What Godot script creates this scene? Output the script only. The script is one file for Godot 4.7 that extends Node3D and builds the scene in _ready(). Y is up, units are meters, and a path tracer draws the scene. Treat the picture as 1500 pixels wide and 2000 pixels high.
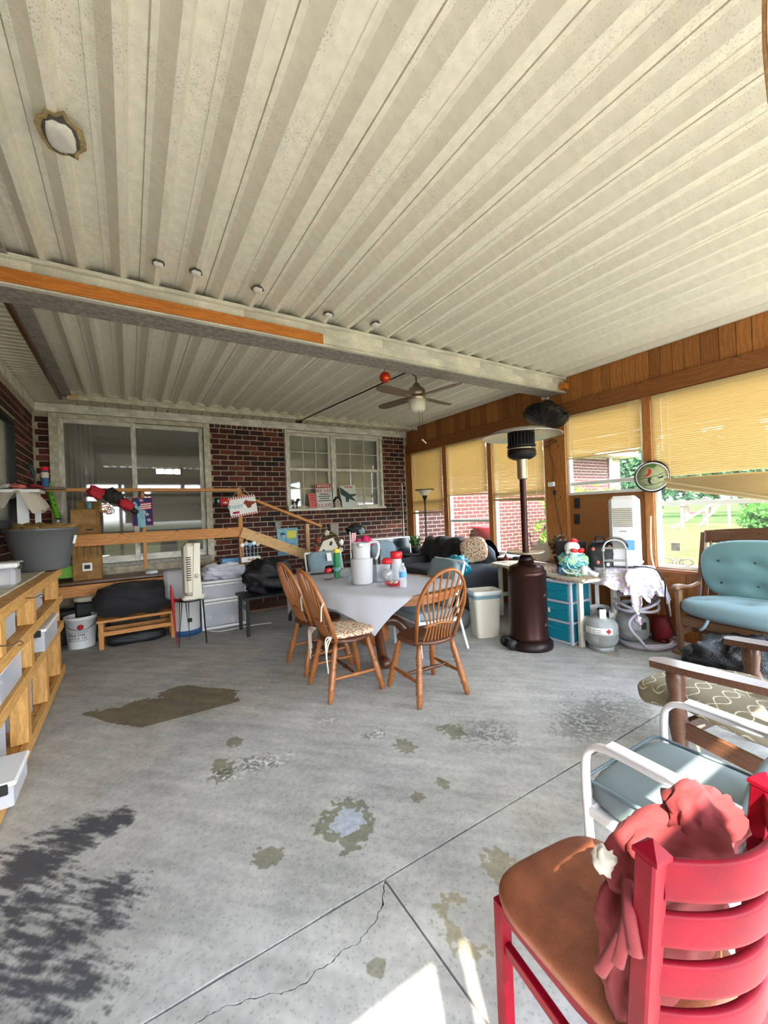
extends Node3D
# An enclosed back porch: concrete floor, ribbed metal roof, brick house wall, window wall on the right.
const F := 800.0
var CP := Vector3(0, 1.46, 0)
var cf: Vector3
var cr: Vector3
var cu: Vector3
var mats := {}
var cache := {}
var rng := RandomNumberGenerator.new()
const ZB := -6.75   # face of the house wall
const XR := 4.79    # face of the window wall
const XL := -1.0    # face of the left house wall
const YC := 3.07    # underside of the low roof flats
const ZF := 0.86    # open front edge of the porch
var stash := {}

# ---------- pixel to place (photo taken as 1500 x 2000) ----------
func ray(x: float, y: float) -> Vector3:
	return cf + cr * (x - 750.0) / F + cu * (1000.0 - y) / F
func fl(x: float, y: float, h := 0.0) -> Vector3:
	var d := ray(x, y); return CP + d * ((h - CP.y) / d.y)
func oz(x: float, y: float, z: float) -> Vector3:
	var d := ray(x, y); return CP + d * (z / d.z)
func ox(x: float, y: float, X: float) -> Vector3:
	var d := ray(x, y); return CP + d * (X / d.x)

# ---------- materials ----------
func img_tex(w: int, h: int, fn: Callable) -> ImageTexture:
	var im := Image.create(w, h, false, Image.FORMAT_RGB8)
	for y in h:
		for x in w:
			im.set_pixel(x, y, fn.call(x, y))
	return ImageTexture.create_from_image(im)
func noise(s: int, freq: float, oct := 3) -> FastNoiseLite:
	var n := FastNoiseLite.new(); n.seed = s; n.frequency = freq; n.fractal_octaves = oct
	n.noise_type = FastNoiseLite.TYPE_SIMPLEX_SMOOTH; return n
func mt(called: String, c: Color, rough := 0.7, o := {}) -> StandardMaterial3D:
	var m := StandardMaterial3D.new()
	m.resource_name = called; m.albedo_color = c; m.roughness = rough
	m.metallic = o.get("metal", 0.0)
	if o.has("spec"): m.metallic_specular = o.spec
	if o.has("tex"):
		m.albedo_texture = stash[o.tex]; m.uv1_triplanar = o.get("tri", true)
		m.uv1_world_triplanar = o.get("world", false)
		var s = o.get("scale", 1.0); m.uv1_scale = s if s is Vector3 else Vector3(s, s, s)
		m.uv1_triplanar_sharpness = 4.0
	if o.has("bump"):
		m.heightmap_enabled = true; m.heightmap_texture = stash[o.bump]; m.heightmap_scale = o.get("bs", 0.2)
		if not o.has("tex"):
			m.uv1_triplanar = true
			var s2 = o.get("scale", 1.0); m.uv1_scale = s2 if s2 is Vector3 else Vector3(s2, s2, s2)
	if o.has("alpha"):
		m.transparency = BaseMaterial3D.TRANSPARENCY_ALPHA; m.albedo_color.a = o.alpha
	if o.has("back"):
		m.backlight_enabled = true; m.backlight = o.back
	if o.has("coat"):
		m.clearcoat_enabled = true; m.clearcoat = o.coat; m.clearcoat_roughness = 0.15
	if o.has("rim"):
		m.rim_enabled = true; m.rim = o.rim; m.rim_tint = 0.6
	if o.has("emit"):
		m.emission_enabled = true; m.emission = o.emit; m.emission_energy_multiplier = o.get("ee", 1.0)
	if o.get("vc", false): m.vertex_color_use_as_albedo = true
	mats[called] = m
	return m
func c8(r: int, g: int, b: int) -> Color: return Color(r / 255.0, g / 255.0, b / 255.0)

# ---------- meshes ----------
func begin(smooth := false) -> SurfaceTool:
	var st := SurfaceTool.new(); st.begin(Mesh.PRIMITIVE_TRIANGLES); st.set_smooth_group(0 if smooth else -1); return st
func done(st: SurfaceTool) -> ArrayMesh:
	st.generate_normals(); return st.commit()
func tri(st: SurfaceTool, a: Vector3, b: Vector3, c: Vector3) -> void:
	st.add_vertex(a); st.add_vertex(b); st.add_vertex(c)
func quad(st: SurfaceTool, a: Vector3, b: Vector3, c: Vector3, d: Vector3) -> void:
	tri(st, a, b, c); tri(st, a, c, d)
func boxm(s: Vector3, b := 0.0) -> ArrayMesh:
	b = minf(b, 0.45 * minf(s.x, minf(s.y, s.z)))
	var key := "b%.4f_%.4f_%.4f_%.4f" % [s.x, s.y, s.z, b]
	if cache.has(key): return cache[key]
	var st := begin()
	var h := s / 2.0
	var v := func(sx: int, sy: int, sz: int, ax: int) -> Vector3:
		var p := Vector3(sx * h.x, sy * h.y, sz * h.z)
		if ax != 0: p.x -= sx * b
		if ax != 1: p.y -= sy * b
		if ax != 2: p.z -= sz * b
		return p
	var face := func(a: Vector3, q: Vector3, c: Vector3, d: Vector3) -> void:
		var n := (q - a).cross(c - a)
		if n.dot(a + q + c + d) < 0.0: quad(st, a, d, c, q)
		else: quad(st, a, q, c, d)
	for sg in [-1, 1]:
		face.call(v.call(sg, -1, -1, 0), v.call(sg, 1, -1, 0), v.call(sg, 1, 1, 0), v.call(sg, -1, 1, 0))
		face.call(v.call(-1, sg, -1, 1), v.call(1, sg, -1, 1), v.call(1, sg, 1, 1), v.call(-1, sg, 1, 1))
		face.call(v.call(-1, -1, sg, 2), v.call(1, -1, sg, 2), v.call(1, 1, sg, 2), v.call(-1, 1, sg, 2))
	if b > 0.0:
		for a in [-1, 1]:
			for c in [-1, 1]:
				face.call(v.call(a, c, -1, 0), v.call(a, c, 1, 0), v.call(a, c, 1, 1), v.call(a, c, -1, 1))
				face.call(v.call(a, -1, c, 0), v.call(a, 1, c, 0), v.call(a, 1, c, 2), v.call(a, -1, c, 2))
				face.call(v.call(-1, a, c, 1), v.call(1, a, c, 1), v.call(1, a, c, 2), v.call(-1, a, c, 2))
				for e in [-1, 1]:
					var p0: Vector3 = v.call(a, c, e, 0); var p1: Vector3 = v.call(a, c, e, 1); var p2: Vector3 = v.call(a, c, e, 2)
					if (p1 - p0).cross(p2 - p0).dot(p0) > 0.0: tri(st, p0, p1, p2)
					else: tri(st, p0, p2, p1)
	# faces above run counter-clockwise from outside; turn them
	var m := flip(st)
	cache[key] = m
	return m
func flip(st: SurfaceTool) -> ArrayMesh:
	var arr := st.commit_to_arrays()
	var vv: PackedVector3Array = arr[Mesh.ARRAY_VERTEX]
	var o := begin()
	for i in range(0, vv.size(), 3):
		tri(o, vv[i], vv[i + 2], vv[i + 1])
	return done(o)
func lathe(prof: Array, n := 20, smooth := true) -> ArrayMesh:
	var st := begin(smooth)
	for i in prof.size() - 1:
		var p = prof[i]; var q = prof[i + 1]
		if not smooth: st.set_smooth_group(-1)
		for k in n:
			var a := TAU * k / n; var b := TAU * (k + 1) / n
			var A := Vector3(p[0] * cos(a), p[1], p[0] * sin(a)); var B := Vector3(p[0] * cos(b), p[1], p[0] * sin(b))
			var C := Vector3(q[0] * cos(b), q[1], q[0] * sin(b)); var D := Vector3(q[0] * cos(a), q[1], q[0] * sin(a))
			if p[0] > 0.0: tri(st, A, B, C)
			if q[0] > 0.0: tri(st, A, C, D)
	return done(st)
func smoothpath(pts: Array, per := 6, closed := false) -> PackedVector3Array:
	var out := PackedVector3Array()
	var n := pts.size()
	for i in (n if closed else n - 1):
		var p0: Vector3 = pts[(i - 1 + n) % n] if closed or i > 0 else pts[0]
		var p1: Vector3 = pts[i]
		var p2: Vector3 = pts[(i + 1) % n]
		var p3: Vector3 = pts[(i + 2) % n] if closed or i + 2 < n else pts[n - 1]
		for k in per: out.append(p1.cubic_interpolate(p2, p0, p3, float(k) / per))
	if not closed: out.append(pts[n - 1])
	return out
func tube(pts, r, n := 8, closed := false, flat := 1.0, wide := Vector3.ZERO) -> ArrayMesh:
	var st := begin(true)
	var m: int = pts.size()
	var rings := []
	var up := Vector3.UP
	var t0: Vector3 = (pts[1] - pts[0]).normalized()
	if absf(t0.dot(up)) > 0.9: up = Vector3.RIGHT
	var side := t0.cross(up).normalized()
	for i in m:
		var a: Vector3 = pts[(i - 1 + m) % m] if closed or i > 0 else pts[0]
		var b: Vector3 = pts[(i + 1) % m] if closed or i < m - 1 else pts[m - 1]
		var t := (b - a).normalized()
		if wide != Vector3.ZERO: side = (wide - t * wide.dot(t)).normalized()
		else: side = (side - t * side.dot(t)).normalized()
		var nn := t.cross(side)
		var rad: float = r[i] if (r is Array or r is PackedFloat32Array) else r
		var ring := []
		for k in n:
			var an := TAU * k / n
			ring.append(pts[i] + side * cos(an) * rad + nn * sin(an) * rad * flat)
		rings.append(ring)
	for i in (m if closed else m - 1):
		var A = rings[i]; var B = rings[(i + 1) % m]
		for k in n:
			var k2 := (k + 1) % n
			quad(st, A[k], B[k], B[k2], A[k2])
	if not closed:
		for k in range(1, n - 1):
			tri(st, rings[0][0], rings[0][k], rings[0][k + 1])
			tri(st, rings[m - 1][0], rings[m - 1][k + 1], rings[m - 1][k])
	return done(st)
func prism(poly: Array, d: float) -> ArrayMesh:
	var pv := PackedVector2Array(poly)
	if not Geometry2D.is_polygon_clockwise(pv): pv.reverse()
	var ix := Geometry2D.triangulate_polygon(pv)
	var st := begin()
	for i in range(0, ix.size(), 3):
		var a := pv[ix[i]]; var b := pv[ix[i + 1]]; var c := pv[ix[i + 2]]
		if (b - a).cross(c - a) > 0.0:
			var t := b; b = c; c = t
		tri(st, Vector3(a.x, a.y, d / 2), Vector3(b.x, b.y, d / 2), Vector3(c.x, c.y, d / 2))
		tri(st, Vector3(a.x, a.y, -d / 2), Vector3(c.x, c.y, -d / 2), Vector3(b.x, b.y, -d / 2))
	for i in pv.size():
		var a := pv[i]; var b := pv[(i + 1) % pv.size()]
		quad(st, Vector3(a.x, a.y, d / 2), Vector3(a.x, a.y, -d / 2), Vector3(b.x, b.y, -d / 2), Vector3(b.x, b.y, d / 2))
	return done(st)
# soft cushion: a box rounded with exponent p, dents = tuft points (unit x, z) on its top
func pillow(s: Vector3, p := 4.0, n := 18, dents := [], wob := 0.0, sd := 1) -> ArrayMesh:
	var st := begin(true)
	var nz := noise(sd, 0.95, 2)
	var f := func(u: int, v: int) -> Vector3:
		var th := PI * (float(v) / n - 0.5); var ph := TAU * u / (2 * n)
		var d := Vector3(cos(th) * cos(ph), sin(th), cos(th) * sin(ph))
		var q := pow(pow(absf(d.x), p) + pow(absf(d.y), p) + pow(absf(d.z), p), -1.0 / p)
		d *= q
		var e := d.lerp(d.normalized(), 0.12)
		var r := Vector3(e.x * s.x / 2, e.y * s.y / 2, e.z * s.z / 2)
		for t in dents:
			var dd := Vector2(e.x - t[0], e.z - t[1]).length()
			r.y *= 1.0 - 0.55 * exp(-dd * dd / 0.02)
		if wob > 0.0: r += r.normalized() * wob * nz.get_noise_3dv(e * 1.7)
		return r
	for v in n:
		for u in 2 * n:
			quad(st, f.call(u, v), f.call(u + 1, v), f.call(u + 1, v + 1), f.call(u, v + 1))
	return done(st)
func gridm(nu: int, nv: int, fn: Callable, smooth := true, uv := false) -> ArrayMesh:
	var st := begin(smooth)
	var g := []
	for j in nv + 1:
		var row := []
		for i in nu + 1: row.append(fn.call(float(i) / nu, float(j) / nv))
		g.append(row)
	for j in nv:
		for i in nu:
			for w in [[0, 0], [1, 0], [1, 1], [0, 0], [1, 1], [0, 1]]:
				if uv: st.set_uv(Vector2(float(i + w[0]) / nu, float(j + w[1]) / nv))
				st.add_vertex(g[j + w[1]][i + w[0]])
	return done(st)
func merge(list: Array) -> ArrayMesh:
	var st := SurfaceTool.new(); st.begin(Mesh.PRIMITIVE_TRIANGLES)
	for e in list: st.append_from(e[0], 0, e[1])
	return st.commit()
func at(p: Vector3, rot := Vector3.ZERO, s := Vector3.ONE) -> Transform3D:
	return Transform3D(Basis.from_euler(rot * PI / 180.0) * Basis.from_scale(s), p)

# ---------- objects ----------
func part(parent: Node, called: String, mesh: Mesh, m, pos := Vector3.ZERO, rot := Vector3.ZERO, s := Vector3.ONE) -> MeshInstance3D:
	var o := MeshInstance3D.new(); o.name = called; o.mesh = mesh
	o.material_override = mats[m] if m is String else m
	o.transform = at(pos, rot, s)
	parent.add_child(o, true)
	return o
func bx(parent: Node, called: String, s: Vector3, m, pos: Vector3, rot := Vector3.ZERO, b := 0.003) -> MeshInstance3D:
	return part(parent, called, boxm(s, b), m, pos, rot)
func bar(parent: Node, called: String, a: Vector3, b: Vector3, w: float, t: float, m, up := Vector3.UP, bev := 0.003) -> MeshInstance3D:
	var x := (b - a).normalized()
	if absf(x.dot(up)) > 0.98: up = Vector3.BACK
	var z := x.cross(up).normalized(); var y := z.cross(x)
	var o := part(parent, called, boxm(Vector3(snappedf((b - a).length(), 0.001), w, t), bev), m)
	o.transform = Transform3D(Basis(x, y, z), (a + b) / 2.0)
	return o
func cyl(parent: Node, called: String, r0: float, r1: float, h: float, m, pos: Vector3, rot := Vector3.ZERO, n := 20) -> MeshInstance3D:
	var e := minf(0.006, minf(h, minf(r0, r1)) * 0.3)
	return part(parent, called, lathe([[0.0, 0.0], [r0 - e, 0.0], [r0, e], [r1, h - e], [r1 - e, h], [0.0, h]], n, false), m, pos, rot)
func pipe(parent: Node, called: String, pts: Array, r: float, m, per := 6, n := 7, closed := false) -> MeshInstance3D:
	return part(parent, called, tube(smoothpath(pts, per, closed) if per > 1 else PackedVector3Array(pts), r, n, closed), m)
func thing(called: String, label: String, cat: String, pos := Vector3.ZERO, turn := 0.0, group := "") -> Node3D:
	var o := Node3D.new(); o.name = called; add_child(o, true)
	o.position = pos; o.rotation_degrees.y = turn
	return tag(o, label, cat, group)
func tag(o: Node, label: String, cat: String, group := "") -> Node:
	o.set_meta("label", label); o.set_meta("category", cat)
	if group: o.set_meta("group", group)
	return o
func single(called: String, label: String, cat: String, mesh: Mesh, m, pos := Vector3.ZERO, rot := Vector3.ZERO, group := "") -> MeshInstance3D:
	var o := part(self, called, mesh, m, pos, rot); tag(o, label, cat, group); return o
func setting(called: String, pos := Vector3.ZERO) -> Node3D:
	var o := Node3D.new(); o.name = called; add_child(o, true); o.position = pos; o.set_meta("kind", "structure"); return o
func words(parent: Node, called: String, text: String, size: float, m, pos: Vector3, rot := Vector3.ZERO, bold := false) -> MeshInstance3D:
	var t := TextMesh.new(); t.text = text; t.font_size = 64; t.pixel_size = size / 64.0 / 0.75; t.depth = 0.0015
	t.curve_step = 2.0
	var f := SystemFont.new(); f.font_names = PackedStringArray(["Droid Serif" if bold else "Droid Sans"]); f.font_weight = 700
	t.font = f
	return part(parent, called, t, m, pos, rot)

func _ready() -> void:
	rng.seed = 7
	# ---- camera ----
	var yaw := 0.5566; var pit := -0.001136; var rol := -0.04036
	cf = Vector3(sin(yaw) * cos(pit), sin(pit), -cos(yaw) * cos(pit))
	var r0 := Vector3(cos(yaw), 0, sin(yaw)); var u0 := r0.cross(cf)
	cr = r0 * cos(rol) + u0 * sin(rol); cu = -r0 * sin(rol) + u0 * cos(rol)
	var cam := Camera3D.new(); cam.name = "camera"
	cam.transform = Transform3D(Basis(cr, cu, -cf), CP)
	cam.fov = rad_to_deg(2.0 * atan(1000.0 / F)); cam.near = 0.03; cam.far = 400.0; cam.current = true
	add_child(cam)
	# ---- sky, sun, exposure ----
	var we := WorldEnvironment.new(); we.name = "world_environment"
	var env := Environment.new()
	var sky := Sky.new(); var sm := ProceduralSkyMaterial.new()
	sm.sky_top_color = c8(196, 214, 236); sm.sky_horizon_color = c8(236, 240, 242); sm.sky_curve = 0.2
	sm.ground_horizon_color = c8(190, 196, 170); sm.ground_bottom_color = c8(120, 130, 90)
	sm.sky_energy_multiplier = 2.2
	sky.sky_material = sm; env.sky = sky; env.background_mode = Environment.BG_SKY
	env.tonemap_mode = Environment.TONE_MAPPER_LINEAR
	env.tonemap_exposure = 3.2
	env.sdfgi_enabled = true; env.ssao_enabled = true; env.ssil_enabled = true
	we.environment = env; add_child(we)
	var sun := DirectionalLight3D.new(); sun.name = "sun"
	var tosun := Vector3(-0.55, 1.35, 1.0).normalized()
	sun.basis = Basis.looking_at(-tosun, Vector3.UP)
	sun.light_color = c8(255, 247, 232); sun.light_energy = 3.0; sun.light_angular_distance = 0.6; sun.shadow_enabled = true
	sun.sky_mode = DirectionalLight3D.SKY_MODE_LIGHT_ONLY
	add_child(sun)
	textures()
	materials()
	print("floor"); build_floor()
	print("shell"); build_back_wall(); build_left_wall(); build_right_wall(); build_ceiling(); build_front(); build_outside()
	print("things"); build_deck(); build_deck_things(); build_under_deck(); build_shelf(); build_sill_things()
	build_dining(); build_table_things(); build_far_corner(); build_heater(); build_side_table(); build_side_things(); build_loveseat()
	build_near_chairs(); build_ceiling_things(); build_wall_things()
	print("built")

func textures() -> void:
	# wood: grain along u
	var wn := noise(11, 0.02, 4); var wf := noise(12, 0.25, 2)
	var kn := [[90, 60], [300, 190], [440, 90], [200, 230]]
	stash.wood = img_tex(512, 256, func(x, y):
		var dy := 0.0
		var kd := 1.0
		for k in kn:
			var d := Vector2((x - k[0]) / 2.6, y - k[1]).length()
			dy += 26.0 * exp(-d * d / 300.0) * signf(y - k[1] + 0.01)
			kd = minf(kd, d / 5.0)
		var v := 0.5 + 0.5 * sin((y + dy) * 0.42 + 5.0 * wn.get_noise_2d(x * 0.25, y * 2.0))
		var f := 0.5 + 0.5 * wf.get_noise_2d(x * 0.12, y * 3.0)
		var l := 0.82 + 0.1 * v + 0.09 * f
		if kd < 1.0: l *= 0.35 + 0.5 * kd
		return Color(l, l * (0.98 - 0.03 * (1.0 - v)), l * (0.95 - 0.06 * (1.0 - v))))
	var n1 := noise(21, 0.015, 5); var n2 := noise(22, 0.35, 2)
	stash.mottle = img_tex(256, 256, func(x, y):
		var l := 0.88 + 0.16 * n1.get_noise_2d(x, y) + 0.08 * n2.get_noise_2d(x, y)
		return Color(l, l, l * 0.99))
	var n3 := noise(31, 0.5, 2); var n4 := noise(32, 0.03, 3); var n5 := noise(33, 0.008, 3)
	stash.roof = img_tex(512, 512, func(x, y):
		var l := 0.97 + 0.05 * n4.get_noise_2d(x, y)
		var sp := n3.get_noise_2d(x * 0.8, y * 0.35) + 0.45 * n5.get_noise_2d(x, y * 0.5)
		if sp > 0.66: l *= 0.72
		elif sp > 0.58: l *= 0.92
		return Color(l, l * 0.99, l * 0.97))
	stash.weave = img_tex(128, 128, func(x, y):
		var l := 0.9 + 0.07 * sin(x * PI / 2.0) * cos(y * PI / 2.0) + 0.06 * n2.get_noise_2d(x * 0.6, y * 1.4)
		return Color(l, l, l))
	var n6 := noise(41, 0.12, 3)
	stash.osb = img_tex(256, 256, func(x, y):
		var l := 0.82 + 0.2 * n6.get_noise_2d(x * 0.5 + y * 0.2, y * 1.2 - x * 0.4)
		return Color(l, l * 0.95, l * 0.88))
	stash.bumps = img_tex(256, 256, func(x, y):
		var l := 0.5 + 0.3 * n6.get_noise_2d(x, y) + 0.25 * n3.get_noise_2d(x, y)
		return Color(l, l, l))
	# printed fabrics
	stash.zig = img_tex(256, 256, func(x, y):
		var c := Color(0.56, 0.52, 0.43)
		for k in 3:
			var yy := fposmod(y + 85.3 * k, 256.0) - 128.0
			var w := 26.0 * sin(x * TAU / 128.0 + k * 1.3)
			if absf(yy - w) < 2.6 or absf(yy + w * 0.8) < 2.2: c = Color(0.93, 0.9, 0.78)
		var g := 1.0 + 0.06 * n2.get_noise_2d(x, y)
		return Color(c.r * g, c.g * g, c.b * g))
	var n7 := noise(51, 0.03, 2); var n8 := noise(52, 0.035, 2); var n9 := noise(53, 0.02, 2)
	stash.swirl = img_tex(256, 256, func(x, y):
		var a := sin(x * 0.07 + 3.0 * n7.get_noise_2d(x, y)) + sin(y * 0.08 + 3.0 * n8.get_noise_2d(x, y))
		if a > 0.75: return Color(0.05, 0.5, 0.55)
		if a > 0.1: return Color(0.2, 0.68, 0.7)
		if a > -0.5: return Color(0.86, 0.9, 0.85)
		return Color(0.62, 0.8, 0.55))
	stash.floral = img_tex(256, 256, func(x, y):
		var a := n7.get_noise_2d(x * 2.2, y * 2.2); var b := n8.get_noise_2d(x * 2.4, y * 2.4)
		if a > 0.3: return Color(0.7, 0.28, 0.26)
		if a > 0.22: return Color(0.85, 0.6, 0.5)
		if b > 0.32: return Color(0.45, 0.5, 0.28)
		if b < -0.36: return Color(0.78, 0.6, 0.35)
		return Color(0.9, 0.86, 0.76))
	stash.foil = img_tex(256, 256, func(x, y):
		var a := n7.get_noise_2d(x * 1.6, y * 1.6); var b := n9.get_noise_2d(x * 2.0 + 90, y * 2.0)
		if b > 0.34: return Color(0.8, 0.64, 0.7)
		if b < -0.38: return Color(0.8, 0.74, 0.56)
		var l := 0.86 + 0.2 * a
		return Color(l * 0.97, l * 0.96, minf(1.0, l * 1.04)))
	stash.fleck = img_tex(256, 256, func(x, y):
		var l := 0.85 + 0.2 * n1.get_noise_2d(x * 1.6, y * 1.6)
		if n3.get_noise_2d(x * 0.5, y * 0.5) > 0.42: l *= 0.75
		return Color(l, l * 0.97, l * 0.95))
	floor_texture()

func floor_texture() -> void:
	# concrete as it lies: pours, wet patch, soot, worn spots
	var W := 1240; var L := 1500
	var x0 := -1.2; var z0 := -6.9; var sx := 6.2 / W; var sz := 7.8 / L
	var big := noise(61, 0.7, 4); var mid := noise(62, 3.5, 4); var fine := noise(63, 22.0, 3); var grit := noise(64, 60.0, 2)
	var brush := noise(65, 1.0, 3)
	var wet := PackedVector2Array()
	for q in [[170, 1398], [240, 1376], [290, 1368], [330, 1346], [380, 1340], [462, 1347], [448, 1372], [432, 1388], [405, 1402], [380, 1430], [345, 1449], [312, 1449], [290, 1432], [262, 1418], [225, 1414]]:
		var p := fl(q[0], q[1]); wet.append(Vector2(p.x, p.z))
	var spots := []   # centre, radius x, radius z, kind
	for q in [[470, 1500, 70, 20, 1], [548, 1484, 32, 12, 1], [435, 1502, 20, 22, 2], [525, 1672, 34, 22, 2], [676, 1612, 50, 46, 3], [728, 1436, 28, 10, 1], [886, 1428, 26, 18, 2], [640, 1408, 20, 8, 1], [863, 1527, 12, 12, 2], [815, 1557, 14, 12, 2], [792, 1459, 20, 14, 2], [460, 1448, 16, 12, 2], [1180, 1385, 95, 32, 4], [1130, 1420, 60, 26, 4], [955, 1435, 60, 30, 4], [735, 1887, 26, 24, 2], [905, 1800, 60, 70, 5], [980, 1690, 40, 40, 5]]:
		var c := fl(q[0], q[1]); var rx := (fl(q[0] + q[2], q[1]) - c).length(); var rz := (fl(q[0], q[1] - q[3]) - c).length()
		spots.append([c, rx, rz, q[4]])
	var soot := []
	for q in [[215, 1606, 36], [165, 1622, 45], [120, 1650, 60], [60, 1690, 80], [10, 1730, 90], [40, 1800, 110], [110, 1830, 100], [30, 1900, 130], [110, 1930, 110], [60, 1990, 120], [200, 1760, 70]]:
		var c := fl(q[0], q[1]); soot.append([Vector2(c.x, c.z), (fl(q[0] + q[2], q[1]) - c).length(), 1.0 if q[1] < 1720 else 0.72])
	var im := Image.create(W, L, false, Image.FORMAT_RGB8)
	for j in L:
		var z := z0 + (j + 0.5) * sz
		var near := spots.filter(func(s): return absf(z - s[0].z) < 1.7 * s[2])
		for i in W:
			var x := x0 + (i + 0.5) * sx
			var b := big.get_noise_2d(x, z); var m := mid.get_noise_2d(x, z); var f := fine.get_noise_2d(x, z)
			var l := 0.66 + 0.06 * b + 0.05 * m + 0.045 * f + 0.06 * brush.get_noise_2d(x * 1.2 + z * 1.2, (z - x) * 7.0)
			if grit.get_noise_2d(x, z) > 0.5: l -= 0.09
			var tint := 0.5 + 0.5 * big.get_noise_2d(x + 30.0, z)
			var col := Color(l * (1.0 + 0.03 * tint), l * (0.995 + 0.01 * tint), l * (0.985 - 0.045 * tint))
			if z < -3.4 and z > -5.0 and x < 1.6:
				var p := Vector2(x + 0.1 * m + 0.03 * f, z + 0.13 * m + 0.05 * f)
				if Geometry2D.is_point_in_polygon(p, wet): col = Color(col.r * 0.68, col.g * 0.63, col.b * 0.54)
			for s in near:
				var dx: float = (x - s[0].x) / s[1]; var dz: float = (z - s[0].z) / s[2]
				var d := dx * dx + dz * dz
				if d > 2.6: continue
				d = sqrt(d) + 0.55 * m + 0.45 * f
				match s[3]:
					1:
						if d < 1.0 and m + f > -0.05: col = col * 0.72 if f < 0.12 else col * 1.12
					2:
						if d < 0.85: col = Color(col.r * 0.78, col.g * 0.77, col.b * 0.7)
					3:
						if d < 0.62 and dz < 0.35: col = Color(0.66 + 0.1 * f, 0.68 + 0.1 * f, 0.71 + 0.1 * f)
						elif d < 1.05: col = Color(col.r * 0.76, col.g * 0.76, col.b * 0.68)
					4:
						if d < 1.1 and f + m > -0.1: col = col * (0.66 + 0.2 * clampf(d, 0, 1))
					5:
						if d < 1.0 and m > 0.0: col = Color(col.r * 0.88, col.g * 0.85, col.b * 0.76)
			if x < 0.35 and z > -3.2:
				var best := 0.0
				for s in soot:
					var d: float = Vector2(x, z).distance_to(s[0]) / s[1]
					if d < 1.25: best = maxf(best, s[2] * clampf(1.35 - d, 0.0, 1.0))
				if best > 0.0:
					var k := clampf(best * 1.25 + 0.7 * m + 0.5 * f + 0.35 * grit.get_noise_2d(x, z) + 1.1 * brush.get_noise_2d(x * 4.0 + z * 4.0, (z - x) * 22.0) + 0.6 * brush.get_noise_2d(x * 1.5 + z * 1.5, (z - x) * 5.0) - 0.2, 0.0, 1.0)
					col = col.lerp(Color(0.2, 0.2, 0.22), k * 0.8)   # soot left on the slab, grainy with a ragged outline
			im.set_pixel(i, j, col)
	stash.floor = ImageTexture.create_from_image(im)
	var gi := img_tex(256, 256, func(x, y):
		var l := 0.5 + 0.5 * fine.get_noise_2d(x * 0.012, y * 0.012) + 0.2 * grit.get_noise_2d(x * 0.012, y * 0.012)
		return Color(l, l, l))
	stash.grit = gi

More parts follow.
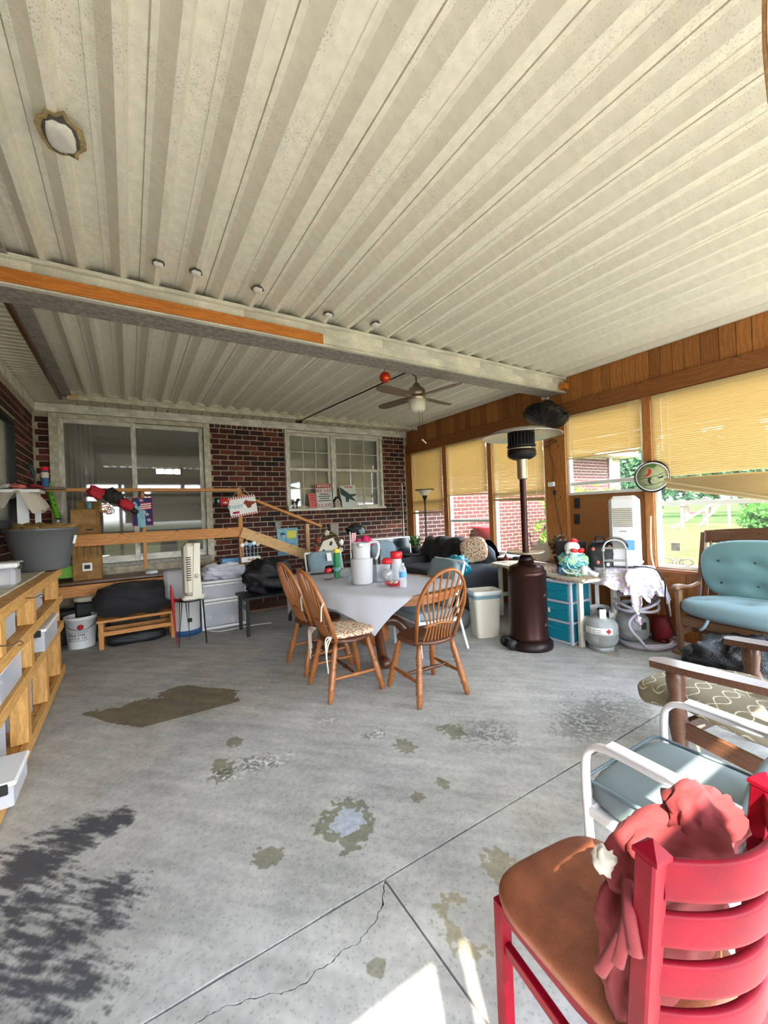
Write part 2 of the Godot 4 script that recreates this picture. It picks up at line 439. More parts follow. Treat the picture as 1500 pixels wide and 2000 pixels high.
func materials() -> void:
	for e in [["brick_a", 92, 44, 38], ["brick_b", 112, 56, 47], ["brick_c", 74, 37, 35], ["brick_d", 54, 39, 41], ["brick_e", 132, 70, 57]]:
		mt(e[0], c8(e[1], e[2], e[3]), 0.85, {"tex": "fleck", "scale": 3.0, "bump": "bumps", "bs": 0.15})
	mt("mortar", c8(198, 184, 158), 0.95, {"tex": "mottle", "scale": 2.0})
	mt("trim_white", c8(242, 239, 224), 0.55, {"tex": "mottle", "scale": 1.3})
	mt("trim_old", c8(226, 218, 194), 0.6, {"tex": "mottle", "scale": 2.2})
	mt("vinyl_white", c8(232, 232, 222), 0.4)
	mt("roof_metal", c8(234, 231, 214), 0.42, {"tex": "roof", "scale": 0.9})
	mt("beam_white", c8(240, 235, 215), 0.5, {"tex": "mottle", "scale": 0.8})
	mt("galvanised", c8(176, 174, 164), 0.6, {"tex": "fleck", "scale": 2.5})
	mt("lumber", c8(212, 150, 84), 0.65, {"tex": "wood", "scale": 1.6})
	mt("lumber_orange", c8(214, 134, 52), 0.6, {"tex": "wood", "scale": 1.3})
	mt("lumber_pale", c8(222, 184, 130), 0.7, {"tex": "wood", "scale": 1.8})
	mt("pine_shelf", c8(222, 174, 102), 0.65, {"tex": "wood", "scale": 1.5})
	mt("pine_wall_a", c8(172, 114, 56), 0.6, {"tex": "wood", "scale": 1.9})
	mt("pine_wall_b", c8(188, 126, 64), 0.6, {"tex": "wood", "scale": 1.5})
	mt("pine_wall_c", c8(156, 100, 46), 0.6, {"tex": "wood", "scale": 2.2})
	mt("header_wood", c8(148, 92, 44), 0.6, {"tex": "wood", "scale": 1.2})
	mt("osb", c8(184, 126, 72), 0.75, {"tex": "osb", "scale": 3.0})
	mt("oak", c8(166, 104, 52), 0.42, {"tex": "wood", "scale": 3.0, "coat": 0.25})
	mt("oak_dark", c8(96, 56, 34), 0.35, {"tex": "wood", "scale": 3.0, "coat": 0.3})
	mt("walnut", c8(104, 70, 50), 0.4, {"tex": "wood", "scale": 2.4, "coat": 0.2})
	mt("maple_old", c8(128, 96, 70), 0.55, {"tex": "wood", "scale": 2.4})
	mt("glass", Color(0.9, 0.95, 0.95), 0.03, {"alpha": 0.05})
	mt("glass_thin", Color(0.92, 0.95, 0.95), 0.03, {"alpha": 0.03, "spec": 0.18})
	mt("clear_plastic", Color(0.9, 0.92, 0.95), 0.2, {"alpha": 0.3})
	mt("frost_plastic", Color(0.88, 0.89, 0.92), 0.45, {"alpha": 0.36})
	mt("milk_plastic", c8(206, 206, 206), 0.4, {"back": Color(0.45, 0.45, 0.45)})
	mt("blind", c8(206, 186, 138), 0.6, {"back": c8(176, 154, 108)})
	mt("blind_cord", c8(238, 232, 214), 0.8)
	mt("curtain", c8(142, 134, 112), 0.9, {"tex": "weave", "scale": 5.0, "rim": 0.3})
	mt("shade_cloth", c8(172, 168, 140), 0.9, {"tex": "weave", "scale": 4.0})
	mt("room_paint", c8(158, 148, 126), 0.9)
	mt("black", c8(24, 24, 26), 0.6)
	mt("black_gloss", c8(16, 16, 18), 0.25)
	mt("black_bag", c8(20, 21, 26), 0.22, {"bump": "bumps", "bs": 1.2, "scale": 3.0})
	mt("black_cloth", c8(36, 36, 40), 0.85, {"tex": "weave", "scale": 8.0, "rim": 0.35})
	mt("charcoal_cloth", c8(54, 54, 60), 0.85, {"tex": "weave", "scale": 8.0, "rim": 0.35})
	mt("white_plastic", c8(232, 232, 230), 0.4)
	mt("off_white", c8(222, 214, 194), 0.5)
	mt("white_metal", c8(236, 232, 230), 0.35)
	mt("white_paper", c8(238, 236, 230), 0.8)
	mt("white_cloth", c8(226, 228, 238), 0.85, {"tex": "weave", "scale": 8.0, "back": Color(0.15, 0.15, 0.17)})
	mt("cream_cloth", c8(226, 214, 194), 0.9, {"tex": "weave", "scale": 8.0})
	mt("blue_grey_cloth", c8(138, 160, 166), 0.88, {"tex": "weave", "scale": 9.0, "rim": 0.2})
	mt("grey_cushion", c8(142, 158, 162), 0.85, {"tex": "weave", "scale": 9.0, "rim": 0.2})
	mt("piping", c8(112, 132, 140), 0.85)
	mt("teal_cloth", c8(116, 156, 156), 0.9, {"tex": "weave", "scale": 7.0, "rim": 0.25})
	mt("pale_teal_cloth", c8(142, 172, 180), 0.9, {"tex": "weave", "scale": 7.0, "rim": 0.25})
	mt("zig_cloth", Color.WHITE, 0.9, {"tex": "zig", "scale": 2.6})
	mt("swirl_cloth", Color.WHITE, 0.75, {"tex": "swirl", "scale": 2.4})
	mt("floral_cloth", Color.WHITE, 0.9, {"tex": "floral", "scale": 1.7})
	mt("foil_cloth", Color.WHITE, 0.25, {"tex": "foil", "scale": 1.3, "coat": 0.5})
	mt("fur", c8(150, 146, 142), 1.0, {"tex": "mottle", "scale": 6.0, "bump": "bumps", "bs": 1.5, "rim": 0.4})
	mt("brown_vinyl", c8(156, 92, 64), 0.5, {"spec": 0.35, "tex": "mottle", "scale": 2.2, "bump": "bumps", "bs": 0.06})
	mt("red_paint", c8(136, 5, 30), 0.5, {"spec": 0.3, "tex": "mottle", "scale": 2.0})
	mt("red_cloth", c8(132, 44, 46), 0.9, {"tex": "weave", "scale": 9.0, "rim": 0.3})
	mt("bronze", c8(58, 32, 28), 0.35, {"metal": 0.7})
	mt("bronze_dark", c8(36, 24, 22), 0.4, {"metal": 0.5})
	mt("steel", c8(178, 176, 170), 0.32, {"metal": 0.9})
	mt("nickel", c8(186, 172, 148), 0.32, {"metal": 0.9})
	mt("fan_blade", c8(122, 106, 84), 0.5, {"tex": "wood", "scale": 1.5})
	mt("lamp_glass", c8(236, 230, 206), 0.4, {"back": Color(0.5, 0.48, 0.4)})
	mt("soot_mesh", c8(40, 36, 32), 0.5, {"metal": 0.6})
	mt("tank_grey", c8(172, 174, 172), 0.42, {"tex": "mottle", "scale": 1.5})
	mt("hose", c8(186, 178, 188), 0.5)
	mt("teal_plastic", c8(26, 134, 156), 0.3, {"coat": 0.2})
	mt("drawer_frame", c8(176, 184, 194), 0.4)
	mt("tub_grey", c8(112, 114, 116), 0.33, {"metal": 0.3})
	mt("tub_dark", c8(44, 46, 48), 0.4)
	mt("cardboard", c8(164, 122, 66), 0.85, {"tex": "mottle", "scale": 2.0})
	mt("cardboard_light", c8(184, 142, 84), 0.85, {"tex": "mottle", "scale": 2.0})
	mt("lime", c8(104, 176, 40), 0.4)
	mt("blue_box", c8(112, 176, 222), 0.5)
	mt("navy", c8(30, 42, 96), 0.7)
	mt("flag_red", c8(186, 34, 48), 0.75)
	mt("pink", c8(226, 36, 104), 0.7)
	mt("red_plastic", c8(206, 24, 34), 0.35)
	mt("ornament_orange", c8(206, 58, 20), 0.18, {"metal": 0.5})
	mt("green_can", c8(28, 140, 84), 0.4)
	mt("yellow_cap", c8(236, 212, 60), 0.5)
	mt("brown_bird", c8(134, 58, 30), 0.8)
	mt("cardinal_red", c8(186, 30, 34), 0.7)
	mt("clock_face", c8(190, 198, 150), 0.6, {"tex": "mottle", "scale": 6.0})
	mt("leaf_green", c8(70, 100, 46), 0.7, {"back": Color(0.2, 0.3, 0.1)})
	mt("dry_brown", c8(104, 84, 58), 0.9)
	mt("water_label", c8(90, 160, 220), 0.4)
	mt("sky_paint", c8(150, 202, 216), 0.7, {"tex": "mottle", "scale": 5.0})
	mt("yellow_paint", c8(226, 220, 90), 0.7)
	mt("blue_line", c8(40, 84, 130), 0.7)
	mt("sign_grey", c8(206, 208, 204), 0.6)
	mt("sign_pink", c8(212, 112, 104), 0.7)
	mt("dark_green", c8(34, 64, 66), 0.6)
	mt("print_red", c8(176, 36, 40), 0.6)
	mt("print_dark", c8(40, 36, 34), 0.7)
	mt("brown_wire", c8(70, 50, 34), 0.6)
	mt("foam", c8(238, 234, 222), 0.85, {"bump": "bumps", "bs": 1.0, "scale": 8.0})
	mt("tar", c8(96, 92, 84), 0.8, {"tex": "mottle", "scale": 8.0})
	mt("rust_stain", c8(190, 172, 118), 0.8, {"tex": "fleck", "scale": 5.0})
	mt("lawn", c8(80, 80, 52), 0.95, {"spec": 0.0, "tex": "mottle", "scale": 0.35})
	mt("field", c8(70, 86, 50), 0.95, {"spec": 0.0, "tex": "mottle", "scale": 0.2})
	mt("bush", c8(92, 112, 48), 0.8, {"spec": 0.1, "back": Color(0.35, 0.5, 0.15)})
	mt("tree", c8(72, 98, 72), 0.85, {"spec": 0.1, "back": Color(0.25, 0.38, 0.2)})
	mt("shrub_dark", c8(58, 90, 44), 0.8, {"spec": 0.1, "back": Color(0.3, 0.45, 0.15)})
	mt("bark", c8(110, 96, 80), 0.95)
	mt("grey_wood", c8(128, 122, 110), 0.9, {"tex": "wood", "scale": 1.5})
	mt("red_pot", c8(128, 30, 36), 0.6)
	mt("roof_shingle", c8(96, 92, 88), 0.95)
	mt("solar", c8(22, 28, 34), 0.2, {"coat": 0.4})
	mt("concrete", Color.WHITE, 0.78, {"spec": 0.35, "tex": "floor", "tri": false})
	mats.concrete.uv1_scale = Vector3.ONE
	mt("apron", c8(128, 124, 114), 0.9, {"tex": "mottle", "scale": 0.5})  # for the slab added outside as a neutral light bounce
	mt("crack", c8(60, 56, 50), 0.95)
	mt("bulb", c8(210, 205, 190), 0.2)

func slab(parent: Node, called: String, poly: Array, m, y := 0.0, d := 0.05) -> MeshInstance3D:
	var pv := PackedVector2Array(poly)
	if Geometry2D.is_polygon_clockwise(pv): pv.reverse()
	var ix := Geometry2D.triangulate_polygon(pv)
	var st := begin()
	var put := func(p: Vector2, yy: float) -> void:
		st.set_uv(Vector2((p.x + 1.2) / 6.2, (p.y + 6.9) / 7.8)); st.add_vertex(Vector3(p.x, yy, p.y))
	for i in range(0, ix.size(), 3):
		var a := pv[ix[i]]; var b := pv[ix[i + 1]]; var c := pv[ix[i + 2]]
		if (b - a).cross(c - a) < 0.0:
			var t := b; b = c; c = t
		put.call(a, y); put.call(b, y); put.call(c, y)
	for i in pv.size():
		var a := pv[i]; var b := pv[(i + 1) % pv.size()]
		for w in [[a, y], [a, y - d], [b, y - d], [a, y], [b, y - d], [b, y]]: put.call(w[0], w[1])
	return part(parent, called, done(st), m)

func build_floor() -> void:
	var fl0 := setting("floor")
	var zj := -1.41; var xj := 0.81; var g := 0.004
	var far := [Vector2(XL - 0.1, ZB - 0.1), Vector2(XR + 0.1, ZB - 0.1), Vector2(XR + 0.1, zj - g)]
	# ragged near edge of the far slab
	for i in range(1, 60):
		var x := lerpf(XR + 0.1, XL - 0.1, i / 60.0)
		far.append(Vector2(x, zj - g - 0.006 * rng.randf()))
	far.append(Vector2(XL - 0.1, zj - g))
	slab(fl0, "slab", far, "concrete")
	slab(fl0, "slab", [Vector2(xj + g, zj + g), Vector2(XR + 0.1, zj + g), Vector2(XR + 0.1, ZF), Vector2(xj + g, ZF)], "concrete")
	var cr0 := []
	for q in [[750, 1726], [747, 1765], [737, 1792], [715, 1820], [700, 1842], [670, 1855], [645, 1882], [620, 1895], [595, 1920], [565, 1935], [525, 1942], [490, 1950], [440, 1967], [410, 1980], [380, 2000]]:
		var p := fl(q[0], q[1]); cr0.append(Vector2(p.x, p.z))
	var fine := []
	for i in cr0.size() - 1:
		for k in 5:
			var p: Vector2 = cr0[i].lerp(cr0[i + 1], k / 5.0)
			fine.append(p + Vector2(rng.randf_range(-0.004, 0.004), rng.randf_range(-0.004, 0.004)))
	fine.append(Vector2(-0.35, -1.2)); fine.append(Vector2(XL - 0.1, -1.12))
	var up := []; var dn := []
	for i in fine.size():
		var w := 0.0015 + 0.0035 * absf(sin(i * 0.9)) * rng.randf()
		up.append(fine[i] + Vector2(-0.3, -1).normalized() * w); dn.append(fine[i] + Vector2(0.3, 1).normalized() * w)
	var strip := [Vector2(xj - 0.004, zj + g)] + up + [Vector2(XL - 0.1, zj + g)]
	slab(fl0, "slab", strip, "concrete")
	var rest := [Vector2(xj - g, zj + g + 0.02)] + dn + [Vector2(XL - 0.1, ZF), Vector2(xj - g, ZF)]
	slab(fl0, "slab", rest, "concrete")
	bx(fl0, "bed", Vector3(6.2, 0.08, 7.9), "crack", Vector3(1.9, -0.07, -3.0), Vector3.ZERO, 0.0)

# bricks in running bond on a wall face. axis 0: along x at z = face, 1: along z at x = face (towards +x)
func brickwork(wall: Node, axis: int, face: float, u0: float, u1: float, y0: float, y1: float, holes: Array, kinds: Array, ch: float, bl: float, split_y: float, soldier := false) -> void:
	var j := ch * 0.15; var row := 0; var rest := []; var dp := 0.05
	var y := y0
	var put := func(a: float, b: float, yy: float, h: float, alone: bool) -> void:
		var s := Vector3(snappedf(b - a, 0.002), h, dp)
		var p := Vector3((a + b) / 2, yy, face - dp / 2 + 0.006 + rng.randf_range(-0.002, 0.002))
		var k: String = kinds[rng.randi() % kinds.size()]
		var rot := Vector3.ZERO
		if axis == 1: p = Vector3(face - dp / 2 + 0.006 + rng.randf_range(-0.002, 0.002), yy, (a + b) / 2); rot = Vector3(0, 90, 0)
		if alone: bx(wall, "brick", s, k, p, rot, 0.004)
		else: rest.append([boxm(s, 0.004), at(p, rot)])
	while y + ch - j <= y1 + 0.001:
		var h := ch - j
		var u := u0 - (0.5 * bl if row % 2 else 0.0) + 0.03
		while u < u1:
			var segs := [[maxf(u, u0), minf(u + bl - j, u1)]]
			for ho in holes:
				if y + h > ho[2] and y < ho[3]:
					var ns := []
					for s in segs:
						if s[1] <= ho[0] or s[0] >= ho[1]: ns.append(s)
						else:
							if s[0] < ho[0]: ns.append([s[0], ho[0] - 0.004])
							if s[1] > ho[1]: ns.append([ho[1] + 0.004, s[1]])
					segs = ns
			for s in segs:
				if s[1] - s[0] > 0.025: put.call(s[0], s[1], y + h / 2, h, y > split_y)
			u += bl
		y += ch; row += 1
	if soldier:
		var u := u0
		var hh := y1 - y + ch * 0.95
		hh = y1 - y
		if hh > 0.03:
			while u + ch - j < u1:
				var skip := false
				for ho in holes:
					if u + ch - j > ho[0] and u < ho[1] and y + 0.02 < ho[3]: skip = true
				if not skip: put.call(u, u + ch - j, y + hh / 2, hh - 0.006, true)
				u += ch
	if rest.size():
		var o := part(wall, "brick_course", merge(rest), kinds[0]); o.set_meta("kind", "stuff")

func window_sash(parent: Node, called: String, x0: float, x1: float, y0: float, y1: float, z: float, cols: int, rows: int, m, bars := 0.016, fr := 0.045) -> Node3D:
	var n := Node3D.new(); n.name = called; parent.add_child(n, true)
	bx(n, "rail", Vector3(x1 - x0, fr, 0.035), m, Vector3((x0 + x1) / 2, y0 + fr / 2, z))
	bx(n, "rail", Vector3(x1 - x0, fr, 0.035), m, Vector3((x0 + x1) / 2, y1 - fr / 2, z))
	for s in [x0 + fr / 2, x1 - fr / 2]: bx(n, "stile", Vector3(fr, y1 - y0 - 2 * fr, 0.035), m, Vector3(s, (y0 + y1) / 2, z))
	for i in range(1, cols): bx(n, "muntin", Vector3(bars, y1 - y0 - 2 * fr, 0.014), m, Vector3(lerpf(x0 + fr, x1 - fr, float(i) / cols), (y0 + y1) / 2, z + 0.006), Vector3.ZERO, 0.002)
	for i in range(1, rows): bx(n, "muntin", Vector3(x1 - x0 - 2 * fr, bars, 0.014), m, Vector3((x0 + x1) / 2, lerpf(y0 + fr, y1 - fr, float(i) / rows), z + 0.006), Vector3.ZERO, 0.002)
	part(n, "pane", boxm(Vector3(x1 - x0 - 2 * fr, y1 - y0 - 2 * fr, 0.004)), "glass", Vector3((x0 + x1) / 2, (y0 + y1) / 2, z - 0.006))
	return n

func build_back_wall() -> void:
	var ks := ["brick_a", "brick_a", "brick_b", "brick_c", "brick_d", "brick_a", "brick_c", "brick_e"]
	var dl := oz(94, 806, ZB).x; var dr := oz(408, 830, ZB).x; var dt := oz(94, 806, ZB).y; var db := oz(288, 1096, ZB).y - 0.03
	var wl := oz(554, 840, ZB).x; var wr := oz(743, 851, ZB).x; var wt := oz(553, 840, ZB).y; var wb := oz(560, 998, ZB).y
	var fb := oz(400, 827, ZB).y
	var w := setting("wall_back")
	var mortar := func(x0, x1, y0, y1): bx(w, "mortar_bed", Vector3(x1 - x0, y1 - y0, 0.2), "mortar", Vector3((x0 + x1) / 2, (y0 + y1) / 2, ZB - 0.1), Vector3.ZERO, 0.0)
	mortar.call(XL - 0.2, dl, 0.0, 3.3); mortar.call(dr, wl, 0.0, 3.3); mortar.call(wr, XR + 7.9, 0.0, 3.3)
	mortar.call(dl, dr, dt, 3.3); mortar.call(dl, dr, -0.1, db); mortar.call(wl, wr, wt, 3.3); mortar.call(wl, wr, -0.1, wb)
	var ch := 0.0827; var bl := 0.232
	brickwork(w, 0, ZB, dr + 0.004, XR - 0.06, 0.055, fb, [[wl - 0.004, wr + 0.004, wb - 0.075, wt + 0.02]], ks, ch, bl, 0.98, true)
	brickwork(w, 0, ZB, XL + 0.02, dl - 0.004, 0.055, fb, [], ks, ch, bl, 1.3)
	var u := wl - 0.06   # rowlock course under the window
	while u < wr + 0.06:
		bx(w, "brick", Vector3(ch - 0.014, 0.068, 0.1), ks[rng.randi() % 8], Vector3(u + ch / 2, wb - 0.04, ZB - 0.03), Vector3(-8, 0, 0), 0.004); u += ch
	# frieze board under the soffit
	var tr := setting("trim_1")
	bx(tr, "frieze_board", Vector3(XR - XL - 0.02, 0.112, 0.03), "trim_white", Vector3((XR + XL) / 2, fb + 0.056, ZB + 0.016))
	bx(tr, "frieze_board", Vector3(0.03, 0.112, 7.0), "trim_white", Vector3(XL + 0.016, fb + 0.056, ZB + 3.5))
	# ---- sliding door ----
	var d := setting("door_1")
	var wd := dr - dl; var hd := dt - db
	for s in [[dl + 0.045, 0.09], [dr - 0.045, 0.09]]:
		bx(d, "casing", Vector3(s[1], hd, 0.05), "trim_old", Vector3(s[0], (dt + db) / 2, ZB + 0.02))
	bx(d, "casing", Vector3(wd - 0.18, 0.06, 0.05), "trim_old", Vector3((dl + dr) / 2, dt - 0.03, ZB + 0.02))
	bx(d, "sill", Vector3(wd - 0.1, 0.05, 0.16), "galvanised", Vector3((dl + dr) / 2, db + 0.025, ZB + 0.03))
	var il := dl + 0.09; var ir := dr - 0.09; var it := dt - 0.06; var mx := oz(262, 900, ZB).x
	var door := func(x0: float, x1: float, z: float, called: String) -> void:
		var n := Node3D.new(); n.name = called; d.add_child(n, true)
		for x in [x0 + 0.03, x1 - 0.03]: bx(n, "stile", Vector3(0.06, it - db - 0.05, 0.035), "trim_white", Vector3(x, (it + db + 0.05) / 2, z))
		bx(n, "rail", Vector3(x1 - x0 - 0.12, 0.06, 0.035), "trim_white", Vector3((x0 + x1) / 2, it - 0.03, z))
		bx(n, "rail", Vector3(x1 - x0 - 0.12, 0.09, 0.035), "trim_white", Vector3((x0 + x1) / 2, db + 0.095, z))
		part(n, "pane", boxm(Vector3(x1 - x0 - 0.12, it - db - 0.2, 0.005)), "glass", Vector3((x0 + x1) / 2, (it + db) / 2 + 0.04, z))
	door.call(il, mx + 0.03, ZB + 0.0, "door_panel"); door.call(mx - 0.03, ir, ZB - 0.05, "door_panel")
	bx(d, "latch", Vector3(0.025, 0.12, 0.02), "white_plastic", Vector3(il + 0.03, oz(120, 968, ZB).y, ZB + 0.03))
	# room behind the door
	var rm := setting("wall_inner_room")
	var rz := ZB - 3.6
	var panes := []
	for q in [[305, 321], [322.5, 338], [339.5, 352]]: panes.append([oz(q[0], 920, rz).x, oz(q[1], 920, rz).x])
	var py0 := oz(320, 926, rz).y; var py1 := oz(320, 916, rz).y
	bx(rm, "inner_floor", Vector3(7, 0.1, 3.6), "room_paint", Vector3(1.2, db - 0.02, ZB - 2.0), Vector3.ZERO, 0.0)
	bx(rm, "inner_ceiling", Vector3(7, 0.1, 3.6), "room_paint", Vector3(1.2, 3.3, ZB - 2.0), Vector3.ZERO, 0.0)
	for x in [-1.9, 4.5]: bx(rm, "inner_side", Vector3(0.1, 3.4, 3.5), "room_paint", Vector3(x, 1.7, ZB - 1.95), Vector3.ZERO, 0.0)
	var cuts := [-1.9]
	for p in panes: cuts += p
	cuts.append(4.5)
	for i in range(0, cuts.size(), 2): bx(rm, "inner_back", Vector3(cuts[i + 1] - cuts[i], py1 - py0, 0.1), "room_paint", Vector3((cuts[i] + cuts[i + 1]) / 2, (py0 + py1) / 2, rz), Vector3.ZERO, 0.0)
	bx(rm, "inner_back", Vector3(6.4, 3.35 - py1, 0.1), "room_paint", Vector3(1.3, (3.35 + py1) / 2, rz), Vector3.ZERO, 0.0)
	bx(rm, "inner_back", Vector3(6.4, py0, 0.1), "room_paint", Vector3(1.3, py0 / 2, rz), Vector3.ZERO, 0.0)
	bx(rm, "partition", Vector3(0.1, 3.2, 3.4), "room_paint", Vector3(1.9, 1.7, ZB - 1.9), Vector3.ZERO, 0.0)
	var cl := oz(128, 900, ZB).x; var crr := oz(186, 900, ZB).x
	single("curtain", "grey striped curtain hanging behind the left glass of the sliding door", "curtain", gridm(60, 6, func(a, b): return Vector3(lerpf(cl - 0.1, crr, a), lerpf(2.9, db + 0.05, b), ZB - 0.22 + 0.03 * sin(a * 46.0) + 0.012 * sin(a * 17.0 + b))), "curtain")
	var sofa := thing("indoor_sofa", "tan sofa standing inside the house behind the sliding door", "sofa", Vector3(oz(350, 1000, ZB - 1.2).x, db + 0.03, ZB - 1.5))
	part(sofa, "seat", pillow(Vector3(1.3, 0.3, 0.7), 6.0, 10), "curtain", Vector3(0, 0.3, 0)); part(sofa, "backrest", pillow(Vector3(1.3, 0.5, 0.25), 6.0, 10), "curtain", Vector3(0, 0.62, -0.3)); bx(sofa, "base", Vector3(1.25, 0.16, 0.6), "room_paint", Vector3(0, 0.08, 0))
	# ---- twin window ----
	var wi := setting("window_1")
	bx(wi, "frame", Vector3(0.05, wt - wb, 0.09), "trim_white", Vector3(wl + 0.025, (wt + wb) / 2, ZB + 0.0)); bx(wi, "frame", Vector3(0.05, wt - wb, 0.09), "trim_white", Vector3(wr - 0.025, (wt + wb) / 2, ZB + 0.0))
	bx(wi, "frame", Vector3(wr - wl - 0.1, 0.04, 0.09), "trim_white", Vector3((wl + wr) / 2, wt - 0.02, ZB))
	bx(wi, "window_sill", Vector3(wr - wl, 0.04, 0.15), "trim_white", Vector3((wl + wr) / 2, wb + 0.01, ZB + 0.035))
	var wm := oz(649, 900, ZB).x; var rl := oz(560, 916, ZB).y
	bx(wi, "mullion", Vector3(0.07, wt - wb - 0.06, 0.09), "trim_white", Vector3(wm, (wt + wb) / 2, ZB))
	for s in [[wl + 0.05, wm - 0.035], [wm + 0.035, wr - 0.05]]:
		window_sash(wi, "upper_sash", s[0], s[1], rl - 0.02, wt - 0.04, ZB - 0.015, 3, 2, "trim_white")
		window_sash(wi, "lower_sash", s[0], s[1], wb + 0.03, rl + 0.02, ZB - 0.052, 3, 2, "trim_white")
	single("roller_shade", "drawn grey-beige cloth shade behind the twin window in the brick wall", "window shade", gridm(40, 4, func(a, b): return Vector3(lerpf(wl + 0.05, wr - 0.05, a), lerpf(wb + 0.03, wt - 0.04, b), ZB - 0.16 + 0.012 * sin(a * 40.0))), "shade_cloth")
	stash.wb = wb; stash.fb = fb; stash.db = db

func build_left_wall() -> void:
	var w := setting("wall_left")
	var g0 := ox(26, 820, XL); var zt := g0.y; var zr := g0.z; var yb := 1.45
	bx(w, "mortar_bed", Vector3(0.2, 3.3, ZB - zr + 0.0 if false else absf(ZB - zr)), "mortar", Vector3(XL - 0.1, 1.65, (ZB + zr) / 2), Vector3.ZERO, 0.0)
	bx(w, "mortar_bed", Vector3(0.2, 3.3 - zt, ZF - zr), "mortar", Vector3(XL - 0.1, (3.3 + zt) / 2, (zr + ZF) / 2), Vector3.ZERO, 0.0)
	bx(w, "mortar_bed", Vector3(0.2, yb, ZF - zr), "mortar", Vector3(XL - 0.1, yb / 2, (zr + ZF) / 2), Vector3.ZERO, 0.0)
	bx(w, "mortar_bed", Vector3(0.2, zt - yb, ZF - zr - 1.8), "mortar", Vector3(XL - 0.1, (zt + yb) / 2, (zr + 1.8 + ZF) / 2), Vector3.ZERO, 0.0)
	var ks := ["brick_a", "brick_a", "brick_b", "brick_c", "brick_c", "brick_e"]
	brickwork(w, 1, XL, ZB + 0.06, -4.2, 0.055, stash.fb, [[zr, zr + 1.8, yb, zt]], ks, 0.0827, 0.232, 1.35)
	brickwork(w, 1, XL, -4.19, ZF, 0.055, stash.fb, [[zr, zr + 1.8, yb, zt]], ks, 0.0827, 0.232, 9.0)
	var wi := setting("window_2")
	bx(wi, "frame", Vector3(0.06, zt - yb, 0.05), "black", Vector3(XL - 0.02, (zt + yb) / 2, zr + 0.025)); bx(wi, "frame", Vector3(0.06, 0.05, 1.7), "black", Vector3(XL - 0.02, zt - 0.025, zr + 0.9)); bx(wi, "frame", Vector3(0.06, 0.05, 1.7), "black", Vector3(XL - 0.02, yb + 0.025, zr + 0.9))
	part(wi, "pane", boxm(Vector3(0.006, zt - yb - 0.1, 1.7)), "glass", Vector3(XL - 0.03, (zt + yb) / 2, zr + 0.9))
	var zc := zr + 0.9   # the room behind it
	bx(wi, "inner_back", Vector3(0.05, 2.6, 3.6), "room_paint", Vector3(XL - 3.0, 2.0, zc), Vector3.ZERO, 0.0)
	for y in [0.7, 3.3]: bx(wi, "inner_slab", Vector3(2.85, 0.05, 3.6), "room_paint", Vector3(XL - 1.6, y, zc), Vector3.ZERO, 0.0)
	for z in [-1.8, 1.8]: bx(wi, "inner_side", Vector3(2.85, 2.6, 0.05), "room_paint", Vector3(XL - 1.6, 2.0, zc + z), Vector3.ZERO, 0.0)

func blind(called: String, label: String, z0: float, z1: float, yt: float, yb0: float, yb1: float, tilt := 46.0) -> void:
	# slatted blind in the plane x = XR - 0.03; its foot runs from yb0 (at z0) to yb1 (at z1)
	var len := absf(z1 - z0) - 0.03; var zc := (z0 + z1) / 2
	var b := thing(called, label, "blind", Vector3(XR - 0.035, yt, zc), 0, "slatted blinds in the window wall")
	bx(b, "head_rail", Vector3(0.03, 0.03, len), "blind", Vector3(0, -0.015, 0))
	var sm := boxm(Vector3(0.026, 0.0012, len))
	var low := minf(yb0, yb1); var high := maxf(yb0, yb1)
	var n := int((yt - high - 0.04) / 0.0215)
	for i in n:
		part(b, "slat", sm, "blind", Vector3(rng.randf_range(-0.001, 0.001), -0.04 - i * 0.0215, 0), Vector3(0, 0, -(90.0 - tilt) + rng.randf_range(-3, 3)))
	if high - low > 0.02:   # slats fan out where one cord has slipped
		var k := maxi(4, int((high - low) / 0.016))
		for i in k:
			var f := float(i + 1) / k
			var y0 := lerpf(high, yb0, f) if yb0 < high else high - 0.004 * i; var y1 := lerpf(high, yb1, f) if yb1 < high else high - 0.004 * i
			var ang := rad_to_deg(atan2(y1 - y0, z1 - z0))
			part(b, "slat", sm, "blind", Vector3(0, (y0 + y1) / 2 - yt, 0), Vector3(-ang, 0, -(90.0 - tilt)))
	var a2 := rad_to_deg(atan2(yb1 - yb0, z1 - z0))
	bx(b, "bottom_rail", Vector3(0.024, 0.02, len), "blind", Vector3(0, (yb0 + yb1) / 2 - yt, 0), Vector3(-a2, 0, 0), 0.004)
	for s in [-0.36, 0.36]:
		var yy := lerpf(yb0, yb1, 0.5 + s)
		bx(b, "cord", Vector3(0.002, yt - yy - 0.03, 0.003), "blind_cord", Vector3(-0.016, (yy - yt) / 2, s * (z1 - z0)), Vector3.ZERO, 0.0)
	bx(b, "wand", Vector3(0.006, 0.55, 0.006), "blind_cord", Vector3(-0.022, -0.32, -0.42 * len), Vector3.ZERO, 0.002)

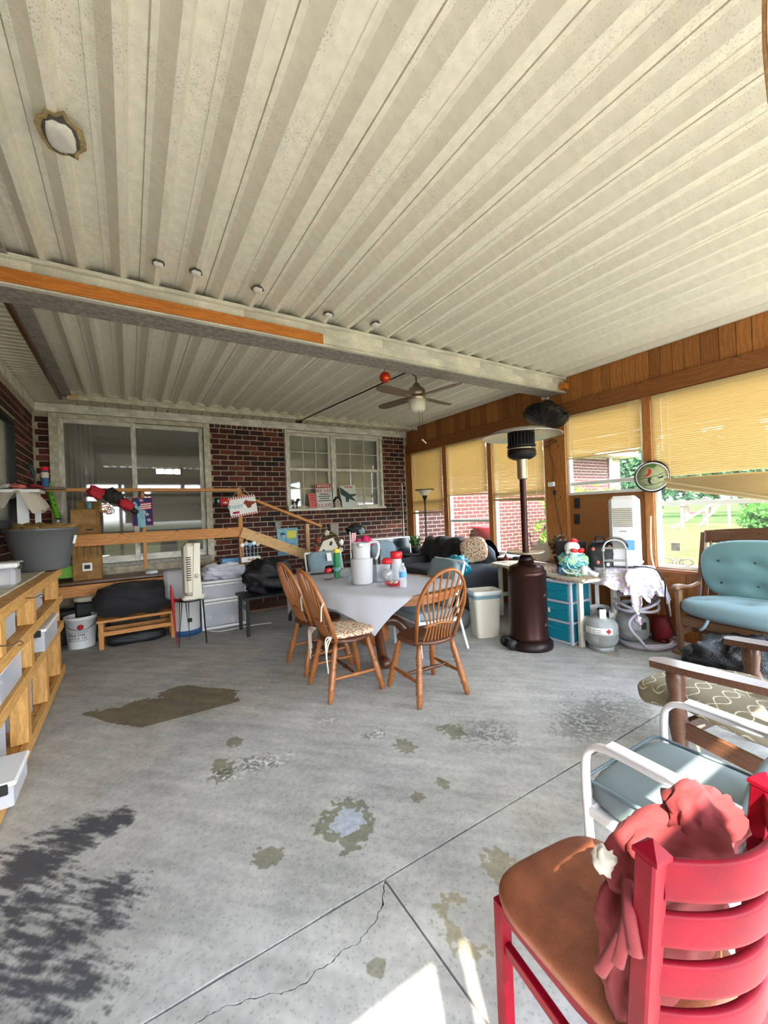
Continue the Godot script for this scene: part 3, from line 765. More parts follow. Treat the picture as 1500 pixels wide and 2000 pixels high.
func win_unit(called: String, z0: float, z1: float, y0: float, y1: float, yr: float) -> void:
	# white vinyl double-hung unit set in the window wall, z0 < z1
	var w := setting(called)
	var f := 0.035; var x := XR + 0.03
	for z in [z0 + f / 2, z1 - f / 2]: bx(w, "frame", Vector3(0.07, y1 - y0, f), "vinyl_white", Vector3(x, (y0 + y1) / 2, z))
	for y in [y0 + f / 2, y1 - f / 2]: bx(w, "frame", Vector3(0.07, f, z1 - z0 - 2 * f), "vinyl_white", Vector3(x, y, (z0 + z1) / 2))
	bx(w, "meeting_rail", Vector3(0.05, 0.045, z1 - z0 - 2 * f), "vinyl_white", Vector3(x, yr, (z0 + z1) / 2))
	part(w, "pane", boxm(Vector3(0.004, y1 - yr - 0.05, z1 - z0 - 2 * f)), "glass_thin", Vector3(x + 0.01, (y1 + yr) / 2, (z0 + z1) / 2))
	part(w, "pane", boxm(Vector3(0.004, yr - y0 - 0.05, z1 - z0 - 2 * f)), "glass_thin", Vector3(x - 0.01, (y0 + yr) / 2, (z0 + z1) / 2))

func build_right_wall() -> void:
	var w := setting("wall_right")
	var hb := ox(801, 887, XR).y; var ht := hb + 0.17
	var sill := ox(1281, 1104, XR).y - 0.02
	var z1a := ox(806, 900, XR).z; var z1b := ox(866, 900, XR).z; var z2a := ox(874, 900, XR).z; var z2b := ox(954, 900, XR).z
	var z3a := ox(963, 920, XR).z; var z3b := ox(1066, 900, XR).z; var z4a := ox(1106, 860, XR).z; var z4b := ox(1258, 860, XR).z; var z5a := ox(1275, 860, XR).z; var z5b := z5a + 1.25
	var y4 := ox(1110, 968, XR).y
	# header and posts
	bar(w, "header", Vector3(XR - 0.01, (hb + ht) / 2, ZB + 0.02), Vector3(XR - 0.01, (hb + ht) / 2, -2.75), 0.17, 0.06, "header_wood")
	bar(w, "header", Vector3(XR - 0.01, (hb + ht) / 2, -2.745), Vector3(XR - 0.01, (hb + ht) / 2, ZF), 0.17, 0.06, "header_wood")
	for p in [[ZB + 0.0, z1a], [z1b, z2a], [z2b, z3a], [z3b, z4a], [z4b, z5a], [z5b, z5b + 0.09], [ZF - 0.12, ZF]]:
		bar(w, "post", Vector3(XR + 0.01, 0.0, (p[0] + p[1]) / 2), Vector3(XR + 0.01, hb, (p[0] + p[1]) / 2), absf(p[1] - p[0]), 0.09, "pine_wall_b", Vector3.BACK)
	# vertical boards above the header
	var z := ZB + 0.02
	var ks := ["pine_wall_a", "pine_wall_b", "pine_wall_c", "pine_wall_a", "pine_wall_b"]
	while z < ZF - 0.05:
		var wd := rng.randf_range(0.1, 0.15)
		bar(w, "board", Vector3(XR + rng.randf_range(-0.002, 0.002), ht, z + wd / 2), Vector3(XR, YC + 0.06, z + wd / 2), wd - 0.004, 0.02, ks[rng.randi() % 5], Vector3.BACK, 0.003)
		z += wd
	bx(w, "sheathing", Vector3(0.04, 0.8, ZF - ZB), "header_wood", Vector3(XR + 0.045, ht + 0.37, (ZF + ZB) / 2), Vector3.ZERO, 0.0)
	# knee wall: boards and sheathing below the windows
	z = ZB + 0.02
	while z < ZF - 0.1:
		bar(w, "panel", Vector3(XR + 0.005, 0.0, z + 0.3), Vector3(XR + 0.005, sill - 0.04, z + 0.3), 0.597, 0.02, "pine_wall_a" if int(z * 10) % 2 else "pine_wall_b", Vector3.BACK, 0.003)
		z += 0.6
	bx(w, "sheathing", Vector3(0.05, sill - 0.04, ZF - ZB), "header_wood", Vector3(XR + 0.045, (sill - 0.04) / 2, (ZF + ZB) / 2), Vector3.ZERO, 0.0)
	bx(w, "ledge", Vector3(0.12, 0.035, ZF - ZB - 0.05), "header_wood", Vector3(XR - 0.02, sill - 0.02, (ZF + ZB) / 2))
	bx(w, "sheathing_panel", Vector3(0.02, y4 - sill, z4b - z4a), "osb", Vector3(XR + 0.03, (y4 + sill) / 2, (z4a + z4b) / 2))
	for q in [[1127, 983], [1127, 1014]]:
		var p := ox(q[0], q[1], XR + 0.02)
		bx(w, "stamp", Vector3(0.002, 0.13, 0.08), "print_dark", Vector3(XR + 0.019, p.y, p.z), Vector3.ZERO, 0.0)
	win_unit("window_3", z1a, z1b, sill, hb, 1.62); win_unit("window_4", z2a, z2b, sill, hb, ox(915, 1017, XR).y)
	win_unit("window_5", z3a, z3b, sill, hb, 1.66); win_unit("window_6", z4a, z4b, y4, hb, y4 + 0.14); win_unit("window_7", z5a, z5b, sill, hb, ox(1290, 984, XR).y)
	win_unit("window_8", z5b + 0.09, ZF - 0.12, sill, hb, 1.42)
	blind("window_blind", "yellowed slat blind behind the black floor lamp, lowered the furthest", z1a, z1b, hb - 0.01, ox(812, 1003, XR).y, ox(868, 999, XR).y, 36.0)
	blind("window_blind", "yellowed slat blind above the view of sunlit brick and red planter", z2a, z2b, hb - 0.01, ox(880, 968, XR).y, ox(955, 963, XR).y)
	blind("window_blind", "yellowed slat blind behind the patio heater's burner", z3a, z3b, hb - 0.01, ox(966, 976, XR).y, ox(1066, 977, XR).y)
	blind("window_blind", "short yellowed slat blind above the white air cooler", z4a, z4b, hb - 0.01, ox(1112, 897, XR).y, ox(1257, 878, XR).y)
	var e := ox(1500, 968, XR)
	var s0 := ox(1310, 935, XR)
	blind("window_blind", "wide yellowed slat blind beside the bird clock with a sagging bottom rail", z5a, z5b, hb - 0.01, s0.y, s0.y - (s0.y - e.y) * (z5b - s0.z) / (e.z - s0.z))

func build_ceiling() -> void:
	var c := setting("ceiling")
	var prof := [[0, 0], [.029, 0], [.047, .05], [.054, .056], [.133, .056], [.135, .05], [.139, .05], [.141, .056], [.155, .056], [.172, .052], [.222, 0], [.251, 0], [.269, .05], [.276, .056], [.326, .056], [.327, .066], [.331, .066], [.332, .052], [.356, .050], [.413, 0]]
	var mk := func(z0: float, z1: float) -> ArrayMesh:
		var st := begin()
		for i in prof.size() - 1:
			var a = prof[i]; var b = prof[i + 1]
			quad(st, Vector3(a[0], a[1], z0), Vector3(a[0], a[1], z1), Vector3(b[0], b[1], z1), Vector3(b[0], b[1], z0))
			quad(st, Vector3(a[0], a[1] + .0015, z0), Vector3(b[0], b[1] + .0015, z0), Vector3(b[0], b[1] + .0015, z1), Vector3(a[0], a[1] + .0015, z1))
		return done(st)
	var zb := -3.21
	var near: ArrayMesh = mk.call(zb - 0.1, ZF + 0.25); var far: ArrayMesh = mk.call(ZB + 0.38, zb - 0.1)
	for k in range(-3, 12):
		var x := 0.199 + k * 0.413
		if x > XR - 0.03: break
		if k > -3: part(c, "roof_panel", far, "roof_metal", Vector3(x, YC, 0))
		part(c, "roof_panel", near, "roof_metal", Vector3(x, YC, 0))
	bx(c, "roof_deck", Vector3(XR - XL + 0.5, 0.03, ZF - ZB + 0.6), "roof_shingle", Vector3((XR + XL) / 2, YC + 0.13, (ZF + ZB) / 2 - 0.05), Vector3.ZERO, 0.0)
	# foam patches around cut-out holes in the roof
	for q in [[119, 262, 30, 1.0], [309, 512, 9, 0.0], [383, 529, 9, 0.0], [503, 562, 9, 0.0], [641, 612, 8, 0.0], [733, 631, 8, 0.0]]:
		var p := fl(q[0], q[1], YC); var r: float = (fl(q[0] + q[2], q[1], YC) - p).length()
		var sz := Vector2(r * 0.8, r * 1.3) if q[3] > 0 else Vector2(r, r)
		var ring := []
		for i in 19:
			var a := TAU * i / 19.0
			ring.append(Vector2(cos(a) * sz.x * rng.randf_range(0.8, 1.2), sin(a) * sz.y * rng.randf_range(0.85, 1.15)))
		var bp := part(c, "roof_patch", prism(ring, 0.012), "tar", p + Vector3(0, -0.007, 0), Vector3(90, 0, 0), Vector3(1.25, 1.25, 1))
		part(bp, "foam_plug", pillow(Vector3(sz.x * 1.6, sz.y * 1.5, 0.03), 3.0, 8, [], 0.01, 4), "foam", Vector3(0, 0.0, 0.008))
		if q[3] > 0: part(c, "roof_patch", prism(ring, 0.006), "rust_stain", p + Vector3(0, -0.004, 0), Vector3(90, 0, 0), Vector3(1.7, 1.45, 1))
	# main beam across the porch
	var bm := setting("ceiling_beam")
	var yb := 2.885
	bx(bm, "web", Vector3(XR + 0.69, YC - yb, 0.012), "beam_white", Vector3((XR - 0.69) / 2, (YC + yb) / 2, zb))
	bx(bm, "top_flange", Vector3(XR + 0.69, 0.025, 0.05), "beam_white", Vector3((XR - 0.69) / 2, YC - 0.0135, zb + 0.02))
	bx(bm, "bottom_flange", Vector3(XR + 0.69, 0.012, 0.045), "beam_white", Vector3((XR - 0.69) / 2, yb, zb + 0.018))
	bx(bm, "underside", Vector3(XR + 0.69, 0.01, 0.24), "galvanised", Vector3((XR - 0.69) / 2, yb + 0.003, zb - 0.125))
	bx(bm, "web", Vector3(XR + 0.69, YC - yb, 0.012), "galvanised", Vector3((XR - 0.69) / 2, (YC + yb) / 2, zb - 0.24))
	var oe := oz(628, 660, zb).x
	bx(bm, "timber", Vector3(oe + 0.69, 0.082, 0.035), "lumber_orange", Vector3((oe - 0.69) / 2, yb + 0.05, zb + 0.024))
	bx(bm, "end_block", Vector3(0.1, 0.07, 0.08), "lumber_orange", Vector3(XR - 0.08, yb + 0.06, zb + 0.05))
	# house eaves: left and back
	var ev := setting("ceiling_soffit")
	var ys: float = stash.fb + 0.115
	var z := ZB + 0.02
	while z < ZF:
		bx(ev, "soffit_panel", Vector3(0.31, 0.012, 0.084), "trim_old", Vector3(XL + 0.175, ys + 0.006, z + 0.042), Vector3(3, 0, 0)); z += 0.09
	var x := -0.67
	while x < XR - 0.02:
		bx(ev, "soffit_panel", Vector3(0.143, 0.012, 0.36), "trim_old", Vector3(x + 0.07, ys + 0.006, ZB + 0.2), Vector3(0, 0, 3)); x += 0.15
	bx(ev, "eave_backing", Vector3(0.33, 0.02, ZF - ZB), "lumber_pale", Vector3(XL + 0.17, ys + 0.035, (ZB + ZF) / 2), Vector3.ZERO, 0.0)
	bx(ev, "eave_backing", Vector3(XR - XL, 0.02, 0.36), "lumber_pale", Vector3((XR + XL) / 2, ys + 0.04, ZB + 0.19), Vector3.ZERO, 0.0)
	bx(ev, "gutter_edge", Vector3(0.035, 0.03, ZF - ZB - 0.3), "oak_dark", Vector3(-0.675, ys + 0.0, (ZB + ZF) / 2 + 0.15))
	bx(ev, "flashing", Vector3(0.11, 0.008, ZF - ZB - 0.4), "galvanised", Vector3(-0.605, ys + 0.02, (ZB + ZF) / 2 + 0.2))
	bx(ev, "support_board", Vector3(XR + 0.58, 0.065, 0.04), "trim_old", Vector3((XR - 0.58) / 2 - 0.02, YC - 0.033, ZB + 0.41))
	bx(ev, "fascia", Vector3(XR + 0.6, 0.16, 0.02), "trim_old", Vector3((XR - 0.6) / 2, YC + 0.07, ZB + 0.375))
	bx(ev, "support_tip", Vector3(0.1, 0.05, 0.01), "lumber_pale", Vector3(-0.53, YC - 0.025, ZB + 0.435))

func build_front() -> void:
	# the open front behind the camera: header, posts, added canvas panels that shape the sunlight
	var w := setting("wall_front")
	var hb := 2.56
	bar(w, "header", Vector3(XL, hb + 0.12, ZF - 0.04), Vector3(XR, hb + 0.12, ZF - 0.04), 0.24, 0.04, "header_wood")
	bx(w, "fascia", Vector3(XR - XL, 0.36, 0.03), "trim_white", Vector3((XL + XR) / 2, hb + 0.35, ZF + 0.06))
	for x in [[-0.2, 0.06], [3.1, 0.09]]: bar(w, "post", Vector3(x[0], 0, ZF - 0.04), Vector3(x[0], hb, ZF - 0.04), x[1], 0.09, "pine_wall_b", Vector3.BACK)
	for x in [[-0.1, 0.13, 2.56], [0.13, 0.38, 2.41], [0.58, 3.0, 2.41]]: bx(w, "added_sun_blocker", Vector3(x[1] - x[0], x[2] - 1.42, 0.012), "cream_cloth", Vector3((x[0] + x[1]) / 2, (x[2] + 1.42) / 2, ZF - 0.07))  # unseen canvas added to cut the sun into streaks and patches

func clump(n: int, s: Vector3, leaf: float, sd: int) -> ArrayMesh:
	# a crown of leaves: small bent quads spread through an ellipsoid
	var g := RandomNumberGenerator.new(); g.seed = sd
	var st := begin()
	for i in n:
		var d := Vector3(g.randfn(), g.randfn(), g.randfn()).normalized() * pow(g.randf(), 0.4)
		var lump := 0.75 + 0.25 * sin(d.x * 7.0 + sd) * cos(d.y * 6.0 + d.z * 5.0)
		var p := Vector3(d.x * s.x, d.y * s.y, d.z * s.z) * lump
		var a := Vector3(g.randfn(), g.randfn(), g.randfn()).normalized() * leaf; var b := a.cross(Vector3(g.randfn(), g.randfn(), g.randfn())).normalized() * leaf * 0.6
		quad(st, p - a, p + b, p + a, p - b)
	return done(st)

func build_outside() -> void:
	var g := setting("ground")
	bx(g, "added_bounce_slab", Vector3(11, 0.1, 7.5), "apron", Vector3(1.5, -0.13, ZF + 3.8), Vector3.ZERO, 0.0)  # unseen slab added to bounce neutral light up to the roof
	bx(g, "lawn", Vector3(120, 0.1, 60), "lawn", Vector3(40, -0.2, 5), Vector3.ZERO, 0.0)
	bx(g, "field", Vector3(120, 0.1, 80), "field", Vector3(90, -0.16, -30), Vector3(0, 12, 0), 0.0)
	# the house goes on to the right of the porch
	var h := setting("wall_wing")
	var x1 := 12.2
	brickwork(h, 0, ZB, XR + 0.1, x1, 0.0, 2.75, [], ["brick_a", "brick_b", "brick_c", "brick_a", "brick_b", "brick_e"], 0.0827, 0.232, 9.0)
	bx(h, "eave", Vector3(x1 - XR + 0.6, 0.16, 0.5), "trim_white", Vector3((x1 + XR) / 2 + 0.4, 2.85, ZB + 0.2))
	bx(h, "roof_slope", Vector3(x1 - XR + 0.3, 0.06, 4.0), "roof_shingle", Vector3((x1 + XR) / 2 + 0.45, 3.78, ZB - 1.3), Vector3(25, 0, 0), 0.0)
	bx(h, "end_wall", Vector3(0.2, 3.0, 6.0), "brick_b", Vector3(x1 - 0.1, 1.4, ZB - 3.0), Vector3.ZERO, 0.0)
	bx(h, "corner_trim", Vector3(0.12, 2.8, 0.04), "white_plastic", Vector3(x1 - 0.05, 1.4, ZB + 0.02))
	var pp := oz(940, 1043, ZB + 0.2)
	single("hanging_planter", "dark red tapered planter against the sunlit brick wall outside", "planter", lathe([[0.0, -0.16], [0.17, -0.16], [0.3, 0.14], [0.32, 0.18], [0.29, 0.18], [0.28, 0.12], [0.0, 0.12]], 18), "red_pot", Vector3(pp.x, pp.y, ZB + 0.36))
	for e in [[8.6, -5.6, 1.0, "bush", "loose sunlit green bush outside, behind the heater's pole", 3400], [10.4, -5.7, 0.9, "bush", "sunlit bush at the end of the brick wing outside", 2600]]:
		var b := thing("bush", e[4], "bush", Vector3(e[0], -0.15, e[1]))
		part(b, "foliage", clump(e[5], Vector3(1.1, 1.15, 0.8) * e[2], 0.07, int(e[0] * 10)), e[3], Vector3(0, 1.15 * e[2], 0))
		for k in 3: pipe(b, "stem", [Vector3(0.1 * k - 0.1, 0, 0), Vector3(0.2 * k - 0.2, 0.6, 0.1 * k), Vector3(0.35 * k - 0.35, 1.2, 0.1)], 0.02, "bark", 4, 5)
	var sh := thing("shrub", "dense dark green shrub beside the bare wooden frame on the lawn", "shrub", fl(1490, 1050, -0.15) + Vector3(2.0, 0, -0.4))
	part(sh, "foliage", clump(3000, Vector3(1.6, 0.8, 1.1), 0.1, 5), "shrub_dark", Vector3(0, 0.75, 0)); pipe(sh, "stem", [Vector3.ZERO, Vector3(0, 0.4, 0), Vector3(0.1, 0.8, 0)], 0.05, "bark", 3, 5)
	# birdhouses on posts
	for q in [[1333, 1033, 0], [1381, 1028, 1]]:
		var p := fl(q[0], q[1], -0.15)
		var o := thing("birdhouse_post", ["weathered birdhouse on a grey post out on the lawn, next to the red fence rail", "weathered birdhouse on a grey post out on the lawn, next to the bare wooden frame"][q[2]], "birdhouse", p)
		var hh := 1.25 if q[2] == 0 else 1.35
		bar(o, "post", Vector3.ZERO, Vector3(0, hh, 0), 0.11, 0.11, "grey_wood")
		bx(o, "house", Vector3(0.26, 0.26, 0.24), "grey_wood", Vector3(0, hh + 0.13, 0)); bx(o, "roof", Vector3(0.38, 0.03, 0.24), "white_plastic", Vector3(0, hh + 0.29, 0.09), Vector3(30, 0, 0)); bx(o, "roof", Vector3(0.38, 0.03, 0.24), "white_plastic", Vector3(0, hh + 0.29, -0.09), Vector3(-30, 0, 0))
	var fp := fl(1357, 990, 0.9)
	var tr := thing("swing_frame", "bare grey wooden A-frame of slanting boards standing on the lawn", "frame", fl(1425, 1030, -0.15))
	var dd := tr.position.length() / 10.0
	bar(tr, "upright", Vector3(0, 0, 0), Vector3(0, 0.95 * dd, 0), 0.12, 0.05, "grey_wood"); bar(tr, "brace", Vector3(-0.25 * dd, 0.02, 0.42 * dd), Vector3(0, 0.6 * dd, 0), 0.14, 0.04, "grey_wood"); bar(tr, "brace", Vector3(0.5 * dd, 0.1, 0.95 * dd) , Vector3(0, 0.6 * dd, 0), 0.12, 0.04, "grey_wood")
	tr.rotation_degrees.y = -150
	var fr := thing("fence_rail", "low red rail crossing the grass behind the birdhouses", "fence", fp + Vector3(0, -0.4, 0))
	bar(fr, "rail", Vector3(-0.9, 0, 0), Vector3(0.9, 0, 0.5), 0.12, 0.05, "red_pot")
	for k in [-0.8, 0.8]: bar(fr, "post", Vector3(k, -0.7, k * 0.27), Vector3(k, 0.05, k * 0.27), 0.06, 0.06, "grey_wood")
	var tg := RandomNumberGenerator.new(); tg.seed = 3
	var crowns := []
	for k in 3: crowns.append(clump(2600, Vector3(1.95, 4.4, 1.95), 0.34, 70 + k))
	for i in 15:
		var a := deg_to_rad(50.0 + 2.6 * i + tg.randf_range(-0.3, 0.3)); var dist := 45.0 if i % 2 else 55.0
		var t := thing("tree", "tall leafy tree in the hazy row at the far edge of the field", "tree", Vector3(sin(a) * dist, -0.3, -cos(a) * dist), tg.randf() * 360, "trees at the far edge of the field")
		part(t, "crown", crowns[i % 3], "tree", Vector3(0, 5.0, 0)); cyl(t, "trunk", 0.3, 0.2, 4.0, "bark", Vector3.ZERO, Vector3.ZERO, 8)

func build_deck() -> void:
	var zd := -6.2
	var d := thing("wooden_landing", "raised wooden landing with railing and sloping ramp in front of the sliding door", "deck")
	var top := oz(125, 1139, zd).y; var x0 := XL + 0.02; var x1 := oz(470, 1047, zd).x
	var z := ZB + 0.06
	while z < zd - 0.05:
		bar(d, "plank", Vector3(x0, top - 0.015, z + 0.065), Vector3(x1 + 0.05, top - 0.015, z + 0.065), 0.03, 0.128, "walnut"); z += 0.135
	bar(d, "rim_joist", Vector3(x0, top - 0.115, zd + 0.0), Vector3(x1, top - 0.115, zd + 0.0), 0.14, 0.04, "lumber")
	for x in [x0 + 0.1, 0.35, x1 - 0.05]: bar(d, "leg", Vector3(x, 0, zd - 0.08), Vector3(x, top - 0.05, zd - 0.08), 0.09, 0.09, "lumber")
	for x in [x0 + 0.1, x1 - 0.05]: bar(d, "leg", Vector3(x, 0, ZB + 0.12), Vector3(x, top - 0.05, ZB + 0.12), 0.09, 0.09, "lumber")
	var tr := oz(100, 957, zd + 0.04); var te := oz(467, 957, zd + 0.04)
	bar(d, "top_rail", Vector3(tr.x - 0.05, tr.y, zd + 0.04), Vector3(te.x, te.y, zd + 0.04), 0.04, 0.09, "lumber")
	var a := oz(106, 1059, zd + 0.05); var b := oz(467, 1039, zd + 0.05)
	bar(d, "mid_rail", Vector3(a.x, a.y, zd + 0.05), Vector3(b.x, b.y, zd + 0.05), 0.14, 0.038, "lumber")
	var m := oz(280, 1000, zd); bar(d, "baluster", Vector3(m.x, oz(283, 1110, zd).y, zd + 0.01), Vector3(m.x, tr.y - 0.02, zd + 0.01), 0.09, 0.038, "lumber", Vector3.BACK)
	bar(d, "newel", Vector3(x1, 0.0, zd + 0.0), Vector3(x1, te.y + 0.03, zd + 0.0), 0.075, 0.06, "lumber", Vector3.BACK)
	# ramp down to the right
	var e := oz(604, 1086, zd + 0.05); bar(d, "ramp_rail", Vector3(x1, b.y, zd + 0.05), Vector3(e.x, e.y, zd + 0.05), 0.15, 0.038, "lumber_pale")
	var he := oz(628, 1028, zd + 0.04); bar(d, "ramp_hand_rail", Vector3(x1, te.y - 0.06, zd + 0.03), Vector3(he.x, he.y, zd + 0.03), 0.04, 0.07, "lumber")
	var sl := (e.y - b.y) / (e.x - x1)
	var run := (0.06 - top) / sl
	for k in 14:
		var f0 := k / 14.0; var f1 := (k + 0.93) / 14.0
		bar(d, "ramp_plank", Vector3(x1 + run * f0 + 0.02, top - 0.02 + (0.06 - top) * f0, (ZB + zd) / 2 + 0.02), Vector3(x1 + run * f1 + 0.02, top - 0.02 + (0.06 - top) * f1, (ZB + zd) / 2 + 0.02), 0.03, 0.5, "walnut")
	bar(d, "ramp_post", Vector3(e.x, 0, zd + 0.0), Vector3(e.x, he.y + 0.05, zd + 0.0), 0.06, 0.06, "lumber_pale", Vector3.BACK)
	stash.deck = top; stash.zd = zd; stash.newel = x1

func build_deck_things() -> void:
	var zd: float = stash.zd; var y: float = stash.deck
	# tall carton
	var zc := ZB + 0.3
	var l := oz(137, 1050, zc + 0.14).x; var r := oz(183, 1050, zc + 0.14).x; var tp := oz(160, 995, zc).y
	var b := thing("cardboard_box", "tall brown cardboard box with open flaps in front of the sliding door", "box", Vector3((l + r) / 2 + 0.04, y, zc))
	bx(b, "carton", Vector3(r - l + 0.06, tp - y, 0.26), "cardboard", Vector3(0, (tp - y) / 2, 0))
	bx(b, "flap", Vector3(r - l + 0.02, 0.19, 0.006), "cardboard_light", Vector3(-0.02, tp - y - 0.1, 0.138), Vector3(3, 0, 0)); bx(b, "flap", Vector3(r - l + 0.02, 0.12, 0.006), "cardboard_light", Vector3(0.02, tp - y + 0.05, -0.12), Vector3(-12, 0, 0))
	bx(b, "paper_label", Vector3(0.1, 0.1, 0.003), "white_paper", Vector3(0.0, 0.16, 0.132)); bx(b, "printed_mark", Vector3(0.06, 0.05, 0.002), "print_dark", Vector3(0, 0.16, 0.1345), Vector3.ZERO, 0.0)
	for k in 4: bx(b, "printed_mark", Vector3(0.012, 0.2 + 0.05 * (k % 2), 0.002), "dry_brown", Vector3(-0.1 + 0.07 * k, 0.4, 0.1315), Vector3.ZERO, 0.0)
	bx(b, "handle_slot", Vector3(0.07, 0.02, 0.002), "black", Vector3(0.04, tp - y - 0.26, 0.1315), Vector3.ZERO, 0.0)
	# broom
	var q0 := oz(125, 1118, zd - 0.2); var q1 := oz(113, 1013, zd - 0.12); var q2 := oz(96, 955, zd - 0.1)
	var br := thing("broom", "lime green and white broom leaning on the railing beside the cardboard box", "broom")
	pipe(br, "pole", [q0, q1], 0.011, "white_plastic", 1); pipe(br, "grip", [q1, q2, q2 + (q2 - q1) * 0.2], 0.03, "lime", 1, 8); cyl(br, "collar", 0.03, 0.03, 0.02, "black", q1 - Vector3(0, 0.01, 0), Vector3(0, 0, -8))
	part(br, "head", prism([Vector2(-0.04, 0.1), Vector2(0.04, 0.1), Vector2(0.15, -0.07), Vector2(-0.12, -0.07)], 0.05), "lime", q0 + Vector3(0.02, 0.0, 0))
	for k in 3: bx(br, "grip_slot", Vector3(0.016, 0.02, 0.012), "black", q1.lerp(q2, 0.45 + 0.18 * k) + Vector3(0.012, 0, 0.024), Vector3(0, 0, -8), 0.004)
	# red garment and cap on the rail
	var g := oz(213, 965, zd + 0.1)
	var cap := thing("draped_jacket", "crumpled dark and bright red jacket slung over the landing rail", "clothing", g)
	part(cap, "body", pillow(Vector3(0.22, 0.15, 0.07), 2.4, 12, [], 0.06, 3), "print_dark", Vector3(0.04, -0.03, 0), Vector3(0, 0, -38)); part(cap, "sleeve", pillow(Vector3(0.17, 0.12, 0.06), 5.0, 10, [], 0.03, 4), "flag_red", Vector3(-0.13, 0.02, 0.01), Vector3(0, 0, -36)); part(cap, "sleeve", pillow(Vector3(0.16, 0.11, 0.06), 5.0, 10, [], 0.03, 5), "flag_red", Vector3(0.18, -0.14, 0.02), Vector3(0, 0, -30)); part(cap, "cuff", pillow(Vector3(0.1, 0.07, 0.07), 2.6, 8), "black", Vector3(0.26, -0.22, 0.02), Vector3(0, 0, -30))
	var pouch := oz(205, 993, zd + 0.09); single("string_bundle", "small tangle of tan string hanging under the red jacket", "string", tube(smoothpath([Vector3(-0.06, 0.02, 0), Vector3(0.03, 0.05, 0.02), Vector3(0.06, -0.02, 0), Vector3(-0.02, -0.05, 0.02), Vector3(-0.05, 0.0, 0.01), Vector3(0.04, 0.02, 0.0), Vector3(0.0, -0.04, 0)], 6, true), 0.007, 6, true), "lumber", pouch)
	# garden flag
	var f0 := oz(257, 972, zd + 0.1); var f1 := oz(300, 1026, zd + 0.1); var fw := f1.x - f0.x; var fh := f0.y - f1.y
	var fg := thing("garden_flag", "navy garden flag with a pale statue, fireworks and a striped banner", "flag", Vector3((f0.x + f1.x) / 2, (f0.y + f1.y) / 2, zd + 0.1))
	part(fg, "border", gridm(10, 10, func(a, c): return Vector3((a - 0.5) * fw, (0.5 - c) * fh, 0.008 * sin(a * 7.0))), "flag_red"); part(fg, "cloth", gridm(10, 10, func(a, c): return Vector3((a - 0.5) * fw * 0.93, (0.5 - c) * fh * 0.95, 0.003 + 0.008 * sin((0.035 + a * 0.93) * 7.0))), "navy")
	for k in 7: bx(fg, "stripe", Vector3(fw * 0.5, fh * 0.036, 0.003), "white_paper" if k % 2 else "flag_red", Vector3(fw * 0.16, fh * (0.3 - 0.036 * k), 0.014), Vector3(0, 0, 6), 0.0)
	part(fg, "statue", prism([Vector2(-0.04, -0.18), Vector2(0.06, -0.18), Vector2(0.05, 0.0), Vector2(0.07, 0.04), Vector2(0.02, 0.08), Vector2(0.0, 0.13), Vector2(-0.035, 0.11), Vector2(-0.05, 0.16), Vector2(-0.08, 0.19), Vector2(-0.1, 0.16), Vector2(-0.06, 0.06), Vector2(-0.05, 0.0)], 0.003), "sky_paint", Vector3(-0.02, -fh * 0.1, 0.013), Vector3.ZERO, Vector3(fw / 0.27, fh / 0.4, 1))
	for s in [[-0.05, 0.4], [0.2, -0.1], [0.28, -0.3]]:
		for k in 5: bx(fg, "firework", Vector3(fw * 0.22, 0.004, 0.002), "pink" if k % 2 else "white_paper", Vector3(fw * s[0], fh * s[1], 0.0145), Vector3(0, 0, 36.0 * k), 0.0)
	for s in [-1, 1]: pipe(fg, "cord", [Vector3(s * fw * 0.25, fh * 0.5, 0), Vector3(0, fh * 0.5 + 0.1, -0.02)], 0.003, "black", 1, 5)
	# things hung near the newel
	var nx: float = stash.newel
	var c0 := oz(444, 986, zd + 0.1); var c1 := oz(498, 985, zd + 0.1); var sw := c1.x - c0.x + 0.0
	var sg := thing("bird_sign", "tilted white wooden sign with a brown bird and candy-striped edge", "sign", Vector3((c0.x + c1.x) / 2 + 0.02, (c0.y + c1.y) / 2 - 0.02, zd + 0.1))
	sg.rotation_degrees.z = 8
	bx(sg, "board", Vector3(sw, 0.23, 0.02), "white_paper", Vector3.ZERO); bx(sg, "striped_edge", Vector3(sw, 0.03, 0.024), "print_red", Vector3(0, 0.125, 0)); bx(sg, "striped_edge", Vector3(sw, 0.03, 0.024), "print_red", Vector3(0, -0.125, 0))
	for k in 12:
		for s in [-1, 1]: bx(sg, "stripe", Vector3(0.014, 0.03, 0.026), "white_paper", Vector3((k - 5.5) * sw / 12.0, 0.125 * s, 0), Vector3(0, 0, 20), 0.0)
	part(sg, "painted_bird", prism([Vector2(-0.05, 0.05), Vector2(-0.03, 0.07), Vector2(0.0, 0.05), Vector2(0.04, 0.04), Vector2(0.14, 0.02), Vector2(0.05, -0.01), Vector2(0.02, -0.05), Vector2(-0.02, -0.05), Vector2(-0.04, 0.0), Vector2(-0.07, 0.03)], 0.003), "brown_bird", Vector3(0.08, 0.01, 0.0115))
	words(sg, "lettering", "Happy", 0.05, "sky_paint", Vector3(-0.11, 0.01, 0.0115), Vector3.ZERO, true)
	for k in 3: part(sg, "painted_flower", lathe([[0, 0], [0.018, 0.001], [0, 0.002]], 8), "pink", Vector3(-0.14 + 0.03 * k, -0.08, 0.0115), Vector3(90, 0, 0))
	pipe(sg, "hanger", [Vector3(-0.12, 0.14, 0), Vector3(0.02, 0.29, -0.02), Vector3(0.12, 0.14, 0)], 0.003, "blind_cord", 1, 5)
	var lb := oz(434, 980, zd + 0.12)
	var bug := thing("bird_ornament", "red and black round bird ornament hanging from the top rail", "ornament", lb)
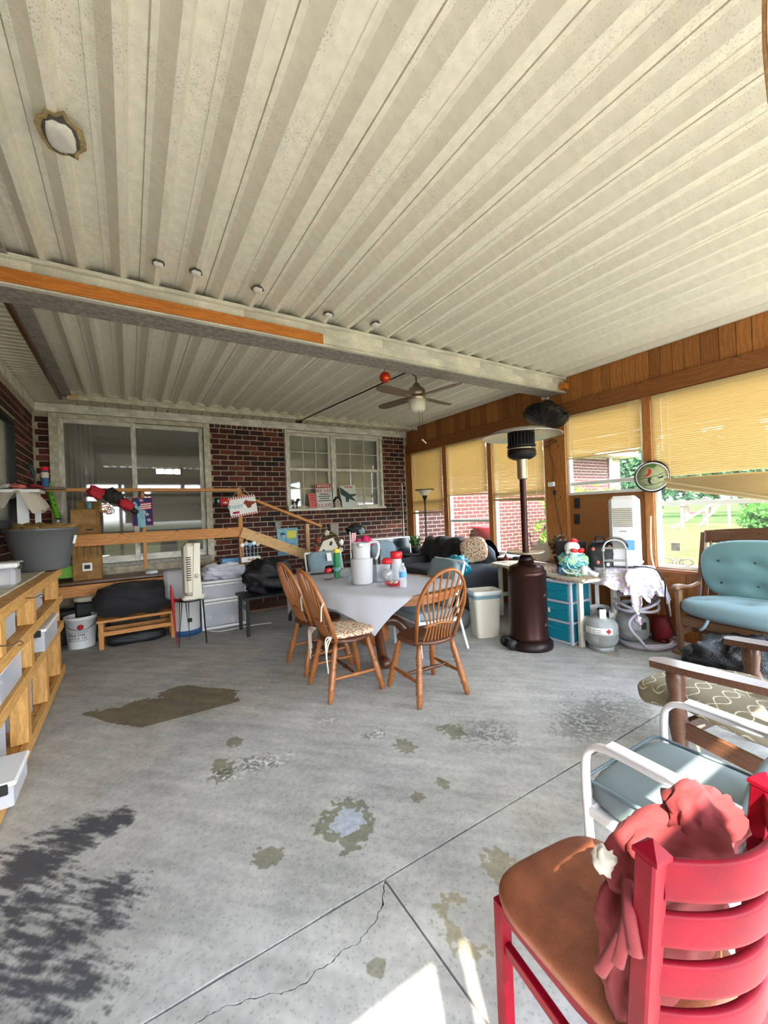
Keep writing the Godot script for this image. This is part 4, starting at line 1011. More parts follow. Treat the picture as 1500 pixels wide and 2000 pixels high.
	part(bug, "body", pillow(Vector3(0.15, 0.12, 0.11), 2.2, 10), "cardinal_red", Vector3(0.02, 0, 0)); part(bug, "head", pillow(Vector3(0.09, 0.13, 0.1), 2.2, 8), "black", Vector3(-0.06, -0.005, 0)); part(bug, "eye", pillow(Vector3(0.03, 0.05, 0.02), 2, 6), "sky_paint", Vector3(-0.06, 0.01, 0.05)); part(bug, "beak", pillow(Vector3(0.07, 0.03, 0.03), 2, 6), "cream_cloth", Vector3(0.03, -0.015, 0.055))
	pipe(bug, "hook", [Vector3(0, 0.06, 0), Vector3(0.0, 0.14, -0.04)], 0.004, "black", 1, 5)
	var w0 := oz(489, 1080, zd + 0.12)
	var wp := thing("flower_wall_box", "white wall box with painted tulips and a ribbon bow hung on the newel", "wall decoration", Vector3(w0.x, w0.y, zd + 0.12))
	bx(wp, "trough", Vector3(0.27, 0.075, 0.06), "white_paper", Vector3(0, -0.09, 0))
	for k in 5:
		bar(wp, "stem", Vector3(-0.1 + 0.05 * k, -0.06, 0), Vector3(-0.11 + 0.055 * k, 0.09 + 0.03 * (k % 2), 0), 0.03, 0.008, ["sky_paint", "sky_paint", "blue_box"][k % 3])
		part(wp, "blossom", pillow(Vector3(0.06, 0.06, 0.03), 2.0, 8), ["white_paper", "cream_cloth", "blue_box"][k % 3], Vector3(-0.11 + 0.055 * k, 0.12 + 0.02 * (k % 2), 0.005))
	for s in [-1, 1]: part(wp, "bow", pillow(Vector3(0.05, 0.03, 0.015), 2, 8), "lumber_pale", Vector3(0.025 * s, -0.09, 0.035), Vector3(0, 0, 25 * s))
	pipe(wp, "hanger", [Vector3(-0.1, 0.1, 0), Vector3(0.02, 0.27, -0.02), Vector3(0.11, 0.1, 0)], 0.003, "blind_cord", 1, 5)
	var bb := oz(455, 1090, zd - 0.15)
	single("blue_carton", "flat light blue carton lying on the landing beside the newel", "box", boxm(Vector3(0.3, 0.09, 0.2), 0.004), "blue_box", Vector3(bb.x - 0.02, y + 0.06, zd - 0.17))
	single("plastic_disc", "small white plastic lid lying on the landing edge", "lid", lathe([[0, 0], [0.07, 0], [0.075, 0.02], [0.06, 0.035], [0, 0.035]], 16), "white_plastic", Vector3(oz(296, 1107, zd - 0.05).x, y + 0.004, zd - 0.09))
	single("mug", "pale printed mug standing on the tall cardboard box", "mug", lathe([[0, 0], [0.035, 0], [0.04, 0.09], [0.035, 0.09], [0.03, 0.01], [0, 0.01]], 14), "sky_paint", Vector3((l + r) / 2 + 0.07, tp + 0.004, zc - 0.03))

func build_under_deck() -> void:
	# bucket with printed shop name
	var p := fl(160, 1262); var b := thing("bucket", "white plastic bucket with red seal and black lettering under the landing", "bucket", Vector3(p.x, 0, p.z))
	part(b, "pail", lathe([[0, 0], [0.13, 0], [0.135, 0.01], [0.155, 0.33], [0.166, 0.33], [0.168, 0.37], [0.15, 0.37], [0.145, 0.3], [0.125, 0.02], [0, 0.02]], 28), "white_plastic")
	var toc := atan2(-p.x, -p.z) # towards the camera
	var put := func(t: String, a0: float, y: float, s: float, m: String) -> void:
		var n := t.length(); var rr := 0.132 + 0.022 * y / 0.33
		for i in n:
			if t[i] == " ": continue
			var a := toc + a0 + (i - (n - 1) / 2.0) * s * 0.82 / rr
			words(b, "lettering", t[i], s, m, Vector3(sin(a) * (rr + 0.0012), y, cos(a) * (rr + 0.0012)), Vector3(0, rad_to_deg(a), 0), true)
	put.call("TRACTOR", -0.35, 0.165, 0.03, "black"); put.call("SUPPLY CO", -0.35, 0.125, 0.026, "black")
	for e in [[0.195, 0.004, 0.22], [0.098, 0.004, 0.22]]:
		for k in 8:
			var a := toc - 0.35 + (k - 3.5) * 0.2; bx(b, "printed_line", Vector3(0.029, 0.004, 0.002), "black", Vector3(sin(a) * 0.1455, e[0], cos(a) * 0.1455), Vector3(0, rad_to_deg(a), 0), 0.0)
	var a1 := toc - 0.05; part(b, "printed_seal", lathe([[0, 0], [0.032, 0], [0.032, 0.004], [0, 0.004]], 18), "print_red", Vector3(sin(a1) * 0.148, 0.255, cos(a1) * 0.148), Vector3(90, rad_to_deg(a1), 0))
	pipe(b, "handle", [Vector3(0.165, 0.33, 0.0), Vector3(0.12, 0.26, 0.13), Vector3(0.02, 0.22, 0.178), Vector3(-0.1, 0.26, 0.14), Vector3(-0.165, 0.33, 0.0)], 0.004, "steel")
	var tr := oz(180, 1163, -6.3)
	var ps := thing("lidded_pan", "dark storage box with a white domed lid under the landing", "storage box", Vector3(tr.x, 0.0, -6.35))
	bx(ps, "pan", Vector3(0.34, 0.5, 0.3), "black", Vector3(0, 0.25, 0), Vector3.ZERO, 0.02); part(ps, "lid", pillow(Vector3(0.38, 0.08, 0.34), 4, 10), "off_white", Vector3(0, 0.53, 0))
	single("plastic_tray", "grey flat tray tilted against the white domed lid", "tray", boxm(Vector3(0.22, 0.012, 0.16), 0.004), "off_white", Vector3(tr.x + 0.26, 0.5, -6.12), Vector3(10, 20, 38))
	# black tarp heap and low bench
	var t0 := oz(265, 1165, -6.05)
	var be := thing("low_bench", "low wooden slatted bench under the black covered heap", "bench", Vector3(fl(262, 1252).x + 0.05, 0, -5.9))
	for s in [-1, 1]:
		for k in [-1, 1]: bar(be, "leg", Vector3(0.37 * s, 0, 0.13 * k), Vector3(0.37 * s, 0.3, 0.13 * k), 0.05, 0.05, "lumber")
	for k in 3: bar(be, "seat_slat", Vector3(-0.41, 0.32, -0.12 + 0.12 * k), Vector3(0.41, 0.32, -0.12 + 0.12 * k), 0.03, 0.1, "lumber")
	for k in [-1, 1]: bar(be, "stretcher", Vector3(-0.4, 0.17, 0.13 * k), Vector3(0.4, 0.17, 0.13 * k), 0.05, 0.03, "lumber")
	single("covered_heap", "large black covered rounded heap sitting on the low bench", "cover", pillow(Vector3(0.84, 0.38, 0.5), 3.0, 18, [], 0.06, 9), "black_cloth", Vector3(be.position.x - 0.02, 0.525, -5.92))
	single("black_bag", "flat black bag lying on the floor under the low bench", "bag", pillow(Vector3(0.62, 0.15, 0.3), 3.5, 14, [], 0.04, 12), "black", Vector3(be.position.x - 0.02, 0.068, -5.88))
	single("black_crate", "black plastic crate standing behind the white lettered bucket", "crate", boxm(Vector3(0.34, 0.42, 0.16), 0.02), "black", Vector3(p.x - 0.12, 0.21, -6.32))
	# second bucket, wire stand with tower fan
	var q := fl(373, 1240); var b2 := thing("bucket", "white plastic bucket with a blue base ring behind the black wire stand", "bucket", Vector3(q.x - 0.03, 0, q.z - 0.1))
	part(b2, "pail", lathe([[0, 0], [0.15, 0], [0.155, 0.01], [0.16, 0.44], [0.17, 0.44], [0.17, 0.48], [0.15, 0.48], [0.145, 0.02], [0, 0.02]], 24), "white_plastic"); part(b2, "base_ring", lathe([[0.155, 0.0], [0.165, 0.0], [0.165, 0.07], [0.155, 0.07]], 24), "blue_line"); bx(b2, "printed_label", Vector3(0.05, 0.05, 0.004), "print_dark", Vector3(0.02, 0.2, 0.158))
	part(b2, "rim", lathe([[0.165, 0.44], [0.178, 0.44], [0.178, 0.48], [0.165, 0.48]], 24), "red_plastic")
	single("storage_tub", "smoky grey translucent tub standing behind the tower fan", "tub", boxm(Vector3(0.34, 0.34, 0.3), 0.03), "frost_plastic", Vector3(q.x - 0.1, 0.655, q.z - 0.1))
	var sp := fl(375, 1257); var y0 := 0.52
	var st := thing("wire_stand", "black wire plant stand with hairpin legs holding the tower fan", "stand", Vector3(sp.x, 0, sp.z))
	part(st, "ring", tube(smoothpath([Vector3(0.14, y0, 0), Vector3(0, y0, 0.14), Vector3(-0.14, y0, 0), Vector3(0, y0, -0.14)], 8, true), 0.008, 6, true), "black"); part(st, "plate", lathe([[0, y0 - 0.01], [0.13, y0 - 0.01], [0.13, y0], [0, y0]], 20), "black")
	for k in 3:
		var a := TAU * k / 3.0 + 0.5; var o := Vector3(cos(a), 0, sin(a))
		pipe(st, "leg", [o * 0.14 + Vector3(0, y0, 0), o * 0.17, o.rotated(Vector3.UP, 0.25) * 0.14 + Vector3(0, y0, 0)], 0.006, "black", 1, 6)
	var tf := thing("tower_fan", "cream tower fan with round dial standing on the black wire stand", "fan", Vector3(sp.x + 0.02, y0, sp.z), 8)
	part(tf, "housing", merge([[boxm(Vector3(0.17, 0.6, 0.17), 0.035), at(Vector3(0, 0.36, 0))], [boxm(Vector3(0.24, 0.06, 0.22), 0.02), at(Vector3(0, 0.03, 0))]]), "off_white")
	for k in 11: bx(tf, "grille_slot", Vector3(0.05, 0.012, 0.004), "print_dark", Vector3(-0.045, 0.24 + 0.026 * k, 0.086), Vector3.ZERO, 0.0)
	part(tf, "front_panel", prism([Vector2(-0.02, 0.0), Vector2(0.085, 0.0), Vector2(0.075, 0.32), Vector2(0.085, 0.64), Vector2(0.02, 0.64), Vector2(0.0, 0.3)], 0.02), "off_white", Vector3(0.0, 0.02, 0.092)); part(tf, "dial", lathe([[0, 0], [0.028, 0], [0.025, 0.014], [0, 0.014]], 16), "cream_cloth", Vector3(0.035, 0.28, 0.1), Vector3(90, 0, 0))
	single("umbrella", "thin folded dark red umbrella leaning on the wire stand", "umbrella", tube([Vector3(0, 0.02, 0), Vector3(0, 0.5, 0), Vector3(0, 0.62, 0), Vector3(0, 0.72, 0)], [0.004, 0.016, 0.018, 0.008], 7), "print_red", Vector3(sp.x - 0.16, 0, sp.z + 0.05), Vector3(-3, 0, 3))
	# white drawer unit
	var d0 := fl(393, 1229); var d1 := fl(485, 1219); var dx := d1.x - d0.x; var zf := (d0.z + d1.z) / 2
	var du := thing("storage_tower", "white plastic two-drawer unit with clear fronts full of ribbons", "drawer unit", Vector3((d0.x + d1.x) / 2, 0, zf - 0.12))
	var hgt := oz(440, 1131, zf).y
	for s in [-1, 1]: bx(du, "side", Vector3(0.02, hgt, 0.3), "white_plastic", Vector3(s * (dx / 2 - 0.01), hgt / 2, 0))
	for yy in [0.015, hgt * 0.6, hgt - 0.02]: bx(du, "shelf", Vector3(dx - 0.04, 0.03, 0.3), "white_plastic", Vector3(0, yy, 0))
	bx(du, "back", Vector3(dx - 0.04, hgt - 0.07, 0.01), "white_plastic", Vector3(0, hgt / 2, -0.145))
	for e in [[0.04, hgt * 0.56], [hgt * 0.63, hgt - 0.045]]:
		var dr := part(du, "drawer", boxm(Vector3(dx - 0.05, e[1] - e[0], 0.004)), "clear_plastic", Vector3(0, (e[0] + e[1]) / 2, 0.142)); bx(dr, "lip", Vector3(dx - 0.05, 0.025, 0.02), "white_plastic", Vector3(0, (e[1] - e[0]) / 2 - 0.012, 0.008))
	var cols := ["flag_red", "white_paper", "navy", "yellow_cap", "sky_paint", "pink", "leaf_green", "white_paper"]
	for k in 14: part(du, "content", pillow(Vector3(0.14, 0.09, 0.1) * rng.randf_range(0.6, 1.1), 2.3, 8, [], 0.04, k), cols[k % 8] if k < 9 else "white_paper", Vector3(rng.randf_range(-0.22, 0.22), 0.09 + rng.randf() * 0.18 if k < 9 else hgt * 0.7 + rng.randf() * 0.06, rng.randf_range(0.0, 0.08)), Vector3(0, rng.randf() * 180, 20))
	for k in 7: bx(du, "gift_stripe", Vector3(0.03, 0.11, 0.03), "flag_red" if k % 2 else "white_paper", Vector3(-0.02 + 0.03 * k, 0.1, 0.115), Vector3.ZERO, 0.002)
	for k in 9: part(du, "gift_bow", tube(smoothpath([Vector3(0, 0, 0), Vector3(0.05, 0.03, 0.01), Vector3(0.0, 0.01, 0)], 4), 0.007, 5), "blue_line", Vector3(0.1, 0.19, 0.12), Vector3(0, 0, 40.0 * k))
	single("plastic_bag", "crumpled white plastic bag lying on top of the white drawer unit", "bag", pillow(Vector3(dx * 0.95, 0.2, 0.3), 3.2, 20, [], 0.07, 21), "white_cloth", Vector3(du.position.x + 0.02, hgt + 0.094, du.position.z))
	single("white_board", "thin white board standing upright beside the white drawer unit", "panel", boxm(Vector3(0.02, hgt * 1.02, 0.34), 0.003), "white_plastic", Vector3(du.position.x + dx / 2 + 0.05, hgt * 0.51, zf - 0.16), Vector3(0, -14, 0))
	single("extension_cord", "thin white power cord lying on the concrete beside the drawers", "cord", tube(smoothpath([fl(372, 1215) + Vector3(0, 0.01, 0), fl(400, 1228) + Vector3(0, 0.012, 0.1), fl(430, 1234) + Vector3(0, 0.007, 0), fl(480, 1224) + Vector3(0, 0.006, 0), fl(530, 1217) + Vector3(0, 0.006, 0)], 6), 0.005, 6), "white_plastic")
	# dark heap by the ramp
	single("black_sack", "shiny black plastic sack slumped behind the dining chairs by the ramp", "bag", pillow(Vector3(0.6, 0.42, 0.4), 2.6, 18, [], 0.1, 31), "black_bag", oz(522, 1122, -5.35) + Vector3(0, -0.02, 0))
	var bt := thing("low_side_table", "dark low table carrying the shiny black sack by the ramp", "table", Vector3(oz(528, 1150, -5.3).x, 0, -5.35))
	var ty := oz(522, 1122, -5.35).y - 0.24
	bx(bt, "table_top", Vector3(0.75, 0.03, 0.5), "black", Vector3(0, ty, 0)); bx(bt, "shelf", Vector3(0.65, 0.02, 0.4), "walnut", Vector3(0, 0.3, 0))
	for s in [-1, 1]:
		for k in [-1, 1]: bar(bt, "leg", Vector3(0.33 * s, 0, 0.2 * k), Vector3(0.33 * s, ty - 0.015, 0.2 * k), 0.04, 0.04, "black")

func build_shelf() -> void:
	var xs := -0.6; var z0 := -5.11; var z1 := -2.1; var ys := [0.09, 0.52, 0.78, 1.035]
	var s := thing("shelf_unit", "long low pine shelf unit with open bays along the left wall", "shelf", Vector3.ZERO)
	for i in 4:
		bar(s, "shelf_board", Vector3((XL + xs) / 2 + 0.005, ys[i] - 0.012, z0), Vector3((XL + xs) / 2 + 0.005, ys[i] - 0.012, z1), 0.018, xs - XL - 0.03, "pine_shelf")
		bar(s, "face_rail", Vector3(xs, ys[i] - 0.035, z0), Vector3(xs, ys[i] - 0.035, z1), 0.085 if i == 0 else 0.07, 0.036, "pine_shelf")
	bx(s, "end_panel", Vector3(xs - XL - 0.03, 1.0, 0.03), "pine_shelf", Vector3((XL + xs) / 2, 0.5, z0 - 0.016)); bx(s, "back_panel", Vector3(0.01, 1.0, z1 - z0), "pine_shelf", Vector3(XL + 0.012, 0.5, (z0 + z1) / 2))
	bx(s, "white_top", Vector3(xs - XL - 0.08, 0.012, z1 - z0 - 0.3), "trim_old", Vector3((XL + xs) / 2 - 0.03, 1.04, (z0 + z1) / 2 + 0.1))
	var up := func(px: float, py: float, i: int) -> void:
		var z := ox(px, py, xs).z
		bar(s, "upright", Vector3(xs - 0.03, ys[i], z), Vector3(xs - 0.03, ys[i + 1] - 0.07, z), 0.1, 0.09, "pine_shelf", Vector3.BACK)
	up.call(62, 1180, 2); up.call(58, 1260, 1); up.call(50, 1350, 0); up.call(88, 1305, 0); up.call(108, 1140, 2); up.call(112, 1250, 0); up.call(0, 1260, 2)
	var box := func(px: float, py: float, i: int, w: float, h: float, label: String, out: float, lid: String, fill: String) -> void:
		var z := ox(px, py, xs).z
		var b := thing("storage_bin", label, "storage bin", Vector3(xs - 0.17 + out, ys[i] + 0.002, z), 0, "clear bins in the pine shelf")
		part(b, "tub", merge([[boxm(Vector3(0.28, h, 0.006)), at(Vector3(0, h / 2, w / 2))], [boxm(Vector3(0.28, h, 0.006)), at(Vector3(0, h / 2, -w / 2))], [boxm(Vector3(0.006, h, w)), at(Vector3(0.14, h / 2, 0))], [boxm(Vector3(0.006, h, w)), at(Vector3(-0.14, h / 2, 0))], [boxm(Vector3(0.28, 0.006, w)), at(Vector3(0, 0.003, 0))]]), "frost_plastic")
		bx(b, "lid", Vector3(0.31, 0.025, w + 0.03), lid, Vector3(0, h + 0.0125, 0), Vector3.ZERO, 0.008)
		for k in 3: part(b, "content", pillow(Vector3(0.2, h * 0.5, w * 0.3), 2.5, 8, [], 0.03, k + i), [fill, "white_paper", "cream_cloth"][k], Vector3(0, h * 0.28, (k - 1) * w * 0.3))
		for e in [-1, 1]: bx(b, "clip", Vector3(0.07, 0.05, 0.015), "black", Vector3(0.09, h - 0.005, e * (w / 2 + 0.018)), Vector3.ZERO, 0.004)
	box.call(90, 1150, 2, 0.42, 0.16, "clear bin pushed back in the top bay next to the end of the pine shelf", -0.03, "frost_plastic", "sky_paint")
	box.call(30, 1205, 2, 0.5, 0.15, "clear bin with yellow contents in the top bay of the pine shelf", -0.02, "frost_plastic", "yellow_paint")
	box.call(90, 1225, 1, 0.62, 0.14, "white-lidded clear bin jutting out of the middle bay of the pine shelf", 0.06, "white_plastic", "navy")
	box.call(25, 1290, 1, 0.5, 0.16, "white-lidded bin with a blue label in the middle bay of the pine shelf", 0.02, "white_plastic", "blue_line")
	box.call(72, 1320, 0, 0.32, 0.3, "tall lilac-tinted clear bin in the narrow bottom bay of the pine shelf", -0.03, "frost_plastic", "drawer_frame")
	box.call(10, 1400, 0, 0.55, 0.3, "large clear bin with bluish contents in the bottom bay of the pine shelf", -0.03, "frost_plastic", "drawer_frame")
	box.call(2, 1480, 0, 0.3, 0.1, "small white-lidded clear box lying loose in the bottom bay of the pine shelf", 0.1, "white_plastic", "white_paper")
	for q in [[50, 1168], [0, 1262]]:
		var p := ox(q[0], q[1], xs + 0.02)
		pipe(s, "hook", [p, p + Vector3(0.05, -0.003, 0), p + Vector3(0.075, 0.012, 0), p + Vector3(0.09, -0.004, 0), p + Vector3(0.07, -0.012, 0)], 0.003, "brown_wire", 4, 5)
	# on top of the shelf
	var ty: float = ys[3] + 0.012
	var tb := thing("grey_tub", "big round dark grey plastic tub standing on the pine shelf", "tub", Vector3(xs - 0.09, ty, -4.92))
	part(tb, "tub", lathe([[0, 0], [0.17, 0], [0.19, 0.02], [0.225, 0.19], [0.235, 0.2], [0.245, 0.27], [0.255, 0.28], [0.265, 0.36], [0.28, 0.365], [0.28, 0.385], [0.25, 0.385], [0.21, 0.15], [0.17, 0.02], [0, 0.02]], 32), "tub_grey")
	bx(tb, "grip_tag", Vector3(0.02, 0.08, 0.03), "white_plastic", Vector3(0.25, 0.27, 0.12), Vector3(0, 0, -12))
	for k in 4: part(tb, "crumpled_paper", pillow(Vector3(0.3, 0.1, 0.22), 2.2, 10, [], 0.06, k), "cardboard_light", Vector3(0.12 * cos(k * 1.7), 0.36, 0.1 * sin(k * 1.7)), Vector3(10, 60 * k, 15))
	var cb := thing("storage_bin", "clear round-cornered box with white clip lid on top of the pine shelf", "storage bin", fl(14, 1146, ty) + Vector3(-0.06, 0, 0))
	bx(cb, "tub", Vector3(0.24, 0.13, 0.2), "frost_plastic", Vector3(0, 0.068, 0), Vector3.ZERO, 0.02); bx(cb, "lid", Vector3(0.27, 0.035, 0.23), "white_plastic", Vector3(0, 0.15, 0), Vector3.ZERO, 0.01); bx(cb, "clip", Vector3(0.02, 0.045, 0.06), "black", Vector3(0.138, 0.14, 0.0)); part(cb, "content", pillow(Vector3(0.14, 0.07, 0.12), 2.4, 8), "cream_cloth", Vector3(0, 0.05, 0))
	# white stand with cloth behind the tub
	var wx := oz(48, 1000, -5.45)
	var ws := thing("white_stand", "white stand with a cream cloth over its top behind the grey tub", "stand", Vector3(wx.x - 0.12, 0, -5.5))
	var h := oz(48, 957, -5.45).y
	for e in [[0.12, 0.12, 0.09], [-0.2, 0.12, 0.07], [0.2, -0.12, 0.05], [-0.2, -0.12, 0.06]]: bx(ws, "leg", Vector3(e[2], h - 0.02, 0.03), "white_plastic", Vector3(e[0], (h - 0.02) / 2, e[1]))
	bx(ws, "top", Vector3(0.52, 0.03, 0.34), "white_plastic", Vector3(0, h - 0.015, 0)); bx(ws, "shelf", Vector3(0.5, 0.03, 0.3), "white_plastic", Vector3(0.02, h - 0.42, 0))
	part(ws, "cloth", gridm(24, 12, func(a, c): return Vector3((a - 0.5) * 0.62, h + 0.02 - 0.22 * pow(absf(c * 2 - 1), 3.0) * (0.6 + 0.4 * sin(a * 17.0)) - 0.2 * pow(absf(a * 2 - 1), 4.0) + 0.008 * sin(a * 23.0) * cos(c * 9.0), (c - 0.5) * 0.42)), "cream_cloth")
	for k in 4: single("folded_paper", ["crumpled brown paper", "crumpled white paper", "torn pink paper", "dark red folded paper"][k] + " lying on the cream cloth of the white stand", "paper", pillow(Vector3(0.16, 0.035, 0.12), 2.4, 10, [], 0.04, 40 + k), ["brown_bird", "white_paper", "sign_pink", "red_pot"][k], Vector3(wx.x - 0.3 + 0.13 * k, h + 0.04, -5.44 - 0.04 * (k % 2)), Vector3(8, 50 * k, 10), "papers on the white stand")
	single("book_stack", "dark pile of books and papers on the middle shelf of the white stand", "books", boxm(Vector3(0.3, 0.1, 0.2), 0.006), "print_dark", Vector3(wx.x - 0.16, h - 0.35, -5.48))
	var sc := oz(86, 930, -5.5)
	var can := thing("spray_can", "slim spray can with red cap standing behind the white stand", "can", Vector3(sc.x, sc.y - 0.11, -5.55))
	cyl(can, "body", 0.033, 0.033, 0.17, "blue_line", Vector3.ZERO); cyl(can, "label", 0.0335, 0.0335, 0.07, "cream_cloth", Vector3(0, 0.09, 0)); cyl(can, "cap", 0.034, 0.03, 0.045, "red_plastic", Vector3(0, 0.17, 0))
	single("can_shelf", "narrow wooden ledge on the left brick wall holding the spray can", "shelf", boxm(Vector3(0.42, 0.025, 0.2), 0.003), "walnut", Vector3(XL + 0.215, sc.y - 0.124, -5.6))
	var du := oz(63, 925, -5.5); single("screwdriver", "blue-handled brush leaning up from the white stand", "brush", tube([Vector3(0.05, -0.28, 0), Vector3(0.02, -0.06, 0), Vector3(0.01, 0.0, 0), Vector3(-0.02, 0.1, 0)], [0.005, 0.006, 0.02, 0.016], 7), "dark_green", du)

func build_sill_things() -> void:
	var y: float = stash.wb + 0.032; var z := ZB + 0.085
	var X := func(px: float) -> float: return oz(px, 980, z).x
	single("stone_ball", "small white round stone at the end of the twin window's sill", "stone", pillow(Vector3(0.07, 0.065, 0.06), 2, 10), "white_paper", Vector3(X.call(566), y + 0.032, z))
	var fgr := thing("horse_figurine", "dark mottled animal figurine standing on the window sill", "figurine", Vector3(X.call(576), y, z))
	part(fgr, "body", merge([[pillow(Vector3(0.11, 0.07, 0.05), 2.4, 10), at(Vector3(0, 0.09, 0))], [pillow(Vector3(0.05, 0.08, 0.04), 2.4, 8), at(Vector3(0.05, 0.14, 0), Vector3(0, 0, -30))], [boxm(Vector3(0.02, 0.08, 0.02), 0.005), at(Vector3(-0.035, 0.04, 0.01))], [boxm(Vector3(0.02, 0.08, 0.02), 0.005), at(Vector3(0.03, 0.04, 0.01))], [pillow(Vector3(0.05, 0.025, 0.03), 2, 6), at(Vector3(0.08, 0.15, 0))]]), "print_dark")
	part(fgr, "marking", pillow(Vector3(0.04, 0.08, 0.02), 2, 8), "cream_cloth", Vector3(-0.02, 0.06, 0.03))
	for k in 3: single("sea_shell", "small pale shell in a row on the window sill beside the figurine", "shell", pillow(Vector3(0.06, 0.045, 0.045), 2, 8), "cream_cloth", Vector3(X.call(587 + 4.5 * k), y + 0.02, z), Vector3(0, 30 * k, 0), "shells on the window sill")
	var rs := thing("red_sign", "small faded red lettered sign leaning on the window", "sign", Vector3(X.call(612), y + 0.13, z - 0.02)); rs.rotation_degrees = Vector3(-8, 0, 4)
	bx(rs, "board", Vector3(0.15, 0.26, 0.012), "sign_pink", Vector3.ZERO)
	for k in 5: bx(rs, "printed_line", Vector3(0.1 - 0.02 * (k % 2), 0.012, 0.002), "print_red", Vector3(0, 0.09 - 0.043 * k, 0.007), Vector3.ZERO, 0.0)
	var w := 0.3; var h := 0.43
	var ns := thing("notice_sign", "tall white NOTICE sign with red lettering on the window sill", "sign", Vector3(X.call(634), y + h / 2, z - 0.01)); ns.rotation_degrees = Vector3(-6, 0, 2)
	bx(ns, "board", Vector3(w, h, 0.01), "sign_grey", Vector3.ZERO); bx(ns, "banner", Vector3(w * 0.94, 0.075, 0.003), "print_red", Vector3(0, h * 0.4, 0.006), Vector3.ZERO, 0.0)
	words(ns, "lettering", "NOTICE", 0.045, "white_paper", Vector3(0, h * 0.4, 0.0085), Vector3.ZERO, true); words(ns, "lettering", "WE SAY", 0.055, "print_red", Vector3(0, h * 0.2, 0.0065), Vector3.ZERO, true); words(ns, "lettering", "LEAVE", 0.06, "print_red", Vector3(0, -h * 0.4, 0.0065), Vector3.ZERO, true)
	for k in 4: bx(ns, "printed_line", Vector3(w * (0.6 + 0.2 * (k % 2)), 0.014, 0.002), "print_dark", Vector3(0, h * (0.06 - 0.09 * k), 0.006), Vector3.ZERO, 0.0)
	var bh := thing("birdhouse", "tiny striped wooden birdhouse on the window sill beside the NOTICE sign", "birdhouse", Vector3(X.call(658), y, z))
	part(bh, "house", prism([Vector2(-0.05, 0), Vector2(0.05, 0), Vector2(0.05, 0.1), Vector2(0, 0.165), Vector2(-0.05, 0.1)], 0.07), "cream_cloth"); for s in [-1, 1]: bx(bh, "roof", Vector3(0.12, 0.012, 0.1), "print_dark", Vector3(0.038 * s, 0.145, 0), Vector3(0, 0, -52 * s))
	for k in 3: bx(bh, "stripe", Vector3(0.09, 0.008, 0.002), "print_dark", Vector3(0, 0.02 + 0.025 * k, 0.036), Vector3.ZERO, 0.0)
	part(bh, "door_hole", lathe([[0, 0], [0.014, 0], [0.014, 0.003], [0, 0.003]], 10), "black", Vector3(0, 0.1, 0.035), Vector3(90, 0, 0))
	var es := thing("bird_plaque", "white square plaque with a dark green swooping bird on the window sill", "plaque", Vector3(X.call(682), y + 0.2, z - 0.01)); es.rotation_degrees = Vector3(-8, 0, 4)
	bx(es, "board", Vector3(0.33, 0.4, 0.014), "sign_grey", Vector3.ZERO)
	part(es, "painted_bird", prism([Vector2(-0.16, 0.18), Vector2(-0.06, 0.1), Vector2(0.02, 0.03), Vector2(0.14, 0.03), Vector2(0.15, 0.0), Vector2(0.06, -0.02), Vector2(0.14, -0.12), Vector2(0.0, -0.05), Vector2(-0.03, -0.11), Vector2(-0.08, -0.1), Vector2(-0.07, -0.02), Vector2(-0.15, 0.04)], 0.004), "dark_green", Vector3(0, 0, 0.009)); bx(es, "printed_line", Vector3(0.16, 0.025, 0.002), "sign_pink", Vector3(0.02, 0.165, 0.008), Vector3(0, 0, -3), 0.0)
	# on the bricks under the window
	var pt := thing("painting", "childlike blue and yellow painting of a figure taped to the brick wall", "painting", oz(562, 1058, ZB + 0.02)); var pw := 0.36; var ph := 0.46
	bx(pt, "sheet", Vector3(pw, ph, 0.008), "sky_paint", Vector3.ZERO); bx(pt, "yellow_patch", Vector3(0.16, 0.12, 0.002), "yellow_paint", Vector3(0.07, 0.12, 0.005), Vector3.ZERO, 0.0); bx(pt, "yellow_patch", Vector3(0.15, 0.08, 0.002), "yellow_paint", Vector3(0.08, -0.11, 0.005), Vector3.ZERO, 0.0)
	part(pt, "figure", prism([Vector2(-0.15, -0.2), Vector2(0.0, -0.2), Vector2(-0.02, -0.05), Vector2(0.12, -0.06), Vector2(0.13, -0.03), Vector2(-0.02, 0.02), Vector2(-0.06, 0.06), Vector2(-0.13, 0.02)], 0.002), "blue_box", Vector3(0, 0, 0.0055)); part(pt, "face", lathe([[0, 0], [0.035, 0], [0.035, 0.003], [0, 0.003]], 14), "cream_cloth", Vector3(-0.085, 0.11, 0.005), Vector3(90, 0, 0)); part(pt, "hair", prism([Vector2(-0.04, 0), Vector2(0.04, 0.0), Vector2(0.035, 0.04), Vector2(-0.035, 0.045)], 0.002), "blue_line", Vector3(-0.085, 0.115, 0.0085))
	pipe(pt, "outline", [Vector3(-0.04, 0.06, 0.007), Vector3(-0.02, -0.02, 0.007), Vector3(0.05, -0.04, 0.007), Vector3(0.12, -0.03, 0.007)], 0.003, "blue_line")
	var ob := setting("trim_2")
	bx(ob, "outlet_box", Vector3(0.09, 0.12, 0.05), "galvanised", oz(542, 1026, ZB + 0.03)); bx(ob, "junction_box", Vector3(0.16, 0.2, 0.06), "galvanised", oz(652, 1034, ZB + 0.03))
	var c0 := oz(785, 944, ZB + 0.02); bar(ob, "conduit", Vector3(c0.x, 0.6, ZB + 0.02), Vector3(c0.x, c0.y, ZB + 0.02), 0.02, 0.02, "trim_white", Vector3.BACK, 0.006)

